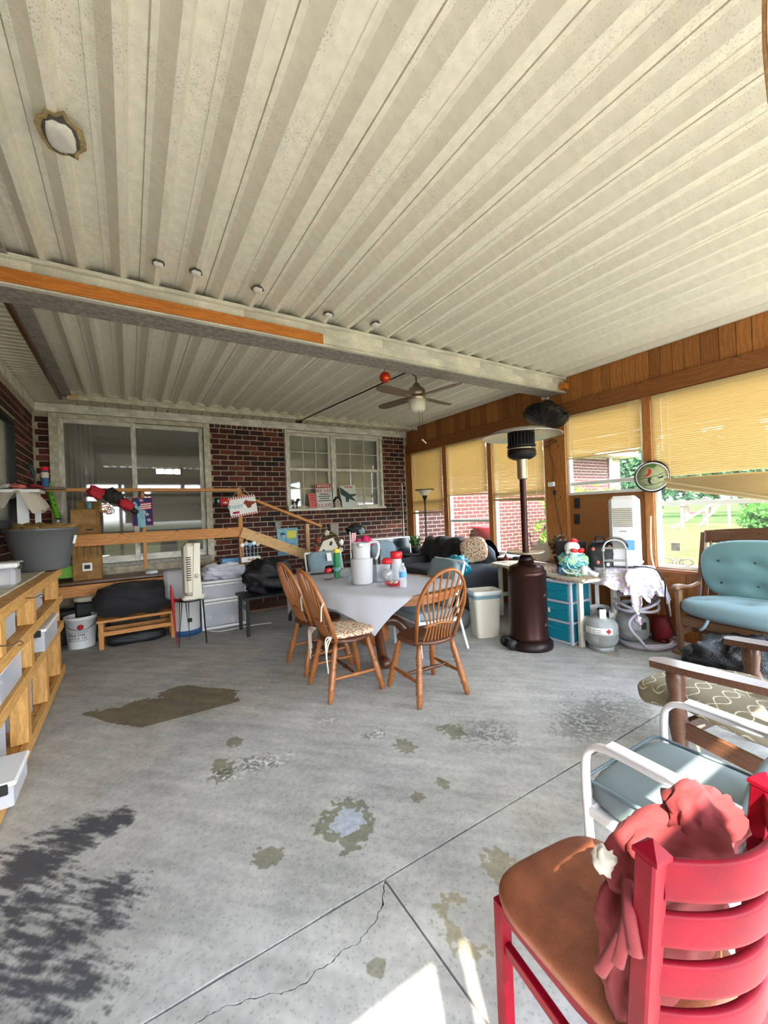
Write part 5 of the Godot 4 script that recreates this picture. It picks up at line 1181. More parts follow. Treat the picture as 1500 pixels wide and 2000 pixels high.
func turned(parent: Node, called: String, a: Vector3, b: Vector3, radii: Array, m) -> MeshInstance3D:
	var pts := PackedVector3Array(); var rr := []
	var n := radii.size()
	for i in n:
		pts.append(a.lerp(b, radii[i][0])); rr.append(radii[i][1])
	return part(parent, called, tube(pts, rr, 9), m)

var chair0: Node3D
func windsor(label: String, pos: Vector3, turn: float) -> Node3D:
	# bow-back chair, seat front towards -z
	if chair0 != null:
		var c: Node3D = chair0.duplicate(); c.name = "windsor_chair"; add_child(c, true); c.position = pos; c.rotation_degrees.y = turn; c.set_meta("label", label); return c
	var t := thing("windsor_chair", label, "chair", pos, turn, "bow-back chairs around the dining table"); chair0 = t
	part(t, "seat", lathe([[0, 0.0], [0.85, 0.0], [0.97, 0.012], [1.0, 0.022], [0.97, 0.034], [0.9, 0.038], [0.6, 0.028], [0, 0.026]], 28), "oak_dark", Vector3(0, 0.425, 0), Vector3.ZERO, Vector3(0.235, 1, 0.225))
	var leg := [[0, 0.016], [0.12, 0.02], [0.22, 0.026], [0.3, 0.021], [0.33, 0.028], [0.37, 0.018], [0.4, 0.028], [0.44, 0.02], [0.5, 0.026], [0.62, 0.029], [0.74, 0.024], [0.78, 0.03], [0.81, 0.022], [0.9, 0.024], [1.0, 0.015]]
	for sx in [-1, 1]:
		for sz in [-1, 1]: turned(t, "leg", Vector3(0.15 * sx, 0.435, 0.14 * sz), Vector3(0.225 * sx, 0, 0.235 * sz), leg, "oak")
	var str := [[0, 0.008], [0.15, 0.012], [0.3, 0.015], [0.42, 0.013], [0.46, 0.02], [0.5, 0.016], [0.54, 0.02], [0.58, 0.013], [0.7, 0.015], [0.85, 0.012], [1, 0.008]]
	for sx in [-1, 1]: turned(t, "stretcher", Vector3(0.2 * sx, 0.17, -0.2), Vector3(0.2 * sx, 0.17, 0.2), str, "oak")
	turned(t, "stretcher", Vector3(-0.2, 0.175, 0), Vector3(0.2, 0.175, 0), str, "oak_dark")
	var bow := func(u: float) -> Vector3:   # u 0..1 along the hoop
		var a := lerpf(-0.16, PI + 0.16, u)
		var yy := maxf(0.0, 0.27 + 0.33 * sin(a)) if sin(a) > 0 else 0.27 + 0.9 * sin(a)
		var xx := -cos(a) * 0.215
		return Vector3(xx, 0.46 + yy * 0.93, 0.155 + yy * 0.3 + 0.03 * (1.0 - absf(xx) / 0.215))
	var hoop := []
	hoop.append(Vector3(-0.175, 0.445, 0.14))
	for i in 25: hoop.append(bow.call(0.06 + 0.88 * i / 24.0))
	hoop.append(Vector3(0.175, 0.445, 0.14))
	part(t, "bow", tube(PackedVector3Array(hoop), 0.017, 8, false, 0.75), "oak")
	for k in 9:
		var f := (k - 4) / 4.0
		var a := Vector3(f * 0.125, 0.445, 0.175 - 0.02 * f * f); var m := Vector3(f * 0.112, 0.58, 0.21); var e: Vector3 = bow.call(0.5 + f * 0.33)
		part(t, "spindle", tube(smoothpath([a, m, m.lerp(e, 0.5) + Vector3(f * 0.012, 0, 0), e], 4), 0.0075, 6), "oak")
	part(t, "back_brace", tube(smoothpath([Vector3(-0.135, 0.575, 0.2), Vector3(0, 0.6, 0.222), Vector3(0.135, 0.575, 0.2)], 6), 0.012, 6, false, 0.7), "oak")
	return t

func patio_chair(label: String, pos: Vector3, turn: float, cush: String, bh := 0.5) -> Node3D:
	# white bent-tube patio armchair, front towards -z
	var t := thing("patio_chair", label, "chair", pos, turn, "white metal patio chairs")
	for s in [-1, 1]:
		var x: float = 0.275 * s
		part(t, "side_frame", tube(smoothpath([Vector3(x, 0.012, -0.22), Vector3(x, 0.3, -0.235), Vector3(x, 0.5, -0.24), Vector3(x, 0.575, -0.22), Vector3(x, 0.605, -0.15), Vector3(x, 0.6, 0.05), Vector3(x, 0.585, 0.24)], 6), 0.021, 8, false, 0.6, Vector3(1, 0, 0)), "white_metal")
		part(t, "rear_frame", tube(smoothpath([Vector3(x, 0.012, 0.34), Vector3(x, 0.4, 0.24), Vector3(x, 0.58, 0.245), Vector3(x, 0.4 + bh, 0.34)], 5), 0.014, 8), "white_metal")
		bar(t, "seat_rail", Vector3(x, 0.35, -0.235), Vector3(x, 0.33, 0.25), 0.03, 0.02, "white_metal")
		part(t, "arm_strap", boxm(Vector3(0.05, 0.008, 0.36), 0.003), "white_metal", Vector3(x, 0.622, 0.03), Vector3(2, 0, 0))
	bar(t, "seat_bar", Vector3(-0.275, 0.35, -0.235), Vector3(0.275, 0.35, -0.235), 0.03, 0.025, "white_metal"); bar(t, "seat_bar", Vector3(-0.275, 0.335, 0.22), Vector3(0.275, 0.335, 0.22), 0.03, 0.025, "white_metal")
	part(t, "sling", boxm(Vector3(0.53, 0.008, 0.46), 0.002), "white_metal", Vector3(0, 0.345, 0))
	var c := part(t, "seat_cushion", pillow(Vector3(0.52, 0.1, 0.5), 9.0, 16, [], 0.006, 2), cush, Vector3(0, 0.4, -0.02))
	var e := []
	for q in [[-1, -1], [1, -1], [1, 1], [-1, 1]]: e.append_array([Vector3(0.235 * q[0] if q[0] == q[1] else 0.25 * q[0], 0.043, 0.24 * q[1] if q[0] == q[1] else 0.225 * q[1]), Vector3(0.25 * q[0] if q[0] == q[1] else 0.235 * q[0], 0.043, 0.225 * q[1] if q[0] == q[1] else 0.24 * q[1])])
	var loop := PackedVector3Array([Vector3(-0.23, 0.043, -0.243), Vector3(0.23, 0.043, -0.243), Vector3(0.25, 0.043, -0.225), Vector3(0.25, 0.043, 0.225), Vector3(0.23, 0.043, 0.243), Vector3(-0.23, 0.043, 0.243), Vector3(-0.25, 0.043, 0.225), Vector3(-0.25, 0.043, -0.225)])
	part(c, "piping", tube(loop, 0.006, 6, true), "piping")
	if bh > 0.0:
		part(t, "back_cushion", pillow(Vector3(0.52, bh, 0.1), 8.0, 14), cush, Vector3(0, 0.43 + bh / 2, 0.23), Vector3(17, 0, 0))
		bar(t, "top_bar", Vector3(-0.275, 0.4 + bh, 0.34), Vector3(0.275, 0.4 + bh, 0.34), 0.03, 0.025, "white_metal")
	return t

func build_dining() -> void:
	var c := Vector3(2.12, 0, -3.78); var turn := -12.0; var ty := 0.745
	var t := thing("dining_table", "oval oak pedestal table with carved claw feet under a white cloth", "table", c, -turn)
	var hw := 0.56; var hl := 1.04
	var oval := func(k: float, s: float) -> Vector2:
		var a := TAU * k; var e := 0.7
		return Vector2(signf(cos(a)) * pow(absf(cos(a)), e) * hw * s, signf(sin(a)) * pow(absf(sin(a)), e) * hl * s)
	var pl := []; var pa := []
	for i in 48: pl.append(oval.call(i / 48.0, 1.0)); pa.append(oval.call(i / 48.0, 0.93))
	part(t, "table_top", prism(pl, 0.028), "oak", Vector3(0, ty - 0.014, 0), Vector3(90, 0, 0)); part(t, "apron", prism(pa, 0.07), "oak", Vector3(0, ty - 0.063, 0), Vector3(90, 0, 0))
	part(t, "pedestal", lathe([[0, 0.1], [0.14, 0.1], [0.16, 0.14], [0.16, 0.24], [0.13, 0.28], [0.12, 0.5], [0.15, 0.56], [0.2, 0.62], [0.22, 0.655], [0, 0.655]], 24), "oak", Vector3(0, 0, 0.05))
	for k in 4:
		var a := TAU * k / 4.0 + 0.55; var o := Vector3(cos(a), 0, sin(a)); var b := Vector3(0, 0, 0.05)
		var l := part(t, "foot", tube(smoothpath([b + o * 0.1 + Vector3(0, 0.3, 0), b + o * 0.24 + Vector3(0, 0.3, 0), b + o * 0.36 + Vector3(0, 0.17, 0), b + o * 0.46 + Vector3(0, 0.06, 0), b + o * 0.55 + Vector3(0, 0.075, 0)], 5), 0.047, 8, false, 1.15), "oak_dark")
		part(l, "claw", pillow(Vector3(0.13, 0.1, 0.1), 2.6, 10), "oak_dark", b + o * 0.56 + Vector3(0, 0.075, 0), Vector3(0, -rad_to_deg(a), 0)); part(l, "caster_ball", pillow(Vector3(0.05, 0.05, 0.05), 2, 8), "glass", b + o * 0.58 + Vector3(0, 0.026, 0))
	# cloth: a square laid cornerwise, its near corner hanging over the near end
	var hang := Vector3(1.59, 0.50, -2.83)
	var iv := t.transform.affine_inverse()
	var tip := iv * fl(726, 1246, 0.5)
	var cl := single("tablecloth", "white tablecloth laid cornerwise on the oval table, one corner hanging down", "tablecloth", gridm(64, 64, func(u, v):
		var p: Vector2 = Vector2(-0.74, 0.92).lerp(Vector2(0.36, 1.03), u).lerp(Vector2(-0.74, -1.15).lerp(Vector2(0.66, -1.2), u), v)
		p += Vector2(0.3, -0.04) * maxf(0.0, 0.22 - v) * u * 1.5
		# where it leaves the oval it hangs
		var q := Vector2(p.x / hw, p.y / hl); var r := pow(pow(absf(q.x), 2.86) + pow(absf(q.y), 2.86), 1.0 / 2.86)
		var y := ty + 0.006 + 0.0025 * sin(p.x * 26.0) * sin(p.y * 7.0)
		if r > 1.015:
			var edge := p / r * 1.015; var over := (p - edge).length()
			var wv := 0.018 * sin(atan2(p.y, p.x) * 9.0)
			p = edge + (p - edge).normalized() * (0.02 + minf(over, 0.05) * 0.35 + absf(wv) * clampf(over * 5.0, 0, 1) * 0.8)
			y = ty + 0.004 - minf(over, 0.4) * 0.95
		return Vector3(p.x, y, p.y)), "white_cloth", c, Vector3(0, -turn, 0))
	# chairs
	windsor("bow-back oak chair with bare seat standing at the near rounded end of the table", Vector3(2.0, 0, -2.66), 180.0 + 180.0 - 4.0)
	var b := windsor("bow-back oak chair with tied cream cushions, on the long side of the table", Vector3(1.5, 0, -3.13), -92.0)
	windsor("bow-back oak chair without a seat pad, next to the cushioned one", Vector3(1.53, 0, -3.76), -88.0)
	var sp := part(b, "seat_pad", pillow(Vector3(0.42, 0.05, 0.4), 5.0, 14, [], 0.01, 3), "floral_cloth", Vector3(0, 0.487, -0.02)); sp.set_meta("label", "cream floral seat pad")
	part(b, "back_pad", gridm(10, 14, func(u, v): return Vector3((u - 0.5) * (0.34 - 0.08 * v), 0.5 + v * 0.36, 0.15 + v * 0.1 - 0.02 * sin(u * PI))), "cream_cloth")
	for s in [-1, 1]:
		for k in 3: pipe(sp, "tie", [Vector3(0.17 * s, 0.0, 0.2), Vector3(0.19 * s, -0.05 + 0.02 * k, 0.24 + 0.01 * k), Vector3((0.16 + 0.02 * k) * s, -0.16 - 0.05 * k, 0.25)], 0.006, "cream_cloth", 5, 5)
	for s in [-1, 1]: pipe(b, "back_tie", [Vector3(0.2 * s, 0.78, 0.24), Vector3(0.24 * s, 0.75, 0.28), Vector3(0.22 * s, 0.64, 0.28)], 0.007, "cream_cloth", 5, 5)
	# cushioned patio chairs at the table
	patio_chair("white metal chair with blue-grey cushions tucked under the table's window side", Vector3(2.62, 0, -3.48), 84, "blue_grey_cloth")
	var fc := patio_chair("white metal chair with blue-grey cushions and a paper tag at the table's far end", Vector3(oz(648, 1095, -5.25).x, 0, -5.25), 178, "blue_grey_cloth")
	bx(fc, "paper_tag", Vector3(0.07, 0.12, 0.003), "white_paper", Vector3(-0.04, 0.84, 0.19), Vector3(17, 0, 0))

func build_table_things() -> void:
	var y := 0.757
	var P := func(px: float, py: float) -> Vector3: return fl(px, py, y)
	var jg := thing("plastic_pitcher", "translucent white pitcher standing inside a larger white canister on the table", "pitcher", P.call(708, 1139))
	part(jg, "canister", lathe([[0, 0], [0.098, 0], [0.104, 0.01], [0.112, 0.245], [0.116, 0.25], [0.108, 0.25], [0.1, 0.02], [0, 0.02]], 28), "milk_plastic")
	part(jg, "jug", lathe([[0, 0.1], [0.085, 0.1], [0.088, 0.3], [0.092, 0.34], [0.098, 0.405], [0.09, 0.405], [0.08, 0.32], [0, 0.3]], 28), "milk_plastic")
	pipe(jg, "handle", [Vector3(0.08, 0.4, 0.03), Vector3(0.15, 0.4, 0.06), Vector3(0.165, 0.34, 0.065), Vector3(0.15, 0.26, 0.06), Vector3(0.13, 0.23, 0.05)], 0.014, "milk_plastic"); part(jg, "spout", pillow(Vector3(0.06, 0.05, 0.06), 3, 8), "milk_plastic", Vector3(-0.05, 0.385, 0.075))
	var gc := thing("powder_can", "tall green canister with yellow cap on the white tablecloth", "can", P.call(659, 1128)); cyl(gc, "body", 0.038, 0.038, 0.27, "green_can", Vector3.ZERO); cyl(gc, "label", 0.0385, 0.0385, 0.05, "sky_paint", Vector3(0, 0.07, 0)); cyl(gc, "cap", 0.036, 0.034, 0.045, "yellow_cap", Vector3(0, 0.27, 0))
	var jr := thing("glass_jar", "clear glass jar lying on its side beside the green canister", "jar", P.call(676, 1128) + Vector3(0, 0.055, 0), 30); part(jr, "glass", lathe([[0, -0.07], [0.05, -0.07], [0.055, 0.03], [0.04, 0.06], [0.04, 0.08], [0.036, 0.08], [0.036, 0.06], [0.05, 0.03], [0.046, -0.06], [0, -0.06]], 18), "clear_plastic", Vector3.ZERO, Vector3(80, 0, 0)); part(jr, "wrapper", pillow(Vector3(0.06, 0.06, 0.05), 2.2, 8, [], 0.03), "leaf_green", Vector3(0.02, -0.015, 0))
	var mg := thing("travel_mug", "dark mug with a red band lying next to the green canister", "mug", P.call(648, 1118) + Vector3(0, 0.045, 0), 20); part(mg, "cup", lathe([[0, -0.07], [0.042, -0.07], [0.045, 0.07], [0.035, 0.07], [0.03, -0.05], [0, -0.05]], 16), "black_gloss", Vector3.ZERO, Vector3(0, 0, 90)); part(mg, "band", pillow(Vector3(0.09, 0.07, 0.07), 2.4, 8), "red_plastic", Vector3(-0.09, -0.01, 0.03))
	var kn := thing("kitchen_lighter", "long black handled tool lying flat on the tablecloth", "tool", P.call(626, 1122) + Vector3(0, 0.012, 0), -12); bx(kn, "handle", Vector3(0.16, 0.02, 0.022), "black", Vector3(-0.04, 0, 0), Vector3.ZERO, 0.006); bx(kn, "blade", Vector3(0.16, 0.014, 0.016), "print_dark", Vector3(0.11, 0, 0.012), Vector3(0, -14, 0), 0.004)
	single("key_bunch", "small bunch of dark keys lying on the tablecloth", "keys", merge([[boxm(Vector3(0.06, 0.006, 0.02), 0.002), at(Vector3(0, 0.004, 0))], [boxm(Vector3(0.05, 0.006, 0.015), 0.002), at(Vector3(0.02, 0.01, 0.015), Vector3(0, 40, 0))], [lathe([[0.012, 0], [0.018, 0], [0.018, 0.005], [0.012, 0.005]], 10), at(Vector3(-0.035, 0.004, 0))]]), "brown_wire", P.call(643, 1132))
	var ut := thing("utensil_caddy", "clear caddy holding dark utensils on the table behind the pitcher", "caddy", P.call(740, 1134)); part(ut, "caddy", merge([[boxm(Vector3(0.09, 0.17, 0.005)), at(Vector3(0, 0.085, 0.04))], [boxm(Vector3(0.09, 0.17, 0.005)), at(Vector3(0, 0.085, -0.04))], [boxm(Vector3(0.005, 0.17, 0.08)), at(Vector3(0.043, 0.085, 0))], [boxm(Vector3(0.005, 0.17, 0.08)), at(Vector3(-0.043, 0.085, 0))]]), "clear_plastic"); for k in 6: pipe(ut, "utensil", [Vector3(0.02 * (k % 3 - 1), 0.01, 0.02 * (k / 3)), Vector3(0.03 * (k % 3 - 1), 0.22 + 0.02 * k, 0.03 * (k / 3) - 0.02)], 0.006, ["print_dark", "steel"][k % 2], 1, 5)
	var od := thing("glass_globe", "silvery glass globe with a red lid on the table", "jar", P.call(757, 1137)); part(od, "globe", pillow(Vector3(0.12, 0.14, 0.12), 2.1, 14), "clear_plastic", Vector3(0, 0.075, 0)); part(od, "filling", pillow(Vector3(0.08, 0.09, 0.08), 2.0, 10, [], 0.04, 6), "steel", Vector3(0, 0.07, 0)); cyl(od, "neck", 0.035, 0.035, 0.06, "clear_plastic", Vector3(0, 0.135, 0)); part(od, "lid", lathe([[0, 0], [0.055, 0], [0.056, 0.03], [0.03, 0.055], [0, 0.058]], 18), "red_plastic", Vector3(0, 0.185, 0))
	var sh := thing("tall_shaker", "tall clear shaker with a wide red screw lid on the table", "shaker", P.call(776, 1134)); part(sh, "glass", lathe([[0, 0], [0.055, 0], [0.055, 0.2], [0.05, 0.22], [0.05, 0.24], [0.046, 0.24], [0.05, 0.2], [0.05, 0.01], [0, 0.01]], 20), "clear_plastic"); part(sh, "lid", lathe([[0, 0.225], [0.055, 0.225], [0.06, 0.235], [0.06, 0.285], [0.052, 0.295], [0, 0.29]], 20), "red_plastic")
	var ds := thing("red_dish", "small red dish with white sweets on the tablecloth", "dish", P.call(769, 1143)); part(ds, "dish", lathe([[0, 0], [0.05, 0], [0.085, 0.025], [0.088, 0.03], [0.08, 0.028], [0.045, 0.008], [0, 0.008]], 20), "red_plastic"); for k in 4: part(ds, "sweet", pillow(Vector3(0.04, 0.025, 0.03), 2.2, 8), "cream_cloth", Vector3(0.03 * cos(k * 1.6), 0.028, 0.03 * sin(k * 1.6)), Vector3(0, 50 * k, 0))
	var wb := thing("water_bottle", "clear water bottle with blue label and white cap on the table", "bottle", P.call(788, 1147)); part(wb, "bottle", lathe([[0, 0], [0.03, 0], [0.034, 0.008], [0.033, 0.03], [0.035, 0.05], [0.033, 0.07], [0.035, 0.09], [0.034, 0.15], [0.03, 0.175], [0.014, 0.2], [0.013, 0.21], [0, 0.21]], 20), "clear_plastic"); part(wb, "label", lathe([[0.0355, 0.095], [0.0355, 0.145]], 20), "water_label"); cyl(wb, "cap", 0.0145, 0.014, 0.018, "white_plastic", Vector3(0, 0.205, 0))
	# wreath with a paper house, magenta flowers, little flag, cap: on a stand beyond the table
	var wr := oz(640, 1066, -5.78)
	var w := thing("dried_wreath", "dried twig wreath with blossoms and a white paper house behind the table", "wreath", wr)
	var tg := []
	for k in 4:
		var ring := []
		for i in 14:
			var a := TAU * i / 14.0; var rr := 0.2 + rng.randf_range(-0.03, 0.03); ring.append(Vector3(cos(a) * rr, sin(a) * rr, rng.randf_range(-0.03, 0.03)))
		part(w, "twig_ring", tube(smoothpath(ring, 3, true), 0.012, 5, true), "dry_brown")
	part(w, "leaves", clump(260, Vector3(0.24, 0.24, 0.05), 0.03, 9), "dry_brown")
	part(w, "paper_house", prism([Vector2(-0.15, -0.14), Vector2(0.15, -0.14), Vector2(0.13, 0.06), Vector2(0, 0.17), Vector2(-0.13, 0.06)], 0.02), "cream_cloth", Vector3(0.0, -0.03, 0.05), Vector3(0, 0, -24))
	for k in 4: part(w, "printed_arch", prism([Vector2(-0.022, -0.035), Vector2(0.022, -0.035), Vector2(0.022, 0.012), Vector2(0.012, 0.028), Vector2(0, 0.034), Vector2(-0.012, 0.028), Vector2(-0.022, 0.012)], 0.003), "print_dark", Vector3([-0.1, -0.035, 0.04, 0.03][k], [-0.075, -0.1, -0.13, 0.04][k], 0.062), Vector3(0, 0, -24))
	for k in 6: part(w, "blossom", pillow(Vector3(0.08, 0.08, 0.05), 2.0, 8, [], 0.03, k), ["cream_cloth", "brown_bird", "white_paper"][k % 3], Vector3(0.21 * cos([1.7, 2.6, 0.2, -0.4, 3.3, -1.0][k]), 0.2 * sin([1.7, 2.6, 0.2, -0.4, 3.3, -1.0][k]), 0.05))
	var et := thing("easel_stand", "dark wooden stand holding the wreath and flowers behind the table", "stand", Vector3(wr.x + 0.2, 0, -5.88)); bx(et, "top", Vector3(1.0, 0.03, 0.4), "print_dark", Vector3(0, wr.y - 0.27, 0)); for s in [-1, 1]:
		for k in [-1, 1]: bar(et, "leg", Vector3(0.46 * s, 0, 0.16 * k), Vector3(0.46 * s, wr.y - 0.28, 0.16 * k), 0.04, 0.04, "print_dark")
	var ys: float = wr.y - 0.25
	var mf := oz(708, 1056, -5.78); var fw := thing("magenta_flowers", "bright magenta artificial flowers in a dark vase behind the pitcher", "flowers", Vector3(mf.x, ys, -5.78))
	cyl(fw, "vase", 0.05, 0.06, 0.14, "print_dark", Vector3.ZERO); for k in 12: part(fw, "blossom", pillow(Vector3(0.09, 0.07, 0.08), 2.0, 8, [], 0.03, k), "pink", Vector3(rng.randf_range(-0.13, 0.13), mf.y - ys + rng.randf_range(-0.06, 0.05), rng.randf_range(-0.05, 0.08))); part(fw, "foliage", clump(90, Vector3(0.17, 0.12, 0.08), 0.03, 4), "leaf_green", Vector3(-0.1, (mf.y - ys) * 0.6, 0.03))
	for k in 5: pipe(fw, "stem", [Vector3(0, 0.1, 0), Vector3(0.05 * (k - 2), mf.y - ys - 0.04, 0)], 0.005, "leaf_green", 1, 5)
	var mfl := oz(683, 1056, -5.78); var sf := thing("stick_flag", "small striped flag on a white stick behind the table", "flag", Vector3(mfl.x, ys, -5.76)); bar(sf, "stick", Vector3.ZERO, Vector3(0, mfl.y - ys + 0.14, 0), 0.016, 0.016, "white_paper"); for k in 6: bx(sf, "stripe", Vector3(0.014, 0.2, 0.004), ["print_red", "white_paper"][k % 2], Vector3(0.02 + 0.014 * k, mfl.y - ys + 0.02, 0), Vector3(0, 0, -6), 0.0)
	var hp := oz(694, 1034, -5.9); single("sun_hat", "black and white cap perched above the stick flag", "hat", pillow(Vector3(0.3, 0.16, 0.2), 2.3, 12, [], 0.04, 8), "black", hp); single("cap_post", "dark pole carrying the black and white cap behind the table", "pole", boxm(Vector3(0.03, hp.y - ys - 0.02, 0.03), 0.004), "print_dark", Vector3(hp.x, (hp.y + ys) / 2 - 0.02, -5.93))
	single("white_scarf", "patch of pale blue and white cloth hanging on the black cap", "cloth", pillow(Vector3(0.1, 0.1, 0.06), 2.2, 10, [], 0.03, 2), "pale_teal_cloth", hp + Vector3(0.06, -0.03, 0.1))

func build_far_corner() -> void:
	# blue pillow against a framed dark panel
	var p := oz(752, 1075, -5.9)
	var fr := thing("framed_panel", "large dark panel with a thin white frame leaning by the brick wall", "panel", Vector3(oz(775, 1075, -6.2).x, 0, -6.25)); fr.rotation_degrees.x = -5
	var ph := oz(800, 1049, -6.2).y
	bx(fr, "panel", Vector3(0.95, ph - 0.3, 0.02), "solar", Vector3(-0.1, (ph + 0.3) / 2, 0)); for s in [-1, 1]: bx(fr, "frame", Vector3(0.022, ph - 0.3, 0.03), "white_metal", Vector3(-0.1 + 0.475 * s, (ph + 0.3) / 2, 0.005))
	for y in [0.31, ph]: bx(fr, "frame", Vector3(0.97, 0.022, 0.03), "white_metal", Vector3(-0.1, y, 0.005))
	for s in [-1, 1]: bar(fr, "foot", Vector3(-0.1 + 0.4 * s, 0, 0), Vector3(-0.1 + 0.4 * s, 0.3, 0), 0.03, 0.02, "white_metal")
	var cb := thing("low_cabinet", "long dark low cabinet behind the table by the brick wall", "cabinet", Vector3(p.x - 0.06, 0, -5.97)); var ch := p.y - 0.3
	bx(cb, "body", Vector3(0.72, ch - 0.03, 0.4), "print_dark", Vector3(0, (ch - 0.03) / 2, 0)); bx(cb, "top", Vector3(0.78, 0.03, 0.46), "charcoal_cloth", Vector3(0, ch - 0.015, 0)); for s in [-1, 1]: var d := bx(cb, "door", Vector3(0.34, ch - 0.12, 0.015), "black", Vector3(0.178 * s, ch / 2, 0.205)); part(d, "knob", pillow(Vector3(0.03, 0.03, 0.03), 2, 8), "steel", Vector3(-0.13 * s, 0, 0.02))
	single("blue_cushion", "blue-grey square cushion leaning on the framed dark panel", "cushion", pillow(Vector3(0.5, 0.46, 0.14), 4.0, 16, [], 0.015, 5), "blue_grey_cloth", Vector3(p.x, ch + 0.225, -5.96), Vector3(-14, 0, 3))
	single("pink_leash", "bright pink strap tossed on the cabinet top below the floor lamp", "strap", tube(smoothpath([Vector3(-0.14, 0.02, 0), Vector3(-0.08, 0.03, 0.05), Vector3(0.02, 0.015, 0.0), Vector3(0.12, 0.02, 0.05), Vector3(0.17, 0.02, 0.0)], 5), 0.016, 6), "pink", Vector3(p.x + 0.28, ch + 0.004, -5.85))
	# torchiere lamp
	var lp := oz(829, 957, -5.95); var lm := thing("floor_lamp", "black torchiere floor lamp with a wide upturned bowl", "lamp", Vector3(lp.x, 0, -5.95))
	cyl(lm, "base", 0.13, 0.12, 0.03, "black", Vector3.ZERO); cyl(lm, "pole", 0.014, 0.014, lp.y - 0.16, "black", Vector3(0, 0.03, 0)); part(lm, "shade", lathe([[0, -0.14], [0.03, -0.14], [0.05, -0.1], [0.13, -0.01], [0.16, 0.0], [0.15, 0.004], [0.12, -0.01], [0, -0.09]], 24), "lamp_glass", Vector3(0, lp.y, 0)); part(lm, "rim", lathe([[0.155, -0.006], [0.172, -0.006], [0.172, 0.01], [0.155, 0.01]], 24), "black", Vector3(0, lp.y, 0)); part(lm, "shade_holder", lathe([[0, -0.2], [0.016, -0.2], [0.045, -0.12], [0.05, -0.1], [0, -0.1]], 16), "black", Vector3(0, lp.y, 0))
	# ledge clutter under the far windows
	var sy := 0.0
	var tb := thing("corner_table", "dark table crowded with bottles under the far window", "table", Vector3(4.38, 0, -5.95)); sy = ox(840, 1083, 4.4).y
	bx(tb, "top", Vector3(0.6, 0.03, 0.42), "print_dark", Vector3(0, sy - 0.015, 0)); for s in [-1, 1]:
		for k in [-1, 1]: bar(tb, "leg", Vector3(0.26 * s, 0, 0.17 * k), Vector3(0.26 * s, sy - 0.03, 0.17 * k), 0.04, 0.04, "print_dark")
	var bt := func(px: float, py: float, h: float, r: float, m: String, cap: String, label: String, z: float) -> void:
		var q := oz(px, py, z); var o := thing("bottle", label, "bottle", Vector3(q.x, sy, z)); part(o, "bottle", lathe([[0, 0], [r, 0], [r, h * 0.62], [r * 0.4, h * 0.75], [r * 0.35, h * 0.85], [0, h * 0.85]], 14), m); cyl(o, "cap", r * 0.42, r * 0.4, h * 0.15, cap, Vector3(0, h * 0.84, 0))
	bt.call(838, 1070, 0.3, 0.07, "white_plastic", "white_plastic", "large white spray bottle on the corner table", -5.85)
	bt.call(858, 1075, 0.22, 0.06, "milk_plastic", "white_plastic", "squat clear pump bottle on the corner table", -5.75)
	bt.call(850, 1078, 0.12, 0.04, "white_plastic", "yellow_cap", "small white pill bottle on the corner table", -5.7)
	var pf := oz(820, 1066, -5.95); var pt := thing("potted_plant", "small dark green plant in a pot beside the floor lamp", "plant", Vector3(pf.x - 0.02, sy, -6.05)); part(pt, "pot", lathe([[0, 0], [0.06, 0], [0.08, 0.1], [0.07, 0.1], [0, 0.08]], 14), "print_dark"); part(pt, "foliage", clump(160, Vector3(0.16, 0.14, 0.12), 0.035, 8), "leaf_green", Vector3(0, 0.22, 0))
	single("black_speaker", "small black box among the bottles on the corner table", "speaker", boxm(Vector3(0.16, 0.13, 0.1), 0.008), "black", Vector3(pf.x + 0.22, sy + 0.065, -5.86), Vector3(0, 15, 0))
	# covered sofa
	var sx := 4.02; var s := thing("sofa", "sofa under black and charcoal covers below the far windows", "sofa", Vector3(sx, 0, -4.86), -90)
	var top := ox(930, 1053, 4.55).y
	part(s, "base", pillow(Vector3(1.5, 0.4, 0.9), 8.0, 12), "charcoal_cloth", Vector3(0, 0.22, 0)); part(s, "seat_cushion", pillow(Vector3(1.4, 0.22, 0.72), 5.0, 14, [], 0.02, 3), "charcoal_cloth", Vector3(0, 0.5, 0.08))
	part(s, "backrest", pillow(Vector3(1.5, top - 0.3, 0.3), 4.0, 18, [], 0.04, 4), "charcoal_cloth", Vector3(0, top / 2 + 0.14, -0.32), Vector3(-8, 0, 0)); for k in [-1, 1]: part(s, "arm", pillow(Vector3(0.26, 0.56, 0.9), 4.5, 14, [], 0.02, 5), "charcoal_cloth", Vector3(0.7 * k, 0.4, 0.02))
	part(s, "throw", gridm(40, 24, func(u, v): return Vector3((u - 0.5) * 1.35, top + 0.03 + 0.02 * sin(u * 22.0 + v * 5.0) - 0.32 * pow(absf(v * 2 - 1), 2.2), -0.36 + (v - 0.5) * 0.5 + 0.02 * sin(u * 31.0))), "black_bag", Vector3(-0.05, 0, 0))
	single("floral_pillow", "cream pillow with red and brown leaf print on the covered sofa", "pillow", pillow(Vector3(0.38, 0.36, 0.13), 3.6, 16, [], 0.02, 6), "floral_cloth", Vector3(4.16, 0.86, -4.3), Vector3(-22, -60, 14))
	single("teal_blanket", "crumpled bright teal blanket on the sofa behind the bare oak chair", "blanket", pillow(Vector3(0.36, 0.26, 0.3), 2.6, 16, [], 0.07, 14), "teal_plastic", ox(890, 1104, 3.62) + Vector3(0, -0.02, 0))
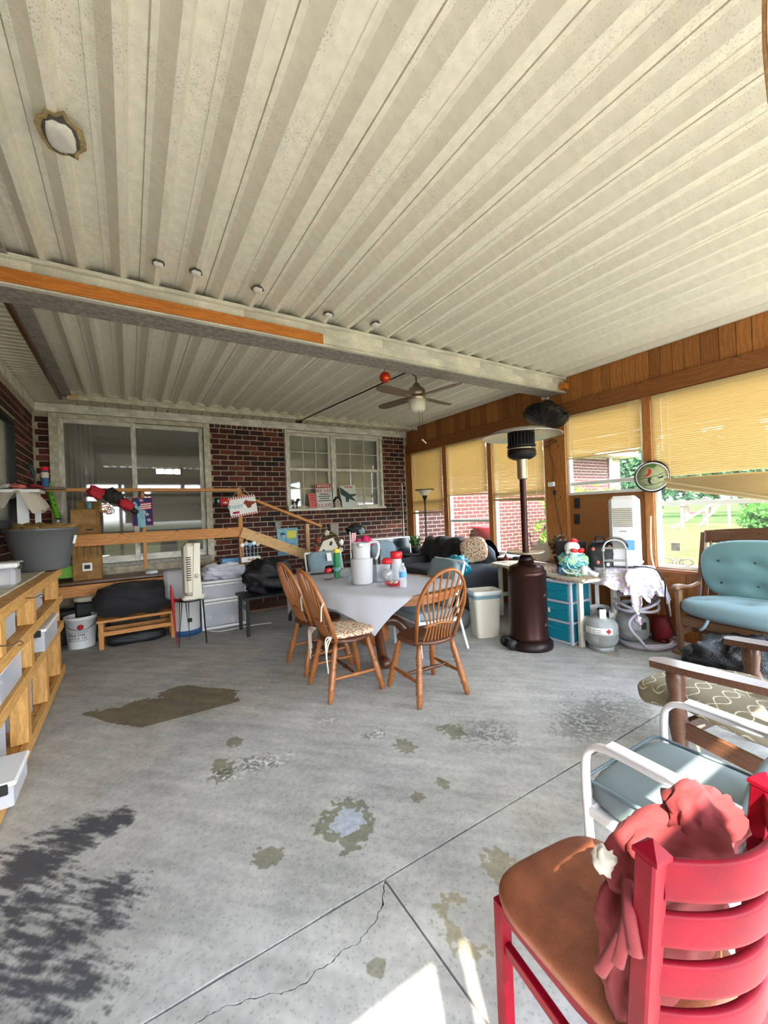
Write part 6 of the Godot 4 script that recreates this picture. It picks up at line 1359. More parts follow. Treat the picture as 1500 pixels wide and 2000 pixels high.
	single("pet_bed", "grey fluffy round pet bed on the floor in front of the sofa", "pet bed", merge([[tube(smoothpath([Vector3(0.27, 0.09, 0), Vector3(0, 0.09, 0.24), Vector3(-0.27, 0.09, 0), Vector3(0, 0.09, -0.24)], 8, true), 0.085, 12, true), Transform3D()], [lathe([[0, 0.0], [0.28, 0.0], [0.28, 0.06], [0, 0.08]], 24), Transform3D()]]), "fur", Vector3(3.33, 0, -3.98))
	var tc := thing("trash_bin", "white plastic wastebasket with a liner between sofa and heater", "bin", Vector3(3.42, 0, -3.4), -20); var th := 0.52
	var lip := Vector3(0.36, 0.028, 0.27)
	part(tc, "bin", gridm(40, 10, func(u, v):
		var a: float = u * TAU; var k: float = lerpf(0.82, 1.0, v)
		return Vector3(signf(cos(a)) * pow(absf(cos(a)), 0.35) * 0.165 * k, v * th, signf(sin(a)) * pow(absf(sin(a)), 0.35) * 0.125 * k)), "off_white")
	part(tc, "rim", gridm(40, 4, func(u, v):
		var a: float = u * TAU; var k: float = 1.04 + 0.05 * sin(v * PI)
		return Vector3(signf(cos(a)) * pow(absf(cos(a)), 0.35) * 0.165 * k, th - 0.04 + v * 0.045, signf(sin(a)) * pow(absf(sin(a)), 0.35) * 0.125 * k)), "white_plastic")
	part(tc, "liner", gridm(40, 3, func(u, v):
		var a: float = u * TAU; var k: float = 1.015 + 0.02 * sin(u * 60.0) * v
		return Vector3(signf(cos(a)) * pow(absf(cos(a)), 0.35) * 0.165 * k, th - 0.045 - v * 0.04, signf(sin(a)) * pow(absf(sin(a)), 0.35) * 0.125 * k)), "pale_teal_cloth"); bx(tc, "bottom", Vector3(0.25, 0.01, 0.18), "off_white", Vector3(0, 0.006, 0)); bx(tc, "inside_sack", Vector3(0.26, 0.02, 0.2), "white_paper", Vector3(0, 0.4, 0))

func build_heater() -> void:
	var p := Vector3(3.5, 0, -2.86)
	var h := thing("patio_heater", "tall bronze patio heater with wide dish reflector and wheels", "heater", p, -20)
	part(h, "base", lathe([[0, 0], [0.235, 0], [0.24, 0.02], [0.235, 0.06], [0.21, 0.085], [0.2, 0.09], [0, 0.09]], 36), "bronze_dark")
	part(h, "tank_housing", lathe([[0, 0.09], [0.195, 0.09], [0.198, 0.1], [0.195, 0.13], [0.192, 0.14], [0.192, 0.74], [0.196, 0.745], [0.196, 0.775], [0.19, 0.785], [0.175, 0.8], [0.17, 0.83], [0.13, 0.85], [0.09, 0.86], [0.07, 0.9], [0, 0.9]], 36), "bronze")
	part(h, "collar", lathe([[0.033, 0.88], [0.075, 0.88], [0.07, 0.92], [0.045, 0.95], [0.033, 0.95]], 24), "bronze_dark")
	part(h, "table_ring", lathe([[0.033, 0.968], [0.185, 0.968], [0.192, 0.974], [0.192, 0.988], [0.185, 0.984], [0.033, 0.98]], 36), "nickel")
	cyl(h, "pole", 0.033, 0.033, 0.82, "bronze", Vector3(0, 0.95, 0), Vector3.ZERO, 18)
	part(h, "neck", lathe([[0, 1.74], [0.05, 1.74], [0.052, 1.75], [0.052, 1.93], [0.06, 1.945], [0, 1.95]], 24), "nickel")
	part(h, "burner", lathe([[0, 1.94], [0.09, 1.945], [0.135, 1.97], [0.14, 2.0], [0.14, 2.06], [0.13, 2.06], [0.128, 2.22], [0, 2.22]], 30), "soot_mesh")
	for k in 4: part(h, "burner_band", lathe([[0.138, 0], [0.146, 0.002], [0.146, 0.014], [0.138, 0.016]], 30), ["black", "bronze", "nickel", "black"][k], Vector3(0, 1.985 + 0.03 * k, 0))
	for k in 24:
		var a := TAU * k / 24.0; bx(h, "grille_wire", Vector3(0.004, 0.17, 0.004), "black", Vector3(cos(a) * 0.132, 2.14, sin(a) * 0.132), Vector3.ZERO, 0.0)
	part(h, "reflector", lathe([[0.0, 2.225], [0.14, 2.225], [0.39, 2.185], [0.405, 2.178], [0.41, 2.185], [0.28, 2.235], [0.15, 2.262], [0.0, 2.27]], 40), "steel"); part(h, "finial", pillow(Vector3(0.06, 0.03, 0.06), 2, 8), "steel", Vector3(0, 2.275, 0))
	for s in [-1, 1]: part(h, "wheel", lathe([[0, -0.02], [0.05, -0.02], [0.055, 0], [0.05, 0.02], [0, 0.02]], 18), "black", Vector3(-0.23, 0.055, 0.08 * s), Vector3(90, 0, 0))
	bx(h, "axle_bracket", Vector3(0.07, 0.05, 0.1), "black", Vector3(-0.21, 0.07, 0))
	for q in [[0.42, 0.55], [0.42, 0.25]]: # star-shaped slots
		for k in 2:
			var a := 1.05; bx(h, "vent_slot", Vector3(0.012, 0.03, 0.003), "nickel", Vector3(cos(a) * 0.193 + (k - 0.5) * 0.02, q[1], sin(a) * 0.193 - (k - 0.5) * 0.011), Vector3(0, 90 - rad_to_deg(a), 18 * (k * 2 - 1)), 0.0)
	for k in 4: bx(h, "vent_slot", Vector3(0.03, 0.006, 0.003), "black", Vector3(cos(1.2) * 0.197, 0.15 + 0.012 * k, sin(1.2) * 0.197), Vector3(0, 90 - rad_to_deg(1.2), 0), 0.0)

func build_side_table() -> void:
	# folding table along the window wall, a little skewed
	var y := 0.715; var a := Vector3(3.76, y, -2.42); var b := Vector3(4.16, y, -4.02)
	var t := thing("folding_table", "long white folding table with a floral plastic cover along the window wall", "table", (a + b) / 2 + Vector3(0.30, -y, 0.08), rad_to_deg(atan2(-(b.z - a.z), b.x - a.x)) - 180.0)
	var L := (b - a).length()
	bx(t, "table_top", Vector3(L, 0.035, 0.58), "off_white", Vector3(0, y - 0.03, 0), Vector3.ZERO, 0.01)
	part(t, "plastic_cover", gridm(50, 16, func(u, v):
		var e: float = pow(absf(v * 2 - 1), 8.0)
		return Vector3((u - 0.5) * (L + 0.02), y - 0.008 + 0.002 * sin(u * 40.0) * sin(v * 9.0) - 0.05 * e * (0.8 + 0.2 * sin(u * 25.0)), (v - 0.5) * 0.605)), "floral_cloth")
	for s in [-1, 1]:
		for k in [-1, 1]: bar(t, "leg", Vector3((L / 2 - 0.12) * s, 0, 0.22 * k), Vector3((L / 2 - 0.12) * s, y - 0.045, 0.22 * k), 0.05, 0.04, "trim_white", Vector3.BACK)
		bar(t, "leg_brace", Vector3((L / 2 - 0.12) * s, 0.28, -0.22), Vector3((L / 2 - 0.12) * s, 0.28, 0.22), 0.05, 0.03, "trim_white")
	# teal drawer tower under it
	var d := thing("drawer_tower", "grey drawer tower with three bright teal drawers under the folding table", "drawer unit", Vector3(4.0, 0, -2.74), -90)
	var W := 0.33; var D := 0.36; var H := 0.655
	for sx in [-1, 1]:
		for sz in [-1, 1]: bx(d, "corner_post", Vector3(0.03, H, 0.03), "drawer_frame", Vector3(sx * (W / 2 - 0.015), H / 2, sz * (D / 2 - 0.015)))
	for k in 4:
		bx(d, "shelf_frame", Vector3(W, 0.028, D), "drawer_frame", Vector3(0, 0.014 + k * (H - 0.028) / 3.0, 0), Vector3.ZERO, 0.006)
	for k in 3:
		var y0: float = 0.03 + k * (H - 0.028) / 3.0; var hh := (H - 0.028) / 3.0 - 0.035
		var dr := bx(d, "drawer", Vector3(W - 0.07, hh, D - 0.02), "teal_plastic", Vector3(0, y0 + hh / 2, 0.008), Vector3.ZERO, 0.008)
		part(dr, "pull", gridm(12, 3, func(u, v): return Vector3((u - 0.5) * (W - 0.1), hh * 0.22 - 0.02 * sin(u * PI) + (v - 0.5) * 0.018, D / 2 - 0.008 + 0.014 * sin(v * PI))), "teal_plastic")
		for sx in [-1, 1]: bx(dr, "side_wall", Vector3(0.006, hh * 0.9, D - 0.07), "teal_plastic", Vector3(sx * (W / 2 - 0.012), 0, -0.005))
	bx(d, "sticker", Vector3(0.03, 0.05, 0.003), "white_paper", Vector3(-0.1, 0.33, D / 2 + 0.003))

func tank(label: String, pos: Vector3, turn: float, stickers: int) -> Node3D:
	var t := thing("propane_tank", label, "gas tank", pos, turn, "propane tanks on the concrete")
	part(t, "foot_ring", lathe([[0.1, 0], [0.112, 0], [0.112, 0.04], [0.1, 0.04]], 28), "tank_grey")
	part(t, "cylinder", lathe([[0, 0.025], [0.07, 0.03], [0.12, 0.05], [0.148, 0.09], [0.154, 0.12], [0.154, 0.165], [0.156, 0.168], [0.156, 0.174], [0.154, 0.177], [0.154, 0.23], [0.148, 0.265], [0.12, 0.305], [0.07, 0.325], [0, 0.33]], 36), "tank_grey")
	part(t, "collar", gridm(30, 6, func(u, v):
			var a: float = 2.98 + PI + (u - 0.5) * 4.3; var k: float = 1.0 - 0.03 * v
			return Vector3(cos(a) * 0.092 * k, 0.305 + v * 0.12 * (1.0 if absf(u - 0.5) < 0.42 else 0.75), sin(a) * 0.092 * k)), "tank_grey")
	cyl(t, "valve", 0.02, 0.02, 0.07, "nickel", Vector3(0, 0.32, 0)); cyl(t, "hand_wheel", 0.032, 0.03, 0.022, "black", Vector3(0, 0.385, 0)); bx(t, "outlet", Vector3(0.03, 0.03, 0.06), "black", Vector3(0, 0.355, 0.04))
	if stickers == 1:
		part(t, "label", gridm(20, 2, func(u, v): var a: float = 2.3 + u * 1.7; return Vector3(cos(a) * 0.1553, 0.185 + v * 0.058, sin(a) * 0.1553)), "white_paper")
		for k in 6: part(t, "printed_line", gridm(6, 1, func(u, v): var a: float = 2.95 + (k % 3) * 0.32 + u * 0.26; return Vector3(cos(a) * 0.156, 0.195 + (k / 3) * 0.02 + v * 0.008, sin(a) * 0.156)), "tank_grey")
		part(t, "flammable_diamond", prism([Vector2(0, -0.026), Vector2(0.026, 0), Vector2(0, 0.026), Vector2(-0.026, 0)], 0.002), "print_red", Vector3(cos(2.55) * 0.157, 0.214, sin(2.55) * 0.157), Vector3(0, 90 - rad_to_deg(2.55), 0))
		bx(t, "valve_tag", Vector3(0.06, 0.1, 0.004), "white_paper", Vector3(cos(2.7) * 0.075, 0.36, sin(2.7) * 0.075), Vector3(0, 90 - rad_to_deg(2.7), 0))
	else:
		bx(t, "printed_plate", Vector3(0.06, 0.07, 0.006), "print_dark", Vector3(cos(2.45) * 0.153, 0.21, sin(2.45) * 0.153), Vector3(0, 90 - rad_to_deg(2.45), 0))
	return t

func build_side_things() -> void:
	tank("grey propane tank with a flammable-gas diamond label, standing clear of the hose", Vector3(3.97, 0, -2.36), 22, 1)
	tank("grey propane tank with a coiled hose hung around its collar", Vector3(4.38, 0, -2.27), 30, 2)
	single("cardboard_scrap", "torn grey cardboard scrap under the propane tank with the diamond label", "cardboard", prism([Vector2(-0.16, -0.1), Vector2(0.02, -0.17), Vector2(0.24, -0.02), Vector2(0.2, 0.06), Vector2(0.05, 0.02), Vector2(-0.1, 0.12)], 0.005), "galvanised", Vector3(3.98, 0.003, -2.25), Vector3(90, 0, 0))
	# hose: coils round the second tank and on the floor
	var hp := []; var c := Vector3(4.38, 0, -2.27)
	for i in 20:
		var a := TAU * i / 6.5 + 1.0; hp.append(c + Vector3(0.03 + cos(a) * (0.2 + 0.012 * (i % 3)), 0.43 + 0.035 * sin(a * 0.5 + i) + 0.05 * sin(a + 2.2), 0.03 + sin(a) * (0.19 + 0.01 * (i % 2))))
	hp.append(c + Vector3(-0.24, 0.28, 0.1)); hp.append(c + Vector3(-0.22, 0.1, 0.2))
	for i in 22:
		var a := 2.4 - TAU * i / 7.0; hp.append(c + Vector3(0.06 + cos(a) * (0.25 + 0.006 * (i % 5)), 0.016 + 0.011 * (i / 7) + 0.006 * (i % 2), 0.1 + sin(a) * (0.21 + 0.006 * (i % 5))))
	hp.append(c + Vector3(0.3, 0.02, 0.33)); hp.append(c + Vector3(0.36, 0.04, 0.2))
	var hs := thing("garden_hose", "pale lilac-grey garden hose coiled over and around the propane tank", "hose", Vector3.ZERO)
	part(hs, "tubing", tube(smoothpath(hp, 6), 0.0135, 8), "hose"); cyl(hs, "coupling", 0.017, 0.017, 0.05, "yellow_cap", c + Vector3(0.36, 0.04, 0.2), Vector3(-60, 0, 0), 10)
	for k in 3: single("paper_card", "small white card lying on the floor beside the coiled hose", "card", boxm(Vector3(0.09, 0.004, 0.06), 0.001), "white_paper", Vector3(4.68 - 0.03 * k, 0.012 + 0.006 * k, -1.92 - 0.09 * k), Vector3(0, 40 * k, 8), "cards by the hose")
	single("red_tin", "round dark red tin behind the hose by the window wall", "tin", lathe([[0, 0], [0.09, 0], [0.09, 0.24], [0.085, 0.25], [0, 0.25]], 20), "red_pot", Vector3(4.67, 0, -2.12))
	# foil-covered box carrying the air cooler
	var bx0 := Vector3(4.31, 0, -2.3); var by := 0.79
	var st := thing("covered_crate", "box under a shiny crumpled floral plastic sheet at the end of the folding table", "crate", bx0)
	bx(st, "crate", Vector3(0.4, 0.18, 0.4), "white_plastic", Vector3(0.05, by - 0.1, -0.06))
	for s in [-1, 1]: bar(st, "support", Vector3(0.2 * s + 0.05, 0, -0.2), Vector3(0.2 * s + 0.05, by - 0.19, -0.2), 0.03, 0.03, "white_metal")
	var cn := noise(77, 5.0, 3)
	part(st, "sheet", gridm(44, 40, func(u, v):
		var x: float = (u - 0.5) * 0.82; var z: float = (v - 0.4) * 0.82
		var over := maxf(0.0, absf(x - 0.02) - 0.24) + maxf(0.0, z - 0.16)
		var y: float = by - over * (0.85 + 0.4 * cn.get_noise_2d(x * 0.9 + 4.0, z * 0.9)) + 0.03 * cn.get_noise_2d(x, z) * clampf(over * 8.0, 0.1, 1.0)
		var pull := clampf(over / 0.5, 0.0, 1.0)
		x = x - signf(x) * maxf(0.0, absf(x - 0.02) - 0.24) * 0.72 * (0.4 + 0.6 * pull); z = z - maxf(0.0, z - 0.16) * 0.6
		return Vector3(x + 0.07 * cn.get_noise_2d(u * 0.8, v * 0.8 + 9.0), y, z + 0.09 * cn.get_noise_2d(u * 0.9 + 5.0, v * 0.9) * pull)), "foil_cloth")
	var ac := thing("air_cooler", "white portable tower air cooler on the foil-covered box by the window", "air cooler", Vector3(4.40, by + 0.012, -2.31), -70)
	var ah := 0.72
	part(ac, "housing", merge([[boxm(Vector3(0.26, ah, 0.3), 0.045), at(Vector3(0, ah / 2, 0))], [boxm(Vector3(0.28, 0.04, 0.32), 0.015), at(Vector3(0, 0.02, 0))]]), "white_plastic"); bx(ac, "front_panel", Vector3(0.2, ah - 0.06, 0.012), "white_plastic", Vector3(0, ah / 2, 0.152), Vector3.ZERO, 0.005)
	for k in 9: bx(ac, "louver", Vector3(0.17, 0.008, 0.014), "off_white", Vector3(0, ah - 0.3 + 0.02 * k, 0.16), Vector3(-25, 0, 0), 0.002)
	bx(ac, "vent_back", Vector3(0.175, 0.19, 0.004), "tank_grey", Vector3(0, ah - 0.22, 0.1575)); bx(ac, "control_panel", Vector3(0.15, 0.006, 0.08), "print_dark", Vector3(0, ah + 0.001, 0.06)); bx(ac, "logo_strip", Vector3(0.06, 0.01, 0.003), "tank_grey", Vector3(0, ah - 0.36, 0.159)); bx(ac, "sticker", Vector3(0.08, 0.1, 0.003), "blue_box", Vector3(0.06, ah - 0.5, 0.159))
	single("black_cable", "black power cable hanging down over the foil-covered sheet", "cable", tube(smoothpath([Vector3(4.2, 0.82, -2.14), Vector3(4.3, 0.8, -2.0), Vector3(4.36, 0.68, -1.94), Vector3(4.43, 0.45, -1.97), Vector3(4.5, 0.2, -1.95), Vector3(4.6, 0.02, -1.9)], 6), 0.007, 6), "black")
	single("white_cable", "white power cable running down from the bird clock past the air cooler", "cable", tube(smoothpath([Vector3(4.62, 1.3, -2.16), Vector3(4.58, 1.0, -2.15), Vector3(4.55, 0.8, -2.12), Vector3(4.53, 0.5, -2.0), Vector3(4.55, 0.3, -1.98)], 6), 0.007, 6), "white_plastic")
	# on the folding table
	var y := 0.722
	var T := func(px: float, py: float) -> Vector3: return fl(px, py, y)
	var sn := thing("gift_figure", "round white-headed figure in a teal swirl wrap with a red ribbon on the table", "figure", Vector3(3.97, y, -2.64), -40)
	part(sn, "wrap", pillow(Vector3(0.26, 0.23, 0.24), 3.0, 18, [], 0.05, 15), "swirl_cloth", Vector3(0, 0.11, 0)); part(sn, "head", pillow(Vector3(0.15, 0.14, 0.14), 2.3, 12), "white_paper", Vector3(0.0, 0.27, 0)); part(sn, "ribbon", tube(smoothpath([Vector3(-0.07, 0.23, 0.04), Vector3(0, 0.215, 0.085), Vector3(0.08, 0.23, 0.03)], 5), 0.02, 7), "white_paper"); for s in [-1, 1]: part(sn, "bow", pillow(Vector3(0.07, 0.05, 0.04), 2.2, 8), "red_plastic", Vector3(0.03 + 0.035 * s, 0.25, 0.08), Vector3(0, 0, 20 * s))
	part(sn, "cap", pillow(Vector3(0.1, 0.06, 0.1), 2, 8), "red_plastic", Vector3(0.02, 0.34, -0.02)); part(sn, "tassel", pillow(Vector3(0.05, 0.08, 0.05), 2.0, 8), "blue_line", Vector3(-0.15, 0.045, 0.05))
	single("black_carton", "flat black carton standing behind the teal swirl figure", "box", boxm(Vector3(0.3, 0.32, 0.08), 0.004), "print_dark", Vector3(4.22, y + 0.16, -2.82), Vector3(0, -65, 0))
	var bg := thing("black_gift_bag", "black bag with pink and white flower print beside the air cooler", "bag", Vector3(4.2, y, -2.47), -55); part(bg, "bag", pillow(Vector3(0.24, 0.34, 0.16), 5.0, 14, [], 0.02, 3), "black", Vector3(0, 0.165, 0)); for k in 5: part(bg, "printed_flower", pillow(Vector3(0.034, 0.04, 0.016), 2, 8), ["sign_pink", "white_paper", "lumber_pale"][k % 3], Vector3([-0.07, 0.02, 0.08, -0.03, 0.06][k], [0.26, 0.25, 0.28, 0.12, 0.1][k], 0.078))
	for s in [-1, 1]: pipe(bg, "handle", [Vector3(-0.05, 0.33, 0.05 * s), Vector3(-0.03, 0.38, 0.05 * s), Vector3(0.03, 0.38, 0.05 * s), Vector3(0.05, 0.33, 0.05 * s)], 0.006, "black")
	var ml := thing("wire_lantern", "dark metal lantern rack with an arched roof and wire shelves next to the air cooler", "rack", Vector3(4.13, 0.745, -2.28), -62)
	for sx in [-1, 1]:
		for sz in [-1, 1]: bar(ml, "post", Vector3(0.1 * sx, 0.0, 0.08 * sz), Vector3(0.1 * sx, 0.26, 0.08 * sz), 0.01, 0.01, "steel")
	part(ml, "roof", gridm(14, 4, func(u, v): var a: float = PI * u; return Vector3(-cos(a) * 0.125, 0.26 + sin(a) * 0.1, (v - 0.5) * 0.2)), "bronze_dark"); part(ml, "arch", tube(smoothpath([Vector3(-0.1, 0.26, 0.085), Vector3(-0.07, 0.32, 0.085), Vector3(0, 0.345, 0.085), Vector3(0.07, 0.32, 0.085), Vector3(0.1, 0.26, 0.085)], 4), 0.008, 6), "white_metal")
	for yy in [0.01, 0.13, 0.255]: for k in 6: bar(ml, "shelf_wire", Vector3(-0.1, yy, -0.08 + 0.032 * k), Vector3(0.1, yy, -0.08 + 0.032 * k), 0.005, 0.005, "steel", Vector3.UP, 0.0)
	var hd := thing("hair_dryer", "white appliance handle with a curled white cord on the folding table", "appliance", Vector3(3.86, y + 0.03, -2.42), 10); part(hd, "handle", tube([Vector3(0, 0.03, 0), Vector3(0.02, -0.005, 0.1)], 0.022, 9), "white_plastic"); part(hd, "nozzle", lathe([[0, 0], [0.035, 0], [0.04, 0.06], [0.03, 0.08], [0, 0.08]], 14), "white_plastic", Vector3(0, 0.0, -0.02)); part(hd, "cord", tube(smoothpath([Vector3(0, 0.02, -0.02), Vector3(-0.02, 0.05, -0.16), Vector3(0.04, 0.13, -0.2), Vector3(0.12, 0.09, -0.16), Vector3(0.08, 0.01, -0.1), Vector3(-0.02, 0.0, -0.18), Vector3(-0.06, 0.05, -0.22), Vector3(0.0, 0.01, -0.28)], 6), 0.006, 6), "white_plastic")
	var pl := fl(1017, 1092, y); single("paper_plates", "stack of white papers at the sofa end of the folding table", "papers", boxm(Vector3(0.34, 0.025, 0.26), 0.004), "white_paper", fl(985, 1090, y) + Vector3(0.12, 0.014, 0.0), Vector3(0, 25, 0))
	single("red_cone", "small dark red pointed bottle on the folding table", "bottle", lathe([[0, 0], [0.035, 0], [0.035, 0.03], [0.012, 0.07], [0.006, 0.09], [0, 0.09]], 12), "red_pot", fl(988, 1095, y) + Vector3(0, 0.004, 0))
	single("black_tray", "small black tray beside the red pointed bottle on the folding table", "tray", boxm(Vector3(0.16, 0.03, 0.1), 0.01), "black", fl(1006, 1092, y) + Vector3(0.06, 0.02, 0), Vector3(0, 20, 0))
	var jar := thing("snow_globe", "small pale green glass jar by the floral pillow", "jar", fl(953, 1088, y) + Vector3(0.05, 0, 0)); part(jar, "glass", pillow(Vector3(0.11, 0.11, 0.11), 2.1, 10), "frost_plastic", Vector3(0, 0.056, 0)); part(jar, "filling", pillow(Vector3(0.06, 0.06, 0.06), 2, 8), "leaf_green", Vector3(0, 0.05, 0))
	var dry := thing("dried_plant", "dried spiky plant in a small pot at the back of the folding table", "plant", Vector3(4.52, y, -3.18)); part(dry, "pot", lathe([[0, 0], [0.06, 0], [0.075, 0.1], [0.065, 0.1], [0, 0.08]], 14), "print_dark"); part(dry, "leaves", clump(200, Vector3(0.16, 0.16, 0.12), 0.04, 19), "dry_brown", Vector3(0, 0.22, 0)); part(dry, "blossom", clump(40, Vector3(0.14, 0.14, 0.1), 0.025, 20), "cream_cloth", Vector3(0, 0.26, 0.02))
	single("round_plaque", "pale round plaque propped at the window beyond the heater's pole", "plaque", lathe([[0, 0], [0.12, 0], [0.125, 0.006], [0.12, 0.012], [0, 0.012]], 24), "cream_cloth", Vector3(4.6, y + 0.115, -3.5), Vector3(90, -75, 0))
	var pn := fl(1100, 1066, 0.9); var pen := thing("pen_holder", "dark pen holder stuffed with pens behind the teal swirl figure", "pen holder", Vector3(4.4, y, -2.96)); bx(pen, "box", Vector3(0.13, 0.26, 0.1), "print_dark", Vector3(0, 0.13, 0)); for k in 7: pipe(pen, "pen", [Vector3(-0.05 + 0.016 * k, 0.1, 0), Vector3(-0.07 + 0.024 * k, 0.31 + 0.02 * (k % 3), 0.02)], 0.005, ["white_paper", "print_red", "steel"][k % 3], 1, 5)
	# metal ornament on the sill
	var so := ox(1333, 1095, XR - 0.06); var sc := thing("scroll_ornament", "white openwork scroll ornament lying on the ledge beside the air cooler", "ornament", Vector3(XR - 0.07, so.y - 0.03, so.z - 0.05), -90)
	for s in [-1, 1]: part(sc, "scroll", tube(smoothpath([Vector3(0.02 * s, 0.02, 0), Vector3(0.1 * s, 0.05, 0), Vector3(0.15 * s, 0.02, 0), Vector3(0.1 * s, -0.02, 0), Vector3(0.05 * s, 0.0, 0)], 5, true), 0.006, 6, true), "cream_cloth")
	for k in 5: part(sc, "scroll", tube(smoothpath([Vector3(-0.06 + 0.03 * k, -0.01, 0.005), Vector3(-0.045 + 0.03 * k, 0.05, 0.005), Vector3(-0.03 + 0.03 * k, -0.01, 0.005)], 4), 0.005, 5), "cream_cloth")

func build_loveseat() -> void:
	# wooden rocking settee with teal cushions, back to the window wall; front towards -z before turning
	var t := thing("rocking_settee", "wooden rocking settee with pale teal tufted cushions by the window wall", "settee", Vector3(4.42, 0, -1.19), 86)
	var hw := 0.58; var sy := 0.39
	for s in [-1, 1]:
		var x: float = hw * s
		part(t, "rocker", tube(smoothpath([Vector3(x, 0.09, -0.3), Vector3(x, 0.035, -0.14), Vector3(x, 0.03, 0.05), Vector3(x, 0.07, 0.34)], 6), 0.028, 8, false, 0.8), "maple_old")
		bar(t, "front_leg", Vector3(x, 0.05, -0.2), Vector3(x, 0.63, -0.2), 0.06, 0.035, "maple_old", Vector3.BACK); bar(t, "rear_leg", Vector3(x, 0.05, 0.2), Vector3(x, sy, 0.16), 0.06, 0.035, "maple_old", Vector3.BACK)
		bar(t, "side_rail", Vector3(x, 0.24, -0.2), Vector3(x, 0.24, 0.19), 0.05, 0.025, "maple_old"); bar(t, "back_post", Vector3(x, sy, 0.14), Vector3(x, 1.13, 0.3), 0.06, 0.04, "walnut", Vector3.BACK)
		part(t, "arm", tube(smoothpath([Vector3(x, 0.65, -0.28), Vector3(x, 0.665, -0.2), Vector3(x, 0.64, 0.0), Vector3(x, 0.66, 0.2)], 5), [0.03, 0.034, 0.038, 0.04, 0.04, 0.038, 0.034, 0.03, 0.028, 0.026, 0.026, 0.026, 0.026, 0.026, 0.026, 0.026], 8, false, 0.6), "maple_old")
	bar(t, "seat_rail", Vector3(-hw, sy - 0.04, -0.2), Vector3(hw, sy - 0.04, -0.2), 0.07, 0.03, "maple_old"); bar(t, "seat_rail", Vector3(-hw, sy - 0.04, 0.16), Vector3(hw, sy - 0.04, 0.16), 0.07, 0.03, "maple_old")
	for k in 8: bar(t, "seat_slat", Vector3(-hw + 0.02, sy, -0.18 + 0.048 * k), Vector3(hw - 0.02, sy, -0.18 + 0.048 * k), 0.015, 0.036, "maple_old")
	bar(t, "stretcher", Vector3(-hw, 0.24, 0.0), Vector3(hw, 0.24, 0.0), 0.05, 0.025, "maple_old")
	part(t, "crest_rail", gridm(20, 4, func(u, v): return Vector3((u - 0.5) * 2 * hw, 1.04 + v * 0.11 + 0.035 * sin(u * PI), 0.278 + v * 0.025)), "walnut"); bar(t, "crest_backing", Vector3(-hw, 1.09, 0.305), Vector3(hw, 1.09, 0.305), 0.11, 0.03, "walnut")
	for k in 13: bar(t, "back_slat", Vector3(-hw + 0.09 + 0.084 * k, sy, 0.155), Vector3(-hw + 0.09 + 0.084 * k, 1.05, 0.285), 0.035, 0.014, "walnut", Vector3.BACK)
	var dn := []
	for i in 4:
		for j in 2: dn.append([-0.72 + 0.48 * i, -0.35 + 0.7 * j])
	var sc := part(t, "seat_cushion", pillow(Vector3(1.2, 0.2, 0.56), 3.2, 28, dn), "pale_teal_cloth", Vector3(0, sy + 0.1, -0.05)); pipe(sc, "tie", [Vector3(0.3, -0.06, -0.27), Vector3(0.32, -0.12, -0.3), Vector3(0.35, -0.15, -0.3)], 0.012, "pale_teal_cloth")
	var bc := part(t, "back_cushion", pillow(Vector3(1.12, 0.15, 0.6), 3.6, 28, dn), "teal_cloth", Vector3(0, 0.79, 0.185), Vector3(-102, 0, 0))
	for d in dn: part(bc, "button", pillow(Vector3(0.025, 0.014, 0.025), 2, 8), "dark_green", Vector3(d[0] * 0.56, 0.036, d[1] * 0.3))
	single("trash_bag", "shiny black rubbish bag on the floor in front of the rocking settee", "bag", pillow(Vector3(0.56, 0.36, 0.6), 2.8, 24, [], 0.12, 44), "black_bag", Vector3(3.93, 0.18, -1.25))
	single("black_clip", "tiny black plastic clip lying on the concrete near the beige cushion", "clip", boxm(Vector3(0.05, 0.02, 0.03), 0.006), "black", fl(1340, 1312) + Vector3(0, 0.01, 0), Vector3(0, 30, 0))

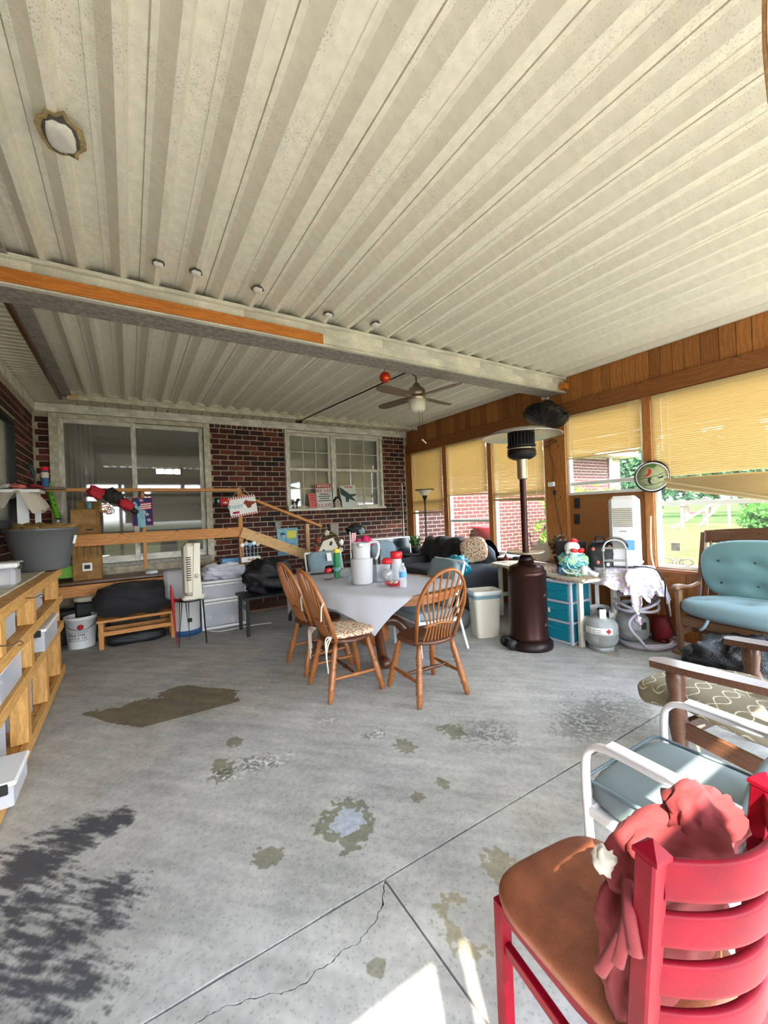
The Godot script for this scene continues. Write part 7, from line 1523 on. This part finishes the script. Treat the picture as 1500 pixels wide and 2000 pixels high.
func build_near_chairs() -> void:
	# wooden armchair with flat arms and a beige patterned cushion
	var a := thing("wooden_armchair", "low wooden armchair with paddle arms and beige zigzag-print cushions", "armchair", Vector3(2.74, 0, -0.7), -8)
	for s in [-1, 1]:
		var x: float = 0.36 * s
		part(a, "arm", prism([Vector2(-0.055, -0.4), Vector2(-0.02, -0.425), Vector2(0.02, -0.425), Vector2(0.055, -0.39), Vector2(0.06, -0.2), Vector2(0.045, 0.1), Vector2(0.035, 0.36), Vector2(-0.035, 0.36), Vector2(-0.045, 0.1), Vector2(-0.06, -0.2)], 0.035), "walnut", Vector3(x, 0.6, 0.0), Vector3(90 - 4, 0, 0))
		turned(a, "arm_post", Vector3(x, 0.0, -0.28), Vector3(x, 0.59, -0.3), [[0, 0.03], [0.15, 0.036], [0.22, 0.03], [0.25, 0.042], [0.3, 0.034], [0.45, 0.046], [0.6, 0.04], [0.66, 0.048], [0.72, 0.036], [0.85, 0.045], [1.0, 0.04]], "walnut")
		turned(a, "rear_post", Vector3(x, 0.0, 0.3), Vector3(x, 0.58, 0.3), [[0, 0.028], [0.5, 0.035], [1.0, 0.03]], "walnut"); bar(a, "side_rail", Vector3(x, 0.26, -0.28), Vector3(x, 0.22, 0.3), 0.08, 0.03, "walnut")
		bar(a, "back_post", Vector3(x * 0.9, 0.25, 0.22), Vector3(x * 0.9, 0.95, 0.52), 0.06, 0.035, "walnut", Vector3.BACK)
	for z in [-0.28, 0.26]: bar(a, "seat_rail", Vector3(-0.36, 0.25, z), Vector3(0.36, 0.25, z), 0.08, 0.03, "walnut")
	for k in 5: bar(a, "back_slat", Vector3(-0.24 + 0.12 * k, 0.28, 0.235), Vector3(-0.24 + 0.12 * k, 0.93, 0.51), 0.05, 0.015, "walnut", Vector3.BACK)
	part(a, "seat_cushion", pillow(Vector3(0.62, 0.14, 0.66), 4.5, 20, [[0.0, -0.1], [0.0, 0.5]]), "zig_cloth", Vector3(0, 0.36, -0.1), Vector3(3, 0, 0)); part(a, "knee_cushion", pillow(Vector3(0.6, 0.15, 0.3), 4.5, 16), "zig_cloth", Vector3(0, 0.34, -0.46), Vector3(-12, 0, 0)); part(a, "back_cushion", pillow(Vector3(0.6, 0.62, 0.14), 4.5, 18), "zig_cloth", Vector3(0, 0.68, 0.3), Vector3(23, 0, 0))
	for k in 2: pipe(a, "tie", [Vector3(-0.3, 0.3, -0.2), Vector3(-0.34 - 0.02 * k, 0.26, -0.22), Vector3(-0.35, 0.16 - 0.08 * k, -0.2 + 0.03 * k)], 0.007, "cream_cloth", 5, 5)
	# white chair with grey cushion
	patio_chair("white metal patio chair with piped grey seat cushion, behind the red chair", Vector3(1.645, 0, -0.65), -1.5, "grey_cushion", 0.3)
	# red chair
	var r := thing("red_chair", "bright red painted wooden chair with worn brown vinyl seat", "chair", Vector3(0.965, 0, -0.575), -7)
	var sy := 0.44
	var pl := []
	for q in [[-0.205, -0.2], [-0.17, -0.235], [0.0, -0.25], [0.17, -0.235], [0.205, -0.2], [0.2, 0.05], [0.185, 0.17], [0.12, 0.215], [-0.12, 0.215], [-0.185, 0.17], [-0.2, 0.05]]: pl.append(Vector2(q[0], q[1]))
	part(r, "seat_frame", prism(pl, 0.03), "red_paint", Vector3(0, sy - 0.05, 0), Vector3(90, 0, 0), Vector3(0.93, 0.93, 1))
	part(r, "seat", gridm(60, 12, func(u, v):
		var a2: float = TAU * u; var e := 0.5
		var k: float = [0.0, 0.3, 0.6, 0.85, 0.95, 0.99, 1.0, 1.0, 0.99, 0.97, 0.93, 0.5, 0.0][int(round(v * 12))]
		var yy: float = [0.012, 0.012, 0.011, 0.008, 0.004, -0.002, -0.01, -0.02, -0.028, -0.033, -0.035, -0.035, -0.035][int(round(v * 12))]
		var zz := signf(sin(a2)) * pow(absf(sin(a2)), e) * 0.225 * k; var taper := 1.0 - 0.12 * (zz + 0.225) / 0.45
		return Vector3(signf(cos(a2)) * pow(absf(cos(a2)), e) * 0.215 * k * taper, sy + yy, zz - 0.012)), "brown_vinyl")
	for s in [-1, 1]:
		bar(r, "front_leg", Vector3(0.175 * s, 0, -0.195), Vector3(0.175 * s, sy - 0.035, -0.195), 0.034, 0.034, "red_paint", Vector3.BACK)
		var px: float = 0.19 * s
		part(r, "back_post", merge([[boxm(Vector3(0.042, 0.47, 0.036), 0.004), at(Vector3(px, 0.235, 0.205), Vector3(-4, 0, 0))], [boxm(Vector3(0.042, 0.41, 0.036), 0.004), at(Vector3(px, 0.645, 0.212), Vector3(5, 0, 0))]]), "red_paint")
		part(r, "post_cap", lathe([[0.0, 0.0], [0.031, 0.0], [0.031, 0.008], [0.0, 0.03]], 4, false), "red_paint", Vector3(px, 0.846, 0.23), Vector3(5, 45, 0))
		bar(r, "side_stretcher", Vector3(0.175 * s, 0.29, -0.195), Vector3(0.185 * s, 0.29, 0.2), 0.03, 0.02, "red_paint")
	for z in [-0.195, 0.19]: bar(r, "cross_stretcher", Vector3(-0.175, 0.36, z), Vector3(0.175, 0.36, z), 0.05, 0.02, "red_paint")
	for k in 4:
		var y := 0.525 + 0.094 * k; var zc := 0.208 + 0.009 * k
		var sl := gridm(20, 16, func(u, v):
			var a3: float = TAU * v; var q := Vector2(signf(cos(a3)) * pow(absf(cos(a3)), 0.4) * 0.009, signf(sin(a3)) * pow(absf(sin(a3)), 0.4) * (0.03 if k < 3 else 0.036))
			return Vector3((u - 0.5) * 0.36, y + q.y, zc + 0.07 * (1.0 - pow(u * 2 - 1, 2.0)) + q.x))
		part(r, "back_slat", sl, "red_paint")
	# its tied cushion, stood against the back
	var cu2 := thing("red_cushion", "faded dark red tied cushion standing against the slats of the red chair", "cushion", r.position, -7)
	part(cu2, "pad", pillow(Vector3(0.35, 0.34, 0.1), 3.6, 24, [], 0.03, 17), "red_cloth", Vector3(-0.02, 0.585, 0.14), Vector3(5, 0, 0)); part(cu2, "roll", pillow(Vector3(0.34, 0.12, 0.13), 2.8, 20, [], 0.025, 18), "red_cloth", Vector3(-0.01, 0.725, 0.15), Vector3(10, 0, -4)); part(cu2, "roll", pillow(Vector3(0.2, 0.11, 0.13), 2.6, 16, [], 0.025, 19), "red_cloth", Vector3(0.09, 0.765, 0.16), Vector3(10, 15, -10))
	for s in [-1, 1]:
		for k in 3: part(cu2, "tie", tube(smoothpath([Vector3(0.17 * s, 0.75, 0.17), Vector3(0.215 * s, 0.74 - 0.01 * k, 0.2), Vector3((0.22 + 0.01 * k) * s, 0.67 - 0.04 * k, 0.215 - 0.03 * k)], 5), 0.011, 6, false, 0.4), "red_cloth")
	part(cu2, "stuffing", pillow(Vector3(0.04, 0.045, 0.04), 2.0, 10, [], 0.012, 3), "cream_cloth", Vector3(-0.185, 0.76, 0.13))

func build_ceiling_things() -> void:
	# ceiling fan
	var zf := -3.72; var c := oz(812, 726, zf); var f := thing("ceiling_fan", "brushed nickel ceiling fan with four blades and a frosted light bowl", "ceiling fan", Vector3(c.x, YC, zf))
	var k1 := oz(816, 770, zf).y - YC; var lb := oz(818, 806, zf).y - YC
	part(f, "canopy", lathe([[0, -0.09], [0.03, -0.09], [0.065, -0.06], [0.07, 0.0], [0, 0.0]], 24), "nickel"); cyl(f, "down_rod", 0.012, 0.012, -0.09 - k1 - 0.09, "nickel", Vector3(0, k1 + 0.09, 0))
	part(f, "motor", lathe([[0, k1 - 0.07], [0.1, k1 - 0.07], [0.1, k1 - 0.035], [0.095, k1 - 0.03], [0.1, k1 - 0.02], [0.1, k1 + 0.035], [0.085, k1 + 0.06], [0.05, k1 + 0.08], [0.03, k1 + 0.12], [0, k1 + 0.12]], 28), "nickel"); part(f, "light_bowl", lathe([[0, lb], [0.06, lb + 0.005], [0.09, lb + 0.03], [0.096, k1 - 0.07], [0, k1 - 0.07]], 28), "lamp_glass"); part(f, "dark_band", lathe([[0.1, k1 - 0.034], [0.102, k1 - 0.034], [0.102, k1 - 0.024], [0.1, k1 - 0.024]], 28), "black")
	for k in 4:
		var a := 12.0 + 90.0 * k
		var b := part(f, "blade", prism([Vector2(0.1, -0.045), Vector2(0.2, -0.062), Vector2(0.5, -0.07), Vector2(0.58, -0.055), Vector2(0.62, 0.0), Vector2(0.58, 0.055), Vector2(0.5, 0.07), Vector2(0.2, 0.062), Vector2(0.1, 0.045)], 0.008), "fan_blade")
		b.transform = Transform3D(Basis(Vector3.UP, deg_to_rad(a)) * Basis(Vector3.RIGHT, deg_to_rad(90 + 10)), Vector3(0, k1 - 0.03, 0)); bx(b, "blade_iron", Vector3(0.12, 0.03, 0.012), "nickel", Vector3(0.12, 0, 0.006))
	for s in [-1, 1]: bar(f, "pull_chain", Vector3(0.02 * s, lb + 0.02, 0.06), Vector3(0.022 * s, lb - 0.36 + 0.03 * s, 0.06), 0.003, 0.003, "brown_wire", Vector3.BACK, 0.0)
	part(f, "pull_tag", prism([Vector2(-0.03, 0.02), Vector2(0.03, -0.02), Vector2(0.035, -0.012), Vector2(-0.02, 0.03)], 0.008), "off_white", Vector3(0.03, lb - 0.34, 0.06))
	var r0 := oz(584, 824, ZB + 0.42); var r1 := Vector3(c.x - 0.1, YC - 0.05, zf - 0.03)
	var rd := thing("conduit_rod", "dark thin conduit running under the roof from the fan to the house wall", "conduit"); pipe(rd, "rod", [r0 + Vector3(0, 0.01, 0), r1], 0.009, "print_dark", 1); bx(rd, "bracket", Vector3(0.1, 0.03, 0.05), "print_dark", r0)
	var bp := oz(752, 737, -3.44); var bb := thing("bauble", "shiny orange-red round ornament hanging below the beam near the fan", "ornament", bp)
	part(bb, "ball", pillow(Vector3(0.11, 0.11, 0.11), 2.0, 14), "ornament_orange"); part(bb, "cap", lathe([[0, 0], [0.014, 0], [0.014, 0.016], [0, 0.018]], 10), "nickel", Vector3(0, 0.052, 0)); pipe(bb, "hook", [Vector3(0, 0.065, 0), Vector3(0.005, 0.11, 0), Vector3(0, 2.885 - bp.y, 0)], 0.003, "black", 3, 5)
	# string of small bulbs along the beam
	var pts := []; var z := -3.47
	for q in [[5, 572], [95, 588], [210, 583], [300, 612], [410, 640], [500, 652], [585, 664], [680, 700], [770, 708], [870, 716], [900, 740], [960, 748], [1020, 762], [1033, 752]]: pts.append(oz(q[0], q[1], z))
	var sl := thing("string_lights", "dark string of tiny unlit bulbs looped along the roof beam", "string lights"); var path := smoothpath(pts, 5); part(sl, "wire", tube(path, 0.004, 5), "brown_wire")
	for i in range(2, path.size(), 3): part(sl, "bulb", tube([Vector3.ZERO, Vector3(0.004, -0.022, 0), Vector3(0.006, -0.04, 0)], [0.005, 0.007, 0.003], 6), "brown_wire", path[i])
	# raw timber end hanging at the roof near the front
	var tp := thing("hanging_board", "rough splintered orange board hanging from the roof near the open front", "board", Vector3(1.345, 0, -0.29)); bar(tp, "board", Vector3(0, 2.36, 0), Vector3(0, YC, 0), 0.1, 0.03, "lumber_orange", Vector3.BACK); pipe(tp, "frayed_edge", [Vector3(-0.03, 2.4, 0.02), Vector3(-0.035, 2.55, 0.02), Vector3(-0.03, 2.75, 0.02), Vector3(-0.035, 2.9, 0.02)], 0.005, "lumber_pale")
	tp.rotation_degrees.y = -75; tp.position = Vector3(1.36, 0, -0.30)

func build_wall_things() -> void:
	var X := XR - 0.06
	# bird clock on the post
	var q := ox(1274, 931, X); var c := thing("bird_clock", "round clock with cardinals on a green face, on the window post", "clock", Vector3(X, q.y, q.z), -90)
	c.rotation_degrees = Vector3(0, -75, 0)
	var r := 0.155
	part(c, "case", lathe([[0, 0], [r + 0.012, 0], [r + 0.015, 0.02], [r + 0.008, 0.035], [r, 0.035], [r - 0.004, 0.028], [0, 0.028]], 40), "black_gloss", Vector3(0, 0, -0.02), Vector3(90, 0, 0)); part(c, "face", lathe([[0, 0], [r - 0.01, 0], [r - 0.01, 0.002], [0, 0.002]], 40), "clock_face", Vector3(0, 0, 0.009), Vector3(90, 0, 0)); part(c, "bezel", lathe([[r - 0.014, 0], [r - 0.004, 0], [r - 0.004, 0.006], [r - 0.014, 0.006]], 40), "white_metal", Vector3(0, 0, 0.01), Vector3(90, 0, 0))
	var bird := [Vector2(-0.05, -0.03), Vector2(-0.02, -0.02), Vector2(0.0, 0.01), Vector2(0.0, 0.04), Vector2(0.015, 0.055), Vector2(0.025, 0.04), Vector2(0.032, 0.03), Vector2(0.025, 0.0), Vector2(0.01, -0.02), Vector2(-0.01, -0.028)]
	part(c, "painted_bird", prism(bird, 0.002), "cardinal_red", Vector3(-0.035, 0.035, 0.0125)); part(c, "painted_bird", prism(bird, 0.002), "print_dark", Vector3(-0.02, -0.05, 0.0125), Vector3(0, 180, 20), Vector3(0.9, 0.9, 1)); part(c, "painted_bird", prism(bird, 0.002), "dark_green", Vector3(0.07, -0.01, 0.0125), Vector3(0, 0, -60), Vector3(0.6, 0.6, 1))
	for e in [[Vector3(-0.12, -0.02, 0.0125), Vector3(0.1, 0.03, 0.0125)], [Vector3(-0.08, -0.09, 0.0125), Vector3(0.08, -0.06, 0.0125)]]: pipe(c, "painted_branch", [e[0], (e[0] + e[1]) / 2 + Vector3(0, -0.012, 0), e[1]], 0.003, "dry_brown")
	part(c, "painted_leaf", prism([Vector2(-0.05, 0), Vector2(0, 0.03), Vector2(0.05, 0.01), Vector2(0.02, -0.02)], 0.002), "leaf_green", Vector3(0.0, 0.11, 0.0125))
	# dark wall fan on the big post behind the heater
	var wf := ox(1066, 812, XR - 0.3); var o := thing("wall_fan", "large dark wall-mounted fan tilted down behind the heater's reflector", "fan", wf); o.rotation_degrees = Vector3(0, -90, 0)
	var hd := Node3D.new(); hd.name = "head"; o.add_child(hd); hd.rotation_degrees = Vector3(68, 0, 10)
	part(hd, "cage", lathe([[0, -0.09], [0.12, -0.085], [0.24, -0.05], [0.27, 0.0], [0.24, 0.05], [0.1, 0.075], [0, 0.08]], 30), "soot_mesh", Vector3.ZERO, Vector3(90, 0, 0)); part(hd, "rim", tube(smoothpath([Vector3(0.275, 0, 0), Vector3(0, 0.275, 0), Vector3(-0.275, 0, 0), Vector3(0, -0.275, 0)], 8, true), 0.012, 8, true), "black"); part(hd, "motor", lathe([[0, 0], [0.07, 0], [0.06, 0.12], [0, 0.13]], 18), "black", Vector3(0, 0, -0.07), Vector3(-90, 0, 0))
	for k in 20: part(hd, "cage_wire", tube([Vector3(0.03, 0, 0.088), Vector3(0.24, 0, 0.06), Vector3(0.275, 0, 0.0)], 0.004, 5), "black", Vector3.ZERO, Vector3(0, 0, 18 * k))
	var wl := Vector3(0.0, 0.02, -0.27); bar(o, "bracket", Vector3(0.0, 0.02, -0.08), wl, 0.04, 0.03, "black"); bar(o, "handle", Vector3(0.12, 0.02, -0.05), Vector3(0.34, -0.06, 0.04), 0.03, 0.025, "black")
	var dv := ox(1063, 776, XR - 0.05); single("sensor_box", "small white plastic sensor box screwed high on the pine wall", "sensor", boxm(Vector3(0.03, 0.06, 0.11), 0.008), "white_plastic", Vector3(XR - 0.03, dv.y, dv.z), Vector3(8, 0, 0))
	var ad := ox(1077, 946, XR - 0.06); var cd := thing("power_adapter", "white power adapter dangling on a dark cord down the wide window post", "adapter"); bx(cd, "adapter", Vector3(0.04, 0.06, 0.09), "white_plastic", Vector3(XR - 0.06, ad.y, ad.z), Vector3.ZERO, 0.008)
	var cp := []
	for e in [[1064, 780], [1072, 800], [1075, 850], [1073, 880], [1080, 905], [1082, 940], [1084, 970], [1090, 1010], [1098, 1045], [1102, 1062]]: cp.append(ox(e[0], e[1], XR - 0.05))
	part(cd, "cord", tube(smoothpath(cp, 4), 0.005, 5), "brown_wire"); var lp := ox(1072, 868, XR - 0.06); part(cd, "cord_loop", tube(smoothpath([lp + Vector3(0, 0.02, -0.04), lp + Vector3(0, 0.05, 0.05), lp + Vector3(0, 0.02, 0.12), lp + Vector3(0, 0.0, 0.04), lp + Vector3(0, -0.03, -0.05)], 5, true), 0.006, 5, true), "brown_wire"); bx(cd, "plug", Vector3(0.03, 0.06, 0.03), "black", ox(1083, 962, XR - 0.06))
	var st := ox(1320, 1068, XR + 0.02); single("window_sticker", "small grey square sticker on the pane above the scroll ornament", "sticker", boxm(Vector3(0.002, 0.08, 0.08)), "galvanised", Vector3(XR + 0.014, st.y, st.z))
